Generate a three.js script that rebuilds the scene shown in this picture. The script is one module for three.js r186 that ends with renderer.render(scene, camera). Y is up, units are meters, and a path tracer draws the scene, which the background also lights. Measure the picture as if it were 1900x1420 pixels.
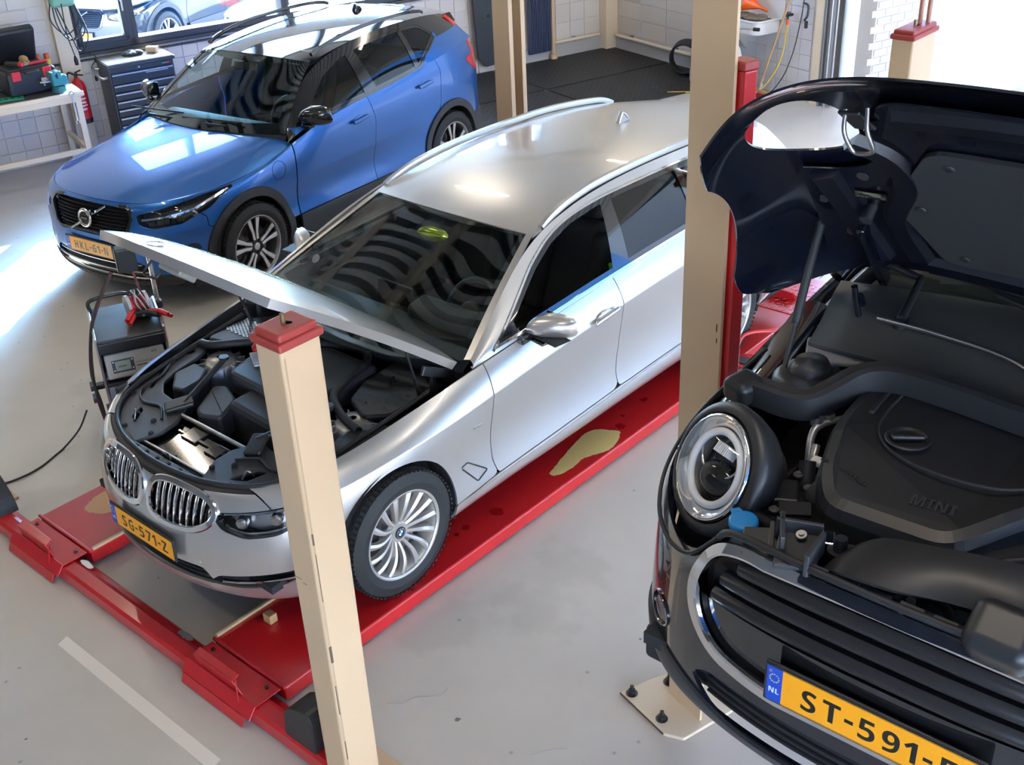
import * as THREE from 'three';
import { Sky } from 'three/addons/objects/Sky.js';
import { RoundedBoxGeometry } from 'three/addons/geometries/RoundedBoxGeometry.js';
import { mergeGeometries, toCreasedNormals, mergeVertices } from 'three/addons/utils/BufferGeometryUtils.js';
import { RectAreaLightUniformsLib } from 'three/addons/lights/RectAreaLightUniformsLib.js';
import { FontLoader } from 'three/addons/loaders/FontLoader.js';
import { TextGeometry } from 'three/addons/geometries/TextGeometry.js';
RectAreaLightUniformsLib.init();

// ---------------------------------------------------------------- camera, sky, sun, exposure
const scene = new THREE.Scene();
const camera = new THREE.PerspectiveCamera(2 * Math.atan(710 / 2132.7) * 180 / Math.PI, 1900 / 1420, 0.05, 300);
camera.rotation.order = 'YXZ';
camera.position.set(4.3345, 3.7822, 2.9492);
camera.rotation.set(-0.5137, 0.737, -0.0475);
scene.add(camera);
const renderer = new THREE.WebGLRenderer({ antialias: true });
renderer.toneMapping = THREE.LinearToneMapping;
renderer.toneMappingExposure = 0.85;
renderer.shadowMap.enabled = true;

const SUN = new THREE.Vector3(-0.531, 0.39, -0.751).normalize();      // towards the sun, read from the floor patches
const sky = new Sky();
sky.scale.setScalar(1000);
sky.name = 'sky'; sky.userData = { kind: 'structure' };
Object.assign(sky.material.uniforms.turbidity, { value: 9 });
Object.assign(sky.material.uniforms.rayleigh, { value: 0.5 });
Object.assign(sky.material.uniforms.mieCoefficient, { value: 0.004 });
sky.material.uniforms.sunPosition.value.copy(SUN);
scene.add(sky);
scene.environmentIntensity = 9;
const sun = new THREE.DirectionalLight(0xfff2dc, 60);
sun.position.copy(SUN).multiplyScalar(40); sun.name = 'sunlight';
sun.castShadow = true; Object.assign(sun.shadow.camera, { left: -22, right: 22, top: 22, bottom: -22, near: 1, far: 90 });
sun.shadow.mapSize.set(2048, 2048);
scene.add(sun, sun.target);

// the room is turned against the cars: u runs along the back wall, v along the window wall
const TH = 0.2735, CO = new THREE.Vector3(-5.23, 0, -9.93);
const UA = new THREE.Vector3(Math.cos(TH), 0, Math.sin(TH)), VB = new THREE.Vector3(-Math.sin(TH), 0, Math.cos(TH));
const room = (u, y, v) => CO.clone().addScaledVector(UA, u).addScaledVector(VB, v).setY(y);
// ---------------------------------------------------------------- helpers
let seed = 7; const rnd = () => (seed = (seed * 16807) % 2147483647) / 2147483647;
const lerp = (a, b, t) => a + (b - a) * t, clamp = (x, a, b) => Math.min(b, Math.max(a, x));
const V3 = (x, y, z) => new THREE.Vector3(x, y, z), PI = Math.PI;
const sm = (a, b, x) => { const t = clamp((x - a) / (b - a), 0, 1); return t * t * (3 - 2 * t); };
function keyed(...k) { return (s) => { if (s <= k[0][0]) return k[0][1]; for (let i = 1; i < k.length; i++) if (s <= k[i][0]) return lerp(k[i - 1][1], k[i][1], (s - k[i - 1][0]) / (k[i][0] - k[i - 1][0])); return k[k.length - 1][1]; }; }
const used = {};
function numbered(n) { used[n] = (used[n] ?? -1) + 1; return used[n] ? n + '_' + String(used[n]).padStart(3, '0') : n; }
function thing(name, label, category, [x, y, z] = [0, 0, 0], turn = 0, group) {
  const o = new THREE.Group(); o.name = numbered(name); o.position.set(x, y, z); o.rotation.y = turn;
  o.userData = { label, category }; if (group) o.userData.group = group; scene.add(o); return o;
}
function struct(name, geom, mat, parent) { const o = new THREE.Mesh(gm(geom), mat); o.name = parent ? name : numbered(name); (parent ?? scene).add(o); if (!parent) o.userData = { kind: 'structure' }; return o; }
function part(parent, name, geom, mat, label) { const o = new THREE.Mesh(gm(geom), mat); o.name = name; if (label) o.userData.label = label; parent.add(o); return o; }
function solo(name, geom, mat, label, category, group) { const o = new THREE.Mesh(gm(geom), mat); o.name = numbered(name); o.userData = { label, category }; if (group) o.userData.group = group; scene.add(o); return o; }
function copy(o, pos, turn, label) { const c = o.clone(); c.name = numbered(o.name.replace(/_\d{3}$/, '')); c.userData = { ...o.userData }; if (label) c.userData.label = label; c.position.set(...pos); if (turn !== undefined) c.rotation.y = turn; scene.add(c); return c; }
// --- geometry lists are joined into one
function gm(g) {
  if (g.isBufferGeometry) return g; if (g.p) return geo(g);
  const l = g.flat(9).map((q) => { q = q.p ? geo(q) : q; q = q.index ? q.toNonIndexed() : q.clone(); for (const k of Object.keys(q.attributes)) if (!['position', 'normal', 'uv'].includes(k)) q.deleteAttribute(k); return q; });
  if (l.some((q) => !q.attributes.uv)) l.forEach((q) => q.deleteAttribute('uv'));
  l.forEach((q) => { if (!q.attributes.normal) q.computeVertexNormals(); });
  return l.length === 1 ? l[0] : mergeGeometries(l);
}
const M4 = new THREE.Matrix4(), EU = new THREE.Euler(), QU = new THREE.Quaternion();
function at(g, x = 0, y = 0, z = 0, rx = 0, ry = 0, rz = 0, order = 'XYZ', s = 1) { g = gm(g).clone(); QU.setFromEuler(EU.set(rx, ry, rz, order)); M4.compose(V3(x, y, z), QU, typeof s === 'number' ? V3(s, s, s) : V3(...s)); g.applyMatrix4(M4); return g; }
const box = (w, h, d, r = 0.004, x = 0, y = 0, z = 0, rx = 0, ry = 0, rz = 0) => at(r > 0 ? new RoundedBoxGeometry(w, h, d, r > 0.012 ? 3 : 2, Math.min(r, w / 2.01, h / 2.01, d / 2.01)) : new THREE.BoxGeometry(w, h, d), x, y, z, rx, ry, rz);
const bx = (x0, x1, y0, y1, z0, z1, r = 0.004) => box(Math.abs(x1 - x0), Math.abs(y1 - y0), Math.abs(z1 - z0), r, (x0 + x1) / 2, (y0 + y1) / 2, (z0 + z1) / 2);
const cyl = (r, h, x = 0, y = 0, z = 0, rx = 0, ry = 0, rz = 0, seg = 24, r2 = r) => at(new THREE.CylinderGeometry(r2, r, h, seg), x, y, z, rx, ry, rz);
const sph = (r, x, y, z, sx = 1, sy = 1, sz = 1) => at(new THREE.SphereGeometry(r, 24, 16), x, y, z, 0, 0, 0, 'XYZ', [sx, sy, sz]);
const lathe = (pts, seg = 48) => new THREE.LatheGeometry(pts.map((q) => new THREE.Vector2(q[0], q[1])), seg);
function tube(pts, r = 0.01, seg = 0, rad = 8, closed = false, tension = 0.5) { const c = new THREE.CatmullRomCurve3(pts.map((q) => q.isVector3 ? q : V3(...q)), closed, 'catmullrom', tension); return new THREE.TubeGeometry(c, seg || pts.length * 8, r, rad, closed); }
function rod(a, b, r, r2 = r, seg = 12) { const A = V3(...a), B = V3(...b), d = B.clone().sub(A), g = new THREE.CylinderGeometry(r2, r, d.length(), seg); g.applyQuaternion(new THREE.Quaternion().setFromUnitVectors(V3(0, 1, 0), d.clone().normalize())); const m = A.add(B).multiplyScalar(0.5); return g.translate(m.x, m.y, m.z); }
function shp(pts, holes = []) { const s = new THREE.Shape(pts.map((q) => new THREE.Vector2(q[0], q[1]))); for (const h of holes) s.holes.push(new THREE.Path(h.map((q) => new THREE.Vector2(q[0], q[1])))); return s; }
// extrusion of a polygon in (x, y), depth along +z, bevelled
function ext(pts, d, b = 0.003, holes) { const g = new THREE.ExtrudeGeometry(shp(pts, holes), { depth: Math.max(0.0005, d - 2 * b), bevelEnabled: b > 0, bevelThickness: b, bevelSize: b, bevelOffset: -b, bevelSegments: 2, steps: 1, curveSegments: 8 }); return g.translate(0, 0, b); }
// prism: polygon in (x, z) seen from above, between heights y0 and y1
const prism = (pts, y0, y1, b = 0.004, holes) => at(ext(pts.map(([x, z]) => [x, -z]), y1 - y0, b, holes?.map((h) => h.map(([x, z]) => [x, -z]))), 0, y0, 0, -PI / 2);
const rot2 = (pts) => pts.map(([a, b]) => [a, b]);
const circ = (r, n = 24, x = 0, y = 0, sx = 1, sy = 1) => Array.from({ length: n }, (_, i) => [x + sx * r * Math.cos(i / n * 2 * PI), y + sy * r * Math.sin(i / n * 2 * PI)]);
function rp(pts, r, seg = 4) { // polygon with rounded corners; a third entry of a point is its own radius
  const out = [], n = pts.length;
  for (let i = 0; i < n; i++) {
    const P = pts[i], A = pts[(i + n - 1) % n], B = pts[(i + 1) % n], a = [A[0] - P[0], A[1] - P[1]], b = [B[0] - P[0], B[1] - P[1]], la = Math.hypot(...a), lb = Math.hypot(...b);
    const d = Math.min(P[2] ?? r, la * 0.49, lb * 0.49);
    if (d < 1e-5) { out.push([P[0], P[1]]); continue; }
    const p0 = [P[0] + a[0] / la * d, P[1] + a[1] / la * d], p1 = [P[0] + b[0] / lb * d, P[1] + b[1] / lb * d];
    for (let k = 0; k <= seg; k++) { const t = k / seg, w0 = (1 - t) * (1 - t), w1 = 2 * t * (1 - t), w2 = t * t; out.push([p0[0] * w0 + P[0] * w1 + p1[0] * w2, p0[1] * w0 + P[1] * w1 + p1[1] * w2]); }
  }
  return out;
}
function cr(pts, n = 6, closed = false) { // smooth line through points of any dimension
  const out = [], N = pts.length, q = (i) => closed ? pts[(i + N) % N] : pts[clamp(i, 0, N - 1)];
  for (let i = 0; i < (closed ? N : N - 1); i++) for (let k = 0; k < n; k++) { const t = k / n, a = q(i - 1), b = q(i), c = q(i + 1), d = q(i + 2); out.push(b.map((_, j) => 0.5 * (2 * b[j] + (c[j] - a[j]) * t + (2 * a[j] - 5 * b[j] + 4 * c[j] - d[j]) * t * t + (3 * b[j] - a[j] - 3 * c[j] + d[j]) * t * t * t))); }
  if (!closed) out.push(pts[N - 1]); return out;
}
const sdp = (pts) => (a, b) => { let d = 1e9, s = false; for (let i = 0, j = pts.length - 1; i < pts.length; j = i++) { const [x0, y0] = pts[j], [x1, y1] = pts[i], ex = x1 - x0, ey = y1 - y0, t = clamp(((a - x0) * ex + (b - y0) * ey) / (ex * ex + ey * ey + 1e-12), 0, 1), dx = a - x0 - ex * t, dy = b - y0 - ey * t; d = Math.min(d, dx * dx + dy * dy); if ((y0 > b) !== (y1 > b) && a < ex * (b - y0) / ey + x0) s = !s; } d = Math.sqrt(d); return s ? d : -d; };
// --- smooth surfaces from nets of points: p positions, n normals, i triangles
function bspw(t, n) { const s = clamp(t, 0, 1) * n, i = Math.min(Math.floor(s), n - 1), u = s - i, u2 = u * u, u3 = u2 * u; return [i, (1 - 3 * u + 3 * u2 - u3) / 6, (4 - 6 * u2 + 3 * u3) / 6, (1 + 3 * u + 3 * u2 - 3 * u3) / 6, u3 / 6]; }
function bsp(P, t) { const n = P.length - 1, [i, ...w] = bspw(t, n), o = [0, 0, 0]; for (let k = 0; k < 4; k++) { const j = i - 1 + k; for (let c = 0; c < 3; c++) o[c] += w[k] * (j < 0 ? 2 * P[0][c] - P[1][c] : j > n ? 2 * P[n][c] - P[n - 1][c] : P[j][c]); } return o; }
function normals(m) { const { p, i } = m, n = new Float64Array(p.length); for (let k = 0; k < i.length; k += 3) { const a = i[k] * 3, b = i[k + 1] * 3, c = i[k + 2] * 3, ux = p[b] - p[a], uy = p[b + 1] - p[a + 1], uz = p[b + 2] - p[a + 2], vx = p[c] - p[a], vy = p[c + 1] - p[a + 1], vz = p[c + 2] - p[a + 2], x = uy * vz - uz * vy, y = uz * vx - ux * vz, z = ux * vy - uy * vx; for (const q of [a, b, c]) { n[q] += x; n[q + 1] += y; n[q + 2] += z; } } for (let k = 0; k < n.length; k += 3) { const l = Math.hypot(n[k], n[k + 1], n[k + 2]) || 1; n[k] /= l; n[k + 1] /= l; n[k + 2] /= l; } m.n = Array.from(n); return m; }
function fgrid(f, nu, nv, flip) { const p = [], i = []; for (let a = 0; a <= nu; a++) for (let b = 0; b <= nv; b++) p.push(...f(a / nu, b / nv)); for (let a = 0; a < nu; a++) for (let b = 0; b < nv; b++) { const q = a * (nv + 1) + b, r = q + nv + 1; flip ? i.push(q, q + 1, r, r, q + 1, r + 1) : i.push(q, r, q + 1, r, r + 1, q + 1); } return normals({ p, i }); }
function gnet(rows, nu, nv, flip) { let u0 = -1, col; return fgrid((u, v) => { if (u !== u0) { col = rows.map((r) => bsp(r, u)); u0 = u; } return bsp(col, v); }, nu, nv, flip); }
const mirrorRow = (r) => [...r.slice(r[0][0] < 1e-6 ? 1 : 0).map(([x, y, z]) => [-x, y, z]).reverse(), ...r];   // a row from x = 0 outward made whole
function clip(m, f) {
  const { p, n, i } = m, nv = p.length / 3, d = new Float64Array(nv), P = [], N = [], I = [], mp = new Map();
  for (let k = 0; k < nv; k++) { d[k] = f(p[3 * k], p[3 * k + 1], p[3 * k + 2]); if (d[k] === 0) d[k] = 1e-9; }
  const vt = (k) => { let r = mp.get(k); if (r === undefined) { r = P.length / 3; mp.set(k, r); P.push(p[3 * k], p[3 * k + 1], p[3 * k + 2]); N.push(n[3 * k], n[3 * k + 1], n[3 * k + 2]); } return r; };
  const ct = (a, b) => { const key = a < b ? a * nv + b + nv : b * nv + a + nv; let r = mp.get(key); if (r === undefined) { const t = d[a] / (d[a] - d[b]); r = P.length / 3; mp.set(key, r); for (let c = 0; c < 3; c++) { P.push(lerp(p[3 * a + c], p[3 * b + c], t)); N.push(lerp(n[3 * a + c], n[3 * b + c], t)); } } return r; };
  for (let k = 0; k < i.length; k += 3) {
    const t = [i[k], i[k + 1], i[k + 2]], s = t.map((q) => d[q] > 0), c = s[0] + s[1] + s[2];
    if (!c) continue; if (c === 3) { I.push(vt(t[0]), vt(t[1]), vt(t[2])); continue; }
    const o = c === 1 ? s.indexOf(true) : s.indexOf(false), A = t[o], B = t[(o + 1) % 3], C = t[(o + 2) % 3];
    if (c === 1) I.push(vt(A), ct(A, B), ct(A, C)); else { const x = ct(A, B), y = ct(A, C), b = vt(B), cc = vt(C); I.push(x, b, cc, x, cc, y); }
  }
  return { p: P, n: N, i: I };
}
const clips = (m, ...f) => f.flat().reduce(clip, m);
function flange(m, dep = 0.012) { // turned-in edge along every boundary, so a panel has thickness and a gap is deep
  const { p, n, i } = m, E = new Map(), nv = p.length / 3;
  for (let k = 0; k < i.length; k += 3) for (let e = 0; e < 3; e++) { const a = i[k + e], b = i[k + (e + 1) % 3], key = Math.min(a, b) * nv + Math.max(a, b); E.has(key) ? E.delete(key) : E.set(key, [a, b]); }
  const P = p.slice(), N = n.slice(), I = i.slice();
  for (const [a, b] of E.values()) {
    const q = (k, s) => [0, 1, 2].map((c) => p[3 * k + c] - s * n[3 * k + c]), A = q(a, 0), B = q(b, 0), C = q(b, dep), D = q(a, dep);
    const ux = B[0] - A[0], uy = B[1] - A[1], uz = B[2] - A[2], vx = D[0] - A[0], vy = D[1] - A[1], vz = D[2] - A[2], x = vy * uz - vz * uy, y = vz * ux - vx * uz, z = vx * uy - vy * ux, l = Math.hypot(x, y, z) || 1, o = P.length / 3;
    P.push(...A, ...B, ...C, ...D); for (let k = 0; k < 4; k++) N.push(x / l, y / l, z / l); I.push(o, o + 2, o + 1, o, o + 3, o + 2);
  }
  return { p: P, n: N, i: I };
}
function thick(m, t) { const { p, n, i } = m, k = p.length / 3, q = { p: [...p, ...p.map((v, j) => v - n[j] * t)], n: [...n, ...n.map((v) => -v)], i: [...i] }; for (let j = 0; j < i.length; j += 3) q.i.push(i[j] + k, i[j + 2] + k, i[j + 1] + k); const f = flange(m, t), o = q.p.length / 3; q.p.push(...f.p.slice(3 * k)); q.n.push(...f.n.slice(3 * k)); for (let j = i.length; j < f.i.length; j++) q.i.push(f.i[j] - k + o); return q; }
const off = (m, d) => ({ p: m.p.map((v, j) => v + m.n[j] * d), n: m.n, i: m.i });
const mir = (m) => ({ p: m.p.map((v, j) => j % 3 ? v : -v), n: m.n.map((v, j) => j % 3 ? v : -v), i: m.i.map((_, j) => m.i[j - j % 3 + (2 - j % 3)]) });
const mirG = (g) => { g = gm(g).clone().scale(-1, 1, 1); const ix = g.index; if (ix) { const a = ix.array; for (let k = 0; k < a.length; k += 3) [a[k], a[k + 2]] = [a[k + 2], a[k]]; } else for (const at_ of Object.values(g.attributes)) { const s = at_.itemSize, a = at_.array; for (let k = 0; k < at_.count; k += 3) for (let c = 0; c < s; c++) [a[k * s + c], a[(k + 2) * s + c]] = [a[(k + 2) * s + c], a[k * s + c]]; } return g; };
function geo(m) { const g = new THREE.BufferGeometry(); g.setAttribute('position', new THREE.Float32BufferAttribute(m.p, 3)); g.setAttribute('normal', new THREE.Float32BufferAttribute(m.n, 3)); g.setIndex(m.i); return g; }
// where a line along one axis meets a surface: ax 'x' takes (z, y), 'y' takes (x, z), 'z' takes (x, y); the outermost hit in direction s
function hit(m, ax, s = 1) {
  const { p, n, i } = m, [A, B, C] = { x: [2, 1, 0], y: [0, 2, 1], z: [0, 1, 2] }[ax];
  return (a, b) => {
    let best = null, far = null, fd = 1e9;
    for (let k = 0; k < i.length; k += 3) {
      const q = i[k] * 3, r = i[k + 1] * 3, t = i[k + 2] * 3, x0 = p[q + A], y0 = p[q + B], x1 = p[r + A] - x0, y1 = p[r + B] - y0, x2 = p[t + A] - x0, y2 = p[t + B] - y0, D = x1 * y2 - x2 * y1;
      const dd = (x0 - a) ** 2 + (y0 - b) ** 2; if (dd < fd - 1e-9 && s * p[q + C] > -0.05) { fd = dd; far = q; }
      if (Math.abs(D) < 1e-12) continue;
      const u = ((a - x0) * y2 - (b - y0) * x2) / D, v = ((b - y0) * x1 - (a - x0) * y1) / D;
      if (u < -1e-4 || v < -1e-4 || u + v > 1.0001) continue;
      const c = (1 - u - v) * p[q + C] + u * p[r + C] + v * p[t + C];
      if (!best || s * c > s * best.c) best = { c, n: [0, 1, 2].map((e) => (1 - u - v) * n[q + e] + u * n[r + e] + v * n[t + e]) };
    }
    if (!best) best = { c: p[far + C], n: [n[far], n[far + 1], n[far + 2]] };
    const P = [0, 0, 0]; P[A] = a; P[B] = b; P[C] = best.c; return { P, N: best.n };
  };
}
const lift3 = (h, d = 0) => ([a, b]) => { const q = h(a, b); return q.P.map((v, k) => v + d * q.N[k]); };
// a flat strip (ribbon with thickness) along 3D points, w wide along given side vectors
function sweepProfile(path, prof, up, closed = false) { // path: [[x,y,z]], prof: closed [[a,b]], up(k): normal at k; a along the sideways vector, b along the normal
  const n = path.length, p = [], idx = [], m = prof.length;
  for (let k = 0; k < n; k++) {
    const A = path[closed ? (k + n - 1) % n : Math.max(k - 1, 0)], B = path[closed ? (k + 1) % n : Math.min(k + 1, n - 1)], t = V3(B[0] - A[0], B[1] - A[1], B[2] - A[2]).normalize(), u = V3(...up(k)).normalize(), s = t.clone().cross(u).normalize(); const uu = s.clone().cross(t).normalize();
    for (const [a, b] of prof) p.push(path[k][0] + s.x * a + uu.x * b, path[k][1] + s.y * a + uu.y * b, path[k][2] + s.z * a + uu.z * b);
  }
  for (let k = 0; k < (closed ? n : n - 1); k++) for (let j = 0; j < m; j++) { const a = k * m + j, b = k * m + (j + 1) % m, c = ((k + 1) % n) * m + j, d = ((k + 1) % n) * m + (j + 1) % m; idx.push(a, b, c, c, b, d); }
  let g = new THREE.BufferGeometry(); g.setAttribute('position', new THREE.Float32BufferAttribute(p, 3)); g.setIndex(idx);
  if (!closed && m > 2) { const cap = THREE.ShapeUtils.triangulateShape(prof.map((q) => new THREE.Vector2(...q)), []), I = [...idx]; for (const f of cap) { I.push(f[0], f[1], f[2]); const o = (n - 1) * m; I.push(o + f[2], o + f[1], o + f[0]); } g.setIndex(I); }
  return toCreasedNormals(g, 0.7);
}
const ribbon = (w, h) => [[-w / 2, 0], [-w / 2, h * 0.7], [-w / 2 + Math.min(w, h) * 0.3, h], [w / 2 - Math.min(w, h) * 0.3, h], [w / 2, h * 0.7], [w / 2, 0]];
function trim(h, pts, w, ht, closed, d = 0) { const q = pts.map(([a, b]) => h(a, b)); return sweepProfile(q.map((k) => k.P.map((v, j) => v + d * k.N[j])), ribbon(w, ht), (k) => q[k].N, closed); }
function uvm(g, sx = 1, sy = 1, ax = 'auto') { // uv in metres by the way each face points
  g = gm(g); g = g.index ? g.toNonIndexed() : g; const p = g.attributes.position, n = g.attributes.normal, uv = new Float32Array(p.count * 2);
  for (let k = 0; k < p.count; k++) { const x = Math.abs(n.getX(k)), y = Math.abs(n.getY(k)), z = Math.abs(n.getZ(k)); const [a, b] = y > x && y > z ? [p.getX(k), p.getZ(k)] : x > z ? [p.getZ(k), p.getY(k)] : [p.getX(k), p.getY(k)]; uv[2 * k] = a * sx; uv[2 * k + 1] = b * sy; }
  g.setAttribute('uv', new THREE.BufferAttribute(uv, 2)); return g;
}
function outward(m, c = [0, 0.6, -1.4]) { let s = 0; for (let k = 0; k < m.p.length; k += 3) s += m.n[k] * (m.p[k] - c[0]) + m.n[k + 1] * (m.p[k + 1] - c[1]) + m.n[k + 2] * (m.p[k + 2] - c[2]); return s >= 0 ? m : { p: m.p, n: m.n.map((v) => -v), i: m.i.map((_, j) => m.i[j - j % 3 + (2 - j % 3)]) }; }
// ---------------------------------------------------------------- materials
const rgb = (r, g, b) => new THREE.Color().setRGB(r, g, b);
const mat = (r, g, b, rough = 0.5, metal = 0, o = {}) => new THREE.MeshPhysicalMaterial({ color: rgb(r, g, b), roughness: rough, metalness: metal, side: THREE.DoubleSide, ...o });
function noiseField(N, oct, s0) { // tileable value noise
  const out = new Float32Array(N * N); let amp = 1, tot = 0, f = s0;
  for (let o = 0; o < oct; o++) {
    const G = new Float32Array(f * f).map(() => rnd());
    for (let y = 0; y < N; y++) for (let x = 0; x < N; x++) { const gx = x / N * f, gy = y / N * f, ix = Math.floor(gx), iy = Math.floor(gy), tx = sm(0, 1, gx - ix), ty = sm(0, 1, gy - iy), q = (a, b) => G[(b % f) * f + a % f]; out[y * N + x] += amp * lerp(lerp(q(ix, iy), q(ix + 1, iy), tx), lerp(q(ix, iy + 1), q(ix + 1, iy + 1), tx), ty); }
    tot += amp; amp *= 0.55; f = Math.min(f * 2, N);
  }
  return out.map((v) => v / tot);
}
function dtex(N, f, srgb = true, rep = 1) { const d = new Uint8Array(N * N * 4); for (let k = 0; k < N * N; k++) { const c = f(k % N, Math.floor(k / N)); d[4 * k] = clamp(c[0], 0, 1) * 255; d[4 * k + 1] = clamp(c[1], 0, 1) * 255; d[4 * k + 2] = clamp(c[2], 0, 1) * 255; d[4 * k + 3] = 255; } const t = new THREE.DataTexture(d, N, N); t.wrapS = t.wrapT = THREE.RepeatWrapping; t.magFilter = THREE.LinearFilter; t.minFilter = THREE.LinearMipmapLinearFilter; t.generateMipmaps = true; if (srgb) t.colorSpace = THREE.SRGBColorSpace; t.repeat.set(rep, rep); t.needsUpdate = true; return t; }
function ctex(w, h, draw) { const c = document.createElement('canvas'); c.width = w; c.height = h; const x = c.getContext('2d'); draw(x, w, h); const t = new THREE.CanvasTexture(c); t.colorSpace = THREE.SRGBColorSpace; return t; }
const NZ = noiseField(512, 6, 4), NZ2 = noiseField(512, 4, 24);
const nz = (x, y) => NZ[((y & 511) << 9) + (x & 511)], nz2 = (x, y) => NZ2[((y & 511) << 9) + (x & 511)];
const floorMap = dtex(512, (x, y) => { const a = nz(x, y), b = nz2(x, y), s = sm(0.62, 0.72, nz(x * 2 + 90, y * 2)), g = 0.77 + 0.09 * (a - 0.5) + 0.035 * (b - 0.5) - 0.04 * s - (rnd() > 0.9993 ? 0.22 : 0); return [g * 1.01, g * 0.985, g * 0.93]; });
const floorRough = dtex(256, (x, y) => { const v = 0.30 + 0.22 * nz(x * 2, y * 2); return [v, v, v]; }, false);
const MT = {
  floor: mat(1, 1, 1, 1, 0, { map: floorMap, roughnessMap: floorRough }),
  lineWhite: mat(0.84, 0.80, 0.71, 0.5),
  silver: mat(0.60, 0.60, 0.585, 0.30, 0.75, { clearcoat: 1, clearcoatRoughness: 0.03 }),
  blue: mat(0.012, 0.13, 0.44, 0.28, 0.6, { clearcoat: 1, clearcoatRoughness: 0.02 }),
  navy: mat(0.0022, 0.0032, 0.0075, 0.25, 0.15, { clearcoat: 1, clearcoatRoughness: 0.03 }),
  gloss: mat(0.006, 0.006, 0.007, 0.08, 0, { clearcoat: 1, clearcoatRoughness: 0.02 }),
  plastic: mat(0.013, 0.0135, 0.014, 0.42), plasticGrey: mat(0.030, 0.031, 0.033, 0.45), clad: mat(0.026, 0.027, 0.029, 0.5), matte: mat(0.012, 0.012, 0.013, 0.85),
  rubber: mat(0.010, 0.010, 0.010, 0.7), seal: mat(0.010, 0.010, 0.011, 0.55),
  chrome: mat(0.82, 0.82, 0.82, 0.06, 1), satin: mat(0.55, 0.55, 0.55, 0.3, 1), alu: mat(0.50, 0.50, 0.49, 0.35, 0.8), alloy: mat(0.58, 0.57, 0.54, 0.34, 0.65, { clearcoat: 0.6 }), steel: mat(0.35, 0.34, 0.33, 0.4, 1), darkSteel: mat(0.06, 0.06, 0.06, 0.4, 0.8),
  glass: mat(0.72, 0.80, 0.76, 0.0, 0, { transmission: 1, thickness: 0, ior: 1.5 }), tint: mat(0.30, 0.35, 0.33, 0.0, 0, { transmission: 1, thickness: 0, ior: 1.5 }), pane: mat(0.95, 0.97, 0.97, 0.0, 0, { transmission: 1, thickness: 0, ior: 1.45 }), lens: mat(0.93, 0.94, 0.95, 0.0, 0, { transmission: 1, thickness: 0, ior: 1.45 }),
  red: mat(0.46, 0.012, 0.016, 0.28, 0, { clearcoat: 0.5, clearcoatRoughness: 0.15 }), redCap: mat(0.30, 0.035, 0.028, 0.5), redWorn: mat(0.36, 0.12, 0.08, 0.6), beige: mat(0.56, 0.41, 0.255, 0.5), cream: mat(0.74, 0.62, 0.45, 0.55), yellowPatch: mat(0.60, 0.44, 0.14, 0.55), tail: mat(0.55, 0.01, 0.012, 0.1, 0, { clearcoat: 1 }),
  tile: [mat(0.68, 0.64, 0.58, 0.18), mat(0.65, 0.61, 0.56, 0.2), mat(0.71, 0.67, 0.61, 0.18), mat(0.66, 0.63, 0.60, 0.22)], grout: mat(0.36, 0.32, 0.27, 0.9), wall: mat(0.66, 0.60, 0.52, 0.7), wallWhite: mat(0.72, 0.68, 0.61, 0.75), baseGrey: mat(0.42, 0.42, 0.40, 0.6), frame: mat(0.035, 0.037, 0.040, 0.45), wood: mat(0.42, 0.25, 0.11, 0.6), woodPale: mat(0.62, 0.44, 0.25, 0.65),
  white: mat(0.75, 0.75, 0.74, 0.4), greyPlastic: mat(0.40, 0.42, 0.45, 0.5), trim: mat(0.03, 0.03, 0.031, 0.75), seat: mat(0.012, 0.013, 0.014, 0.8), dash: mat(0.02, 0.021, 0.022, 0.7), blueCap: mat(0.01, 0.20, 0.50, 0.4), orange: mat(0.75, 0.10, 0.008, 0.35), yellow: mat(0.75, 0.48, 0.03, 0.45), redPlastic: mat(0.55, 0.012, 0.015, 0.35), green: mat(0.01, 0.30, 0.16, 0.5), greenPale: mat(0.16, 0.34, 0.24, 0.5), cartGrey: mat(0.30, 0.36, 0.42, 0.5),
};
// ---------------------------------------------------------------- the hall
const inRoom = (o) => { o.position.copy(CO); o.rotation.y = -TH; return o; };
const rstruct = (name, g, m, uv) => inRoom(struct(name, uv ? uvm(g, uv, uv) : g, m));
const rthing = (name, label, cat, u, y, v, turn = 0, group) => { const q = room(u, y, v); return thing(name, label, cat, [q.x, q.y, q.z], turn - TH, group); };
const HC = 5.0;
rstruct('floor', bx(-0.3, 14.3, -0.15, 0, -0.3, 14.3, 0), MT.floor, 0.16);
const yard = mat(0.42, 0.41, 0.39, 0.85), facade = mat(0.74, 0.72, 0.69, 0.8);
rstruct('ground_outside', bx(-40, 60, -0.30, -0.16, -40, 55, 0), yard);
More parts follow.
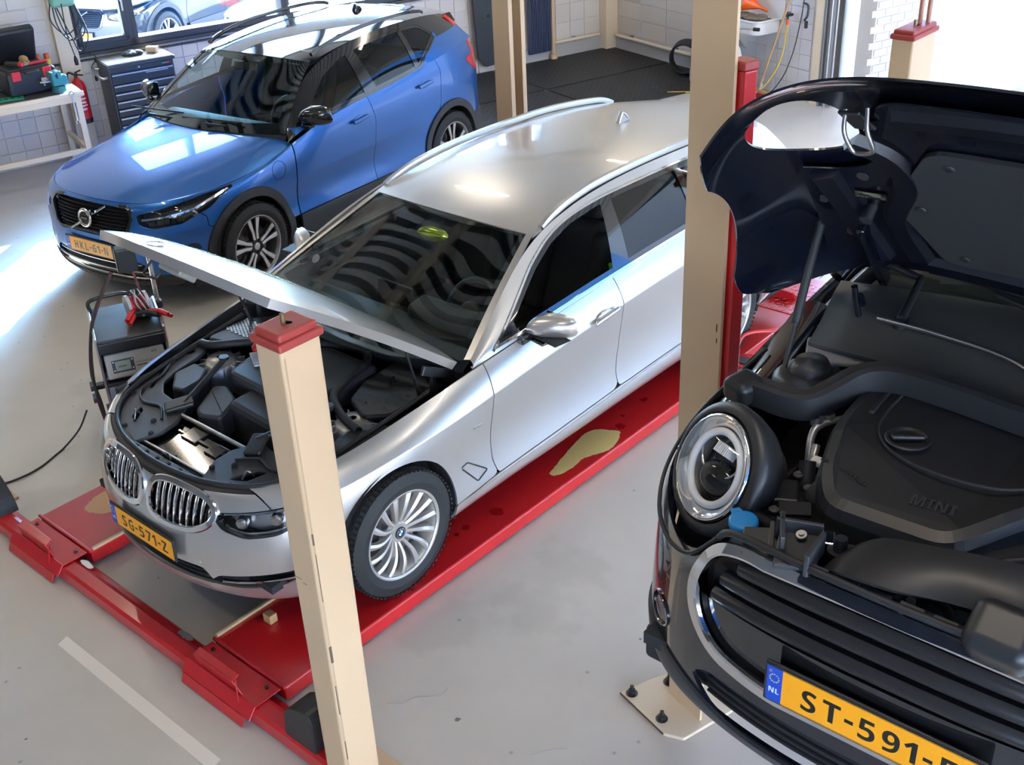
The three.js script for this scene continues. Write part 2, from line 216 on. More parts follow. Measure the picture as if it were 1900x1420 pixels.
// window wall: brickwork below and above the window band, piers between
const W1 = [6.40, 7.03], W2 = [2.95, 6.40], WY = [1.06, 2.35], UY = [2.75, 4.0], UV = [1.2, 7.2];
const wl = rstruct('wall_left', [bx(-0.3, 0, 0, WY[0], 0, 14.3, 0), bx(-0.3, 0, WY[1], UY[0], 0, 14.3, 0), bx(-0.3, 0, UY[1], HC, 0, 14.3, 0), bx(-0.3, 0, UY[0], UY[1], 0, UV[0], 0), bx(-0.3, 0, UY[0], UY[1], UV[1], 14.3, 0), bx(-0.3, 0, WY[0], WY[1], 0, W2[0], 0), bx(-0.3, 0, WY[0], WY[1], W1[1], 14.3, 0)], MT.wallWhite);
const wb = rstruct('wall_back', [bx(-0.3, 3.72, 0, HC, -0.3, 0, 0), bx(13.6, 14.3, 0, HC, -0.3, 0, 0), bx(3.72, 13.6, 4.3, HC, -0.3, 0, 0), bx(8.6, 8.8, 0, 4.3, -0.3, 0, 0)], MT.wallWhite);
rstruct('wall_right', [bx(14, 14.3, 0, HC, -0.3, 0.8, 0), bx(14, 14.3, 4.6, HC, 0.8, 12.6, 0), bx(14, 14.3, 0, HC, 6.5, 6.8, 0), bx(14, 14.3, 0, HC, 12.6, 14.3, 0)], MT.wallWhite);
rstruct('wall_front', bx(-0.3, 14.3, 0, HC + 0.2, 14, 14.3, 0), mat(0.10, 0.10, 0.105, 0.7));
{ // slab coloured dark as shade between pale steel ribs along u, carried by beams along v
  const cl = rstruct('ceiling', bx(-0.3, 14.3, HC + 0.11, HC + 0.3, -0.3, 14.3, 0), mat(0.045, 0.044, 0.042, 0.8)), rg = bx(-7.3, 7.3, -0.055, 0.055, -0.045, 0.045, 0.008), rmm = mat(0.62, 0.61, 0.58, 0.45);
  for (let k = 0; k < 79; k++) { const r = struct('steel_rib', rg, rmm, cl); r.position.set(7, HC + 0.055, -0.1 + k * 0.18); }
  for (const u0 of [1.2, 5.2, 9.2]) rstruct('trim_1', [bx(u0 - 0.1, u0 + 0.1, HC - 0.02, HC, 0, 14, 0), bx(u0 - 0.008, u0 + 0.008, HC - 0.34, HC - 0.02, 0, 14, 0), bx(u0 - 0.1, u0 + 0.1, HC - 0.36, HC - 0.34, 0, 14, 0)], mat(0.55, 0.45, 0.33, 0.5));
}
// glazed tiles of the window wall, each its own piece
function tiles(parent, name, u0, u1, y0, y1, pitch, axis, skip = () => false, mats = MT.tile, pw = pitch) {
  const g = box(pw - 0.006, pitch - 0.006, 0.012, 0.003);
  for (let y = y0; y < y1 - pitch * 0.6; y += pitch) for (let a = u0; a < u1 - pw * 0.4; a += pw) {
    if (skip(a, y)) continue;
    const t = new THREE.Mesh(g, mats[Math.floor(rnd() * mats.length)]); t.name = name; parent.add(t);
    const j = 0.0012 * rnd(); axis === 'v' ? (t.position.set(0.005 + j, y + pitch / 2, a + pw / 2), t.rotation.y = PI / 2) : t.position.set(a + pw / 2, y + pitch / 2, 0.005 + j);
  }
}
tiles(wl, 'tile', 4.9, 8.4, 0.005, 1.03, 0.168, 'v', (a, y) => a > 7.0 && a < 7.2);
tiles(wl, 'tile', 2.05, 3.0, 0.005, 1.7, 0.2, 'v');
tiles(wl, 'tile', 0.22, 1.03, 0.2, 1.2, 0.235, 'v');
tiles(wb, 'block', 0.16, 2.6, 0.22, 1.2, 0.215, 'u', undefined, [mat(0.62, 0.57, 0.50, 0.6), mat(0.60, 0.55, 0.48, 0.6), mat(0.64, 0.60, 0.53, 0.6)], 0.5);
tiles(wb, 'tile', 2.45, 3.70, 0.0, 1.6, 0.17, 'u', (a, y) => a < 2.6 && y < 1.2, [mat(0.66, 0.67, 0.70, 0.2), mat(0.68, 0.68, 0.70, 0.2)]);
for (let r = 0; r < 6; r++) for (let k = 0; k < 5; k++) { const t = struct('painted_brick', box(0.34, 0.115, 0.02, 0.006), [mat(0.70, 0.66, 0.58, 0.7), mat(0.67, 0.63, 0.55, 0.7)][(r + k) % 2], wl); t.position.set(0.006, 1.14 + r * 0.125, 7.42 + k * 0.35 + (r % 2) * 0.17); t.rotation.y = PI / 2; }
rstruct('baseboard_left', bx(0, 0.035, 0, 0.18, 0.1, 2.15, 0.004), MT.baseGrey);
rstruct('baseboard_back', bx(0.1, 2.6, 0, 0.17, 0, 0.04, 0.004), MT.baseGrey);
// a pier under the window and one in the corner, painted cream
rstruct('trim_2', bx(0, 0.10, 0, 2.6, 7.02, 7.22, 0.006), MT.cream);
rstruct('trim_3', bx(0, 0.16, 0, HC, 0.0, 0.2, 0.01), MT.cream);
// window frames with panes
function windowUnit(n, v0, v1, casement) {
  const f = 0.07, d0 = -0.16, d1 = 0.015, fr = rstruct('window_' + n, [bx(d0, d1, WY[0], WY[0] + f, v0, v1), bx(d0, d1, WY[1] - f, WY[1], v0, v1), bx(d0, d1, WY[0], WY[1], v0, v0 + f * 0.7), bx(d0, d1, WY[0], WY[1], v1 - f * 0.7, v1)], MT.frame);
  const a0 = v0 + f * 0.7, a1 = v1 - f * 0.7, b0 = WY[0] + f, b1 = WY[1] - f;
  if (casement) { const c = 0.05; part(fr, 'casement_frame', [bx(-0.06, 0.035, b0, b0 + c, a0, a1), bx(-0.06, 0.035, b1 - c, b1, a0, a1), bx(-0.06, 0.035, b0, b1, a0, a0 + c), bx(-0.06, 0.035, b0, b1, a1 - c, a1)], MT.frame); part(fr, 'window_handle', [box(0.03, 0.06, 0.02, 0.004, 0.045, b0 + 0.42, a0 + 0.025), rod([0.065, b0 + 0.42, a0 + 0.025], [0.065, b0 + 0.30, a0 + 0.028], 0.009)], MT.alu); part(fr, 'pane', bx(-0.02, -0.014, b0 + c, b1 - c, a0 + c, a1 - c, 0), MT.pane); }
  else part(fr, 'pane', bx(-0.05, -0.044, b0, b1, a0, a1, 0), MT.pane);
  return fr;
}
windowUnit(1, W1[0], W1[1], true); windowUnit(2, 4.65, W2[1], false); windowUnit(3, W2[0], 4.65, false);
for (let k = 0; k < 3; k++) { const a = UV[0] + k * 2, f = rstruct('window_' + (4 + k), [bx(-.14, .01, UY[0], UY[0] + .06, a, a + 2), bx(-.14, .01, UY[1] - .06, UY[1], a, a + 2), bx(-.14, .01, UY[0], UY[1], a, a + .05), bx(-.14, .01, UY[0], UY[1], a + 1.95, a + 2), bx(-.14, .01, UY[0], UY[1], a + .97, a + 1.03)], MT.frame); for (const b of [0, 1]) part(f, 'frosted_pane', bx(-.06, -.054, UY[0] + .06, UY[1] - .06, a + .05 + b * .98, a + .97 + b * .98, 0), mat(.8, .84, .88, .9, 0, { transmission: .55, thickness: 0 })); }  // upper windows: frosting added so no direct sun comes through them
rstruct('trim_4', [bx(-0.02, 0.05, WY[0] - 0.035, WY[0], W2[0] - 0.05, W1[1] + 0.03), rod([0.03, WY[0] - 0.07, 4.8], [0.03, WY[0] - 0.07, 7.3], 0.012)], MT.frame);
// gate opening in the back wall: cream jamb, steel guide rails, outside brick pier
rstruct('trim_5', bx(3.70, 3.82, 0, 4.3, -0.32, 0.05, 0.006), MT.cream);
rstruct('trim_6', [bx(3.83, 3.86, 0, 4.3, -0.06, 0.06, 0.003), bx(3.86, 3.885, 0, 4.3, -0.30, 0.02, 0.002), rod([3.90, 0, 0.02], [3.90, 4.3, 0.02], 0.018), rod([3.945, 0, -0.02], [3.945, 4.3, -0.02], 0.016), bx(3.885, 3.97, 0, 4.3, -0.12, -0.10, 0.002)], MT.steel);
const pier = rstruct('wall_pier', bx(3.97, 4.20, -0.16, 4.2, -1.4, -0.34, 0), facade);
for (let r = 0; r < 20; r++) for (let k = 0; k < 5; k++) { const b = struct('brick', box(0.205, 0.07, 0.02, 0.005), mat(0.70 + 0.04 * ((r * 7 + k * 3) % 3), 0.68, 0.65, 0.8), pier); b.position.set(4.205, -0.1 + r * 0.085, -0.46 - k * 0.215 + (r % 2) * 0.1); b.rotation.y = PI / 2; }
// buildings across the yard, mirrored by the glass and paint
function building(label, u, v, w, h, d, turn) {
  const b = rthing('office_building', label, 'building', u, -0.16, v, turn);
  part(b, 'wall', bx(-w / 2, w / 2, 0, h, -d, 0, 0), facade); part(b, 'roof_edge', bx(-w / 2 - 0.1, w / 2 + 0.1, h, h + 0.25, -d, 0.15, 0.02), MT.frame);
  const gl = mat(0.05, 0.12, 0.20, 0.08, 0.2);
  for (let k = 0; k < Math.floor(w / 3.4); k++) { const x = -w / 2 + 1.9 + k * 3.4; const f = part(b, 'window', box(1.7, 0.75, 0.1, 0.01, x, 3.4, 0.02), MT.frame); part(f, 'pane', box(1.55, 0.6, 0.1, 0, x, 3.4, 0.035), gl); }
  const sh = part(b, 'roller_shutter', bx(-2.4, 1.2, 0, 2.4, 0, 0.06, 0), MT.greyPlastic); for (let k = 0; k < 24; k++) part(sh, 'slat', box(3.5, 0.07, 0.03, 0.01, -0.6, 0.06 + k * 0.1, 0.07), MT.white);
  return b;
}
building('long white office building across the yard beyond the open side gates', 27, 5, 30, 5.2, 6, -PI / 2);
building('white warehouse added across the yard behind the open back gate to block the sun', 3, -10, 26, 9, 6, 0);  // added building, sized and placed to keep direct sun out of the gate
// ceiling lamps: LED tubes
function lamp(u, v, turn, k) {
  const l = rthing('tube_lamp', 'long LED tube lamp hung under the steel roof', 'lamp', u, HC - 0.62, v, turn, 'tube lamps under the roof');
  part(l, 'housing', box(1.56, 0.05, 0.09, 0.01, 0, 0.03, 0), MT.white); part(l, 'suspension', [rod([-0.6, 0.05, 0], [-0.6, 0.61, 0], 0.004), rod([0.6, 0.05, 0], [0.6, 0.61, 0], 0.004)], MT.steel);
  part(l, 'diffuser', box(1.5, 0.03, 0.06, 0.01, 0, 0, 0), new THREE.MeshStandardMaterial({ color: 0xffffff, emissive: new THREE.Color(1, 0.8, 0.58), emissiveIntensity: 14 }));
  const r = new THREE.RectAreaLight(new THREE.Color(1, 0.86, 0.68), 66, 1.5, 0.07); r.position.set(0, -0.03, 0); r.rotation.x = -PI / 2; r.name = 'lamp_light'; l.add(r);
}
for (const v of [1.6, 4.6, 8.2]) for (const u of [3.2, 7.2, 11.2]) lamp(u, v, 0);
for (const u of [3.2, 7.2]) lamp(u, 11.6, 0);
// ---------------------------------------------------------------- lifts
const RY = 0.10;                                                     // top of the runways above the floor
const LIFT = thing('car_lift', 'red lift platform of two runways and cross beams, lowered under the silver estate car', 'car lift');
const redMap = ctex(512, 2048, (x, w, h) => { // worn paint of a runway: u across, v from the rear to the front
  x.fillStyle = '#b4191c'; x.fillRect(0, 0, w, h);
  for (let k = 0; k < 260; k++) { x.fillStyle = `rgba(${120 + rnd() * 90},${10 + rnd() * 40},${15 + rnd() * 30},0.10)`; x.beginPath(); x.ellipse(rnd() * w, rnd() * h, 8 + rnd() * 40, 20 + rnd() * 110, 0, 0, 7); x.fill(); }
  for (let k = 0; k < 60; k++) { x.strokeStyle = 'rgba(215,150,140,0.25)'; x.lineWidth = 1 + rnd() * 2; x.beginPath(); const a = rnd() * w, b = rnd() * h; x.moveTo(a, b); x.lineTo(a + rnd() * 60 - 30, b + rnd() * 60); x.stroke(); }
});
redMap.wrapS = redMap.wrapT = THREE.RepeatWrapping;
const redWornMat = mat(1, 1, 1, 0.30, 0, { map: redMap, clearcoat: 0.4, clearcoatRoughness: 0.2 });
const blob = (pts, n = 5) => { const c = cr(pts, n, true); return c.map(([a, b]) => [a + 0.006 * (rnd() - 0.5), b + 0.006 * (rnd() - 0.5)]); };
const RW = [[0.427, 0.953], [-1.181, -0.655]], RZ = [-3.95, 0.835];
RW.forEach(([x0, x1], k) => {
  const top = box(x1 - x0, 0.085, RZ[1] - RZ[0], 0.012, (x0 + x1) / 2, RY - 0.0425, (RZ[0] + RZ[1]) / 2); const g = uvm(top, 1, 1), uv = g.attributes.uv, p = g.attributes.position; for (let j = 0; j < uv.count; j++) uv.setXY(j, (p.getX(j) - x0) / (x1 - x0), (p.getZ(j) - RZ[0]) / (RZ[1] - RZ[0]));
  const r = part(LIFT, 'runway', g, redWornMat);
  part(r, 'edge_strip', bx(k ? x1 - 0.012 : x0 - 0.006, k ? x1 + 0.006 : x0 + 0.012, RY, RY + 0.016, 0.15, 0.82, 0.003), MT.woodPale, 'bare metal strip along the inner edge');
  part(r, 'front_lip', box(x1 - x0 + 0.004, 0.016, 0.016, 0.004, (x0 + x1) / 2, RY + 0.002, RZ[1]), MT.red);
  const pt = (q, m, nm, y = RY + 0.0012) => part(r, nm, prism(q.map(([a, b]) => [a, b]), y - 0.001, y, 0), m);
  if (!k) {
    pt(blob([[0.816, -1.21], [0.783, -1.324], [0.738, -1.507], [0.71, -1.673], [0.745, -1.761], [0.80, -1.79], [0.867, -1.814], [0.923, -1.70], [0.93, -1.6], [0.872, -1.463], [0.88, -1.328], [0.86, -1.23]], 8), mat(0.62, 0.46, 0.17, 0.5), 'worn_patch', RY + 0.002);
    const dk = mat(0.26, 0.004, 0.006, 0.2); for (const [a, b, s] of [[0.834, -1.87, 0.03], [0.761, -2.215, 0.022], [0.769, -1.975, 0.012], [0.814, -0.749, 0.038], [0.788, -0.544, 0.022], [0.789, -0.467, 0.014], [0.912, 0.0, 0.014]]) pt(blob(circ(s, 7).map(([p_, q]) => [a + p_ * (0.7 + 0.6 * rnd()), b + q * (0.7 + 0.6 * rnd())]), 4), dk, 'oil_spot', RY + 0.0015);
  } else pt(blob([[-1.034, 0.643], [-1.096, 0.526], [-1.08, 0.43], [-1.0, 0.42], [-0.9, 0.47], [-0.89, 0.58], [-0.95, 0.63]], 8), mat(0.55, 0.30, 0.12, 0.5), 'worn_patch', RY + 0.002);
  // tread-plate ramp at the rear, with raised tears
  const rp_ = part(LIFT, 'ramp', [bx(x0, x1, RY - 0.01, RY + 0.006, RZ[0] - 0.5, RZ[0] + 0.14, 0.003)], MT.red);
  const tr = []; for (let a = 0; a < 12; a++) for (let b = 0; b < 12; b++) tr.push(box(0.03, 0.006, 0.009, 0.002, x0 + 0.03 + a * 0.041, RY + 0.007, RZ[0] + 0.12 - b * 0.045, 0, (a + b) % 2 ? 0.8 : -0.8)); const ts = part(rp_, 'tread', tr, MT.red); ts.userData.kind = 'stuff';
});
for (const zc of [0.93, -3.98]) { // cross beams with a folded lower lip, brackets over them at the runways
  const f = zc > 0 ? 1 : -1, sec = [[-0.075, 0.01], [-0.075, 0.075], [-0.06, 0.088], [0.0, 0.088], [0.022, 0.078], [0.03, 0.055], [0.034, 0.03], [0.075, 0.026], [0.085, 0.016], [0.085, 0.004], [0.02, 0.004]];
  const b = part(LIFT, 'cross_beam', at(ext(sec.map(([a, y]) => [a * f, y]), 3.15, 0.001), -1.74, 0, zc, 0, PI / 2, 0).translate(0, 0, 0), MT.red);
  b.geometry.applyMatrix4(new THREE.Matrix4().makeTranslation(-0, 0, 0));
  for (const [x0, x1] of RW) {
    const xm = (x0 + x1) / 2, w = x1 - x0 - 0.02;
    const br = part(b, 'bracket', [box(w, 0.006, 0.14, 0.002, xm, RY - 0.003, zc - 0.01 * f), at(box(w, 0.006, 0.07, 0.002), xm, 0.075, zc + 0.082 * f, 0.9 * f), at(box(w * 0.9, 0.006, 0.05, 0.002), xm - 0.01, 0.03, zc + 0.115 * f, 1.2 * f)], MT.red);
    const tz = zc + 0.045 * f, pl = [[-0.15, 0], [0.15, 0], [0.19, 0.0], [0.13, 0.075], [-0.19, 0.075], [-0.15, 0.0]];
    part(b, 'wheel_stop', [at(ext(rp([[-0.17, 0], [0.17, 0], [0.12, 0.07], [-0.17, 0.07]], 0.006), 0.007, 0.001), xm - 0.02, RY - 0.004, tz, 0.18 * f), at(box(0.29, 0.006, 0.045, 0.002), xm - 0.045, RY + 0.064, tz - 0.004 * f, 0.35 * f), at(ext([[0, 0], [0.08, 0], [0, 0.07]], 0.006, 0.001), xm + 0.10, RY - 0.004, tz - 0.005, 0, -0.6 * f, 0)], MT.red);
    for (const dx of [-0.2, 0.2]) part(br, 'bolt', cyl(0.011, 0.008, xm + dx, RY + 0.003, zc - 0.045 * f, 0, 0, 0, 6), MT.darkSteel);
  }
  for (const x of [-0.55, 0.33]) part(b, 'bare_patch', prism(blob(circ(0.04, 8, x - 0.04, zc - 0.03 * f, 1.4, 0.45), 4), 0.0875, 0.0885, 0), MT.satin, 'paint worn through to bare steel');
  part(b, 'end_guard', [at(ext(cr([[0, 0], [0.02, 0.14], [0.1, 0.2], [0.2, 0.2], [0.2, 0]], 5), 0.13, 0.004), 1.15, 0.08, zc - 0.065)], MT.plastic, 'black plastic guard on the beam end'); part(b, 'end_guard', [at(ext(cr([[0, 0], [0, 0.22], [0.07, 0.20], [0.17, 0.09], [0.2, 0]], 5), 0.13, 0.004), -1.56, 0.08, zc - 0.065)], MT.plastic, 'black plastic guard on the beam end');
}
function liftPost(x0, x1, z0, z1, h, open, label) {
  const LP = thing('lift_post', label, 'lift post', [0, 0, 0], 0); // C-section post with a base plate, cap and the lifting screw
  const o = part(LP, 'column', open ? at(ext([[x0, z0], [x1, z0], [x1, z0 + 0.045], [x1 - 0.008, z0 + 0.045], [x1 - 0.008, z0 + 0.012], [x0 + 0.012, z0 + 0.012], [x0 + 0.012, z1 - 0.012], [x1 - 0.008, z1 - 0.012], [x1 - 0.008, z1 - 0.045], [x1, z1 - 0.045], [x1, z1], [x0, z1]].map(([a, b]) => [a, -b]), h, 0.001), 0, 0, 0, -PI / 2) : bx(x0, x1, 0, h, z0, z1, 0.014), MT.beige);
  const xm = (x0 + x1) / 2, zm = (z0 + z1) / 2, w = x1 - x0, d = z1 - z0;
  part(o, 'base_plate', bx(x0 - 0.07, x1 + 0.07, 0, 0.015, z0 - 0.07, z1 + 0.07), MT.beige);
  const cap = part(o, 'post_cap', [box(w + 0.022, 0.032, d + 0.022, 0.010, xm, h + 0.010, zm), box(w - 0.006, 0.036, d - 0.006, 0.012, xm, h + 0.034, zm)], MT.redCap, 'stepped red-brown plastic cap');
  part(cap, 'screw_hole', [cyl(0.011, 0.001, xm + 0.012, h + 0.0525, zm - 0.008, 0, 0, 0, 20), box(0.03, 0.001, 0.018, 0, xm + 0.005, h + 0.0525, zm - 0.004)], MT.matte);
  part(o, 'screw_rod', rod([xm - 0.004, h + 0.03, zm + 0.004], [xm - 0.004, h + 0.085, zm + 0.004], 0.009), mat(0.20, 0.13, 0.06, 0.5, 0.6));
  return o;
}
const PH = 2.07;
{
  const p1 = liftPost(1.42, 1.56, 0.83, 1.0, PH, false, 'cream lift post with red-brown cap in front of the silver car\'s open engine bay');
  part(p1, 'seam', [bx(1.5606, 1.5612, 0.02, PH - 0.03, 0.985, 0.992, 0)], mat(0.42, 0.30, 0.19, 0.7), 'grimy seam down the corner');
  for (const [y, l] of [[1.02, 0.22], [0.72, 0.08], [1.28, 0.05], [0.45, 0.15], [0.2, 0.1]]) part(p1, 'dirt_streak', prism(blob([[1.559, 0.9865], [1.5615, 0.9865], [1.5616, 0.991], [1.559, 0.991]], 2), y, y + l, 0), mat(.10, .065, .04, .8));
  part(p1, 'scratch', [box(0.032, 0.0016, 0.001, 0, 1.452, 1.085, 1.0004), box(0.022, 0.0016, 0.001, 0, 1.485, 1.073, 1.0004)], MT.plasticGrey);
  liftPost(-1.80, -1.66, 0.83, 1.0, PH, false, 'cream lift post at the far end of the front red cross beam'); liftPost(-1.97, -1.80, -4.16, -3.97, PH + 0.3, true, 'cream open-channel lift post between the blue SUV and the silver car roof'); const pr = liftPost(1.36, 1.50, -4.26, -3.92, PH, false, 'cream lift post with red-brown cap and two guide rods in front of the bright gate');
  part(pr, 'guide_rod', [rod([1.425, PH + 0.05, -4.16], [1.425, 3.1, -4.16], 0.014), rod([1.46, PH + 0.05, -4.20], [1.46, 3.1, -4.20], 0.014)], mat(0.35, 0.16, 0.10, 0.5));
}
{ // two-post lift carrying the dark car: turned column, bolted foot, red carriage
  const t = thing('two_post_lift', 'tall cream two-post lift column with red carriage beside the raised dark car', 'car lift', [2.265, 0, -0.276], -TH);
  const w = 0.205, d = 0.09, H = 4.6;
  part(t, 'column', at(ext([[0, 0], [w, 0], [w, 0.012], [0.012, 0.012], [0.012, d], [0, d]].map(([a, b]) => [a, b]), H, 0.003), 0, 0, 0, -PI / 2), MT.beige);
  const bp = part(t, 'base_plate', prism(rp([[-0.13, 0.17], [0.17, 0.17], [0.24, 0.12], [0.24, -0.42], [-0.06, -0.42], [-0.085, -0.13], [-0.115, 0.0]], 0.008), 0, 0.018, 0.003), MT.cream);
  for (const [x, z] of [[-0.095, 0.135], [-0.052, -0.045], [0.10, 0.125]]) part(bp, 'anchor_bolt', [cyl(0.027, 0.004, x, 0.019, z), cyl(0.017, 0.022, x, 0.03, z, 0, 0, 0, 6), cyl(0.009, 0.045, x, 0.04, z)], MT.darkSteel);
  part(bp, 'worn_edge', [box(0.30, 0.012, 0.004, 0.002, 0.015, 0.009, 0.1705)], mat(0.12, 0.07, 0.04, 0.8), 'rusty edge with flaked paint');
  part(t, 'carriage', [bx(0.03, 0.232, 1.36, 2.83, -0.075, -0.02, 0.006), bx(0.15, 0.235, 1.10, 1.5, -0.085, -0.015, 0.006)], MT.red);
  part(t, 'carriage_rim', bx(0.16, 0.236, 2.83, 2.86, -0.08, -0.015, 0.006), MT.redCap);
  part(t, 'lift_arm', at(box(0.75, 0.09, 0.09, 0.008), 0.60, 1.26, 0.12, 0, -0.5), MT.red); part(t, 'lift_arm', at(box(0.95, 0.09, 0.09, 0.008), 0.62, 1.26, -0.33, 0, 0.55), MT.red);
  part(t, 'lift_pad', cyl(0.07, 0.07, 0.90, 1.335, 0.28), MT.rubber); part(t, 'lift_pad', cyl(0.07, 0.07, 0.99, 1.335, -0.57), MT.rubber);
  part(t, 'paint_chip', [box(0.004, 0.03, 0.001, 0, 0.185, 1.92, 0.0008), box(0.004, 0.018, 0.001, 0, 0.187, 1.87, 0.0008), box(0.006, 0.004, 0.001, 0, 0.14, 2.46, 0.0008)], MT.matte);
  const t2 = copy(t, [5.05, 0, -0.9], PI - TH, 'second two-post lift column on the far side of the raised dark car');
}
{ // swing-arm pad lying by the rear wheel: red disc with black rubber and bent tube
  const t = thing('lift_arm_pad', 'red lift arm end with black rubber plate and bent tube handle beside the runway', 'lift arm', [1.03, 0.12, -2.96]);
  part(t, 'arm', [at(box(0.26, 0.06, 0.5, 0.02), -0.03, -0.03, 0.16, 0, -0.35)], MT.red); part(t, 'disc', [cyl(0.095, 0.03, 0.02, 0.01, -0.01, 0, 0, 0, 32), ], MT.red);
  part(t, 'rubber_plate', [at(cyl(0.075, 0.008, 0, 0, 0, 0, 0, 0, 24), 0.0, 0.03, 0.01, 0, 0, 0, 'XYZ', [1, 1, 0.6])], MT.plastic); part(t, 'handle', tube([[-0.08, 0.0, -0.06], [-0.10, 0.09, -0.10], [-0.08, 0.12, -0.2], [0.05, 0.11, -0.36], [0.1, 0.1, -0.44]], 0.013, 40, 10), MT.red);
}
// ---------------------------------------------------------------- parts that every car needs
function wheel(car, x, y, z, R, rim, W, side, spokes, cap) { // axle along x, outer face towards side
  const h = W / 2, b = 0.02, T = [[rim - 0.012, -h + 0.012], [rim + 0.006, -h + 0.002], [(rim + R) / 2 - 0.01, -h - 0.006], [R - 0.035, -h + 0.002], [R - 0.012, -h + 0.012], [R - 0.002, -h + 0.035]];
  const prof = [...T]; for (const g of [-0.5, 0, 0.5]) prof.push([R, g * W * 0.6 - 0.006], [R - 0.007, g * W * 0.6 - 0.005], [R - 0.007, g * W * 0.6 + 0.005], [R, g * W * 0.6 + 0.006]); prof.push(...T.slice().reverse().map(([a, c]) => [a, -c]));
  const o = part(car, 'wheel', at(toCreasedNormals(lathe(prof, 64), 0.5), 0, 0, 0, 0, 0, -PI / 2), MT.rubber); o.position.set(x, y, z); if (side < 0) o.rotation.y = PI;
  const tr = []; for (let k = 0; k < 72; k++) for (const s of [-1, 1]) tr.push(at(new THREE.BoxGeometry(0.05, 0.006, 0.012), s * (h - 0.03), 0, 0).applyMatrix4(new THREE.Matrix4().makeTranslation(0, R - 0.0042, 0)).applyMatrix4(new THREE.Matrix4().makeRotationX(k / 72 * 2 * PI)));
  part(o, 'tread_block', tr, MT.rubber).userData.kind = 'stuff';
  const e = h - 0.008;
  part(o, 'rim', at(lathe([[rim - 0.05, -h + 0.02], [rim - 0.02, -h + 0.03], [rim - 0.02, e - 0.03], [rim - 0.012, e - 0.012], [rim + 0.004, e - 0.006], [rim + 0.008, e + 0.002], [rim + 0.004, e + 0.006], [rim - 0.006, e + 0.004], [rim - 0.012, e - 0.008], [rim - 0.026, e - 0.03], [rim - 0.03, -h + 0.05]], 64), 0, 0, 0, 0, 0, -PI / 2), spokes.rim ?? MT.alloy);
  const disc = part(o, 'brake_disc', [cyl(rim * 0.72, 0.025, e - 0.10, 0, 0, 0, 0, PI / 2, 48), cyl(0.085, 0.06, e - 0.075, 0, 0, 0, 0, PI / 2, 32)], MT.steel);
  part(o, 'splash_shield', cyl(rim * 0.76, 0.006, e - 0.13, 0, 0, 0, 0, PI / 2, 40), MT.steel);
  part(o, 'brake_caliper', at(box(0.06, 0.20, 0.09, 0.02), e - 0.09, 0.02, rim * 0.62), MT.darkSteel);
  spokes.make(o, e, rim); if (cap) cap(o, e);
  return o;
}
function bladeSpokes(n, mt) { return { make(o, e, rim) {
  const prof = [];                                     // a blade bent along its length, wider at the rim
  const g = []; const N = 10, P = [], I = [];
  for (let k = 0; k <= N; k++) { const t = k / N, r = lerp(0.045, rim - 0.008, t), w = lerp(0.012, 0.026, Math.pow(t, 1.5)), xx = e - 0.004 - 0.034 * Math.pow(1 - t, 1.4) + 0.012 * Math.sin(t * PI), sk = 0.03 * Math.sin(t * PI * 0.9) * 0.5; P.push([xx - 0.034, r, sk - w * 0.7], [xx - 0.004, r, sk - w * 0.8], [xx + 0.002, r, sk - w * 0.25], [xx - 0.006, r, sk + w * 0.5], [xx - 0.034, r, sk + w * 0.7]); }
  for (let k = 0; k < N; k++) for (let j = 0; j < 5; j++) { const a = k * 5 + j, b = k * 5 + (j + 1) % 5; I.push(a, a + 5, b, b, a + 5, b + 5); }
  let q = new THREE.BufferGeometry(); q.setAttribute('position', new THREE.Float32BufferAttribute(P.flat(), 3)); q.setIndex(I); q = toCreasedNormals(q, 0.55);
  for (let k = 0; k < n; k++) { const s = part(o, 'spoke', q, mt); s.rotation.x = k / n * 2 * PI + 0.1; }
  part(o, 'hub', cyl(0.062, 0.03, e - 0.045, 0, 0, 0, 0, -PI / 2, 40, 0.05), mt);
} }; }
function twinSpokes(n, face, body, rimMat) { return { rim: rimMat, make(o, e, rim) {
  for (let k = 0; k < n; k++) {
    const a = k / n * 2 * PI, one = (s) => rp([[s * 0.004, 0.055], [s * 0.030, 0.06], [s * 0.034, 0.12], [s * 0.072, rim - 0.004], [s * 0.030, rim - 0.002], [s * 0.010, 0.12]], 0.006);
    const back = ext(rp([[-0.045, 0.05], [0.045, 0.05], [0.045, 0.12], [0.09, rim - 0.006], [-0.09, rim - 0.006], [-0.045, 0.12]], 0.008), 0.03, 0.004);
    const holed = ext(rp([[-0.04, 0.05], [0.04, 0.05], [0.038, 0.12], [0.082, rim - 0.006], [0.02, rim - 0.006], [0.004, 0.13], [-0.004, 0.13], [-0.02, rim - 0.006], [-0.082, rim - 0.006], [-0.038, 0.12]], 0.006), 0.04, 0.004);
    const toX = (g, d) => at(g, d, 0, 0, 0, PI / 2, 0);
    const sp = part(o, 'spoke', toX(holed, e - 0.052), body); sp.rotation.x = a;
    for (const s of [-1, 1]) part(sp, 'machined_face', toX(ext(one(s), 0.008, 0.002), e - 0.016), face);
    part(o, 'wheel_bolt', at(cyl(0.011, 0.02, 0, 0, 0, 0, 0, -PI / 2, 6), e - 0.012, 0.055 * Math.cos(a + PI / n), 0.055 * Math.sin(a + PI / n)), MT.darkSteel);
  }
  part(o, 'hub', cyl(0.075, 0.03, e - 0.03, 0, 0, 0, 0, -PI / 2, 40, 0.06), body); part(o, 'hub_cap', at(lathe([[0, 0.006], [0.024, 0.005], [0.030, 0.001], [0.031, -0.004]], 32), e - 0.010, 0, 0, 0, 0, -PI / 2), MT.satin);
} }; }
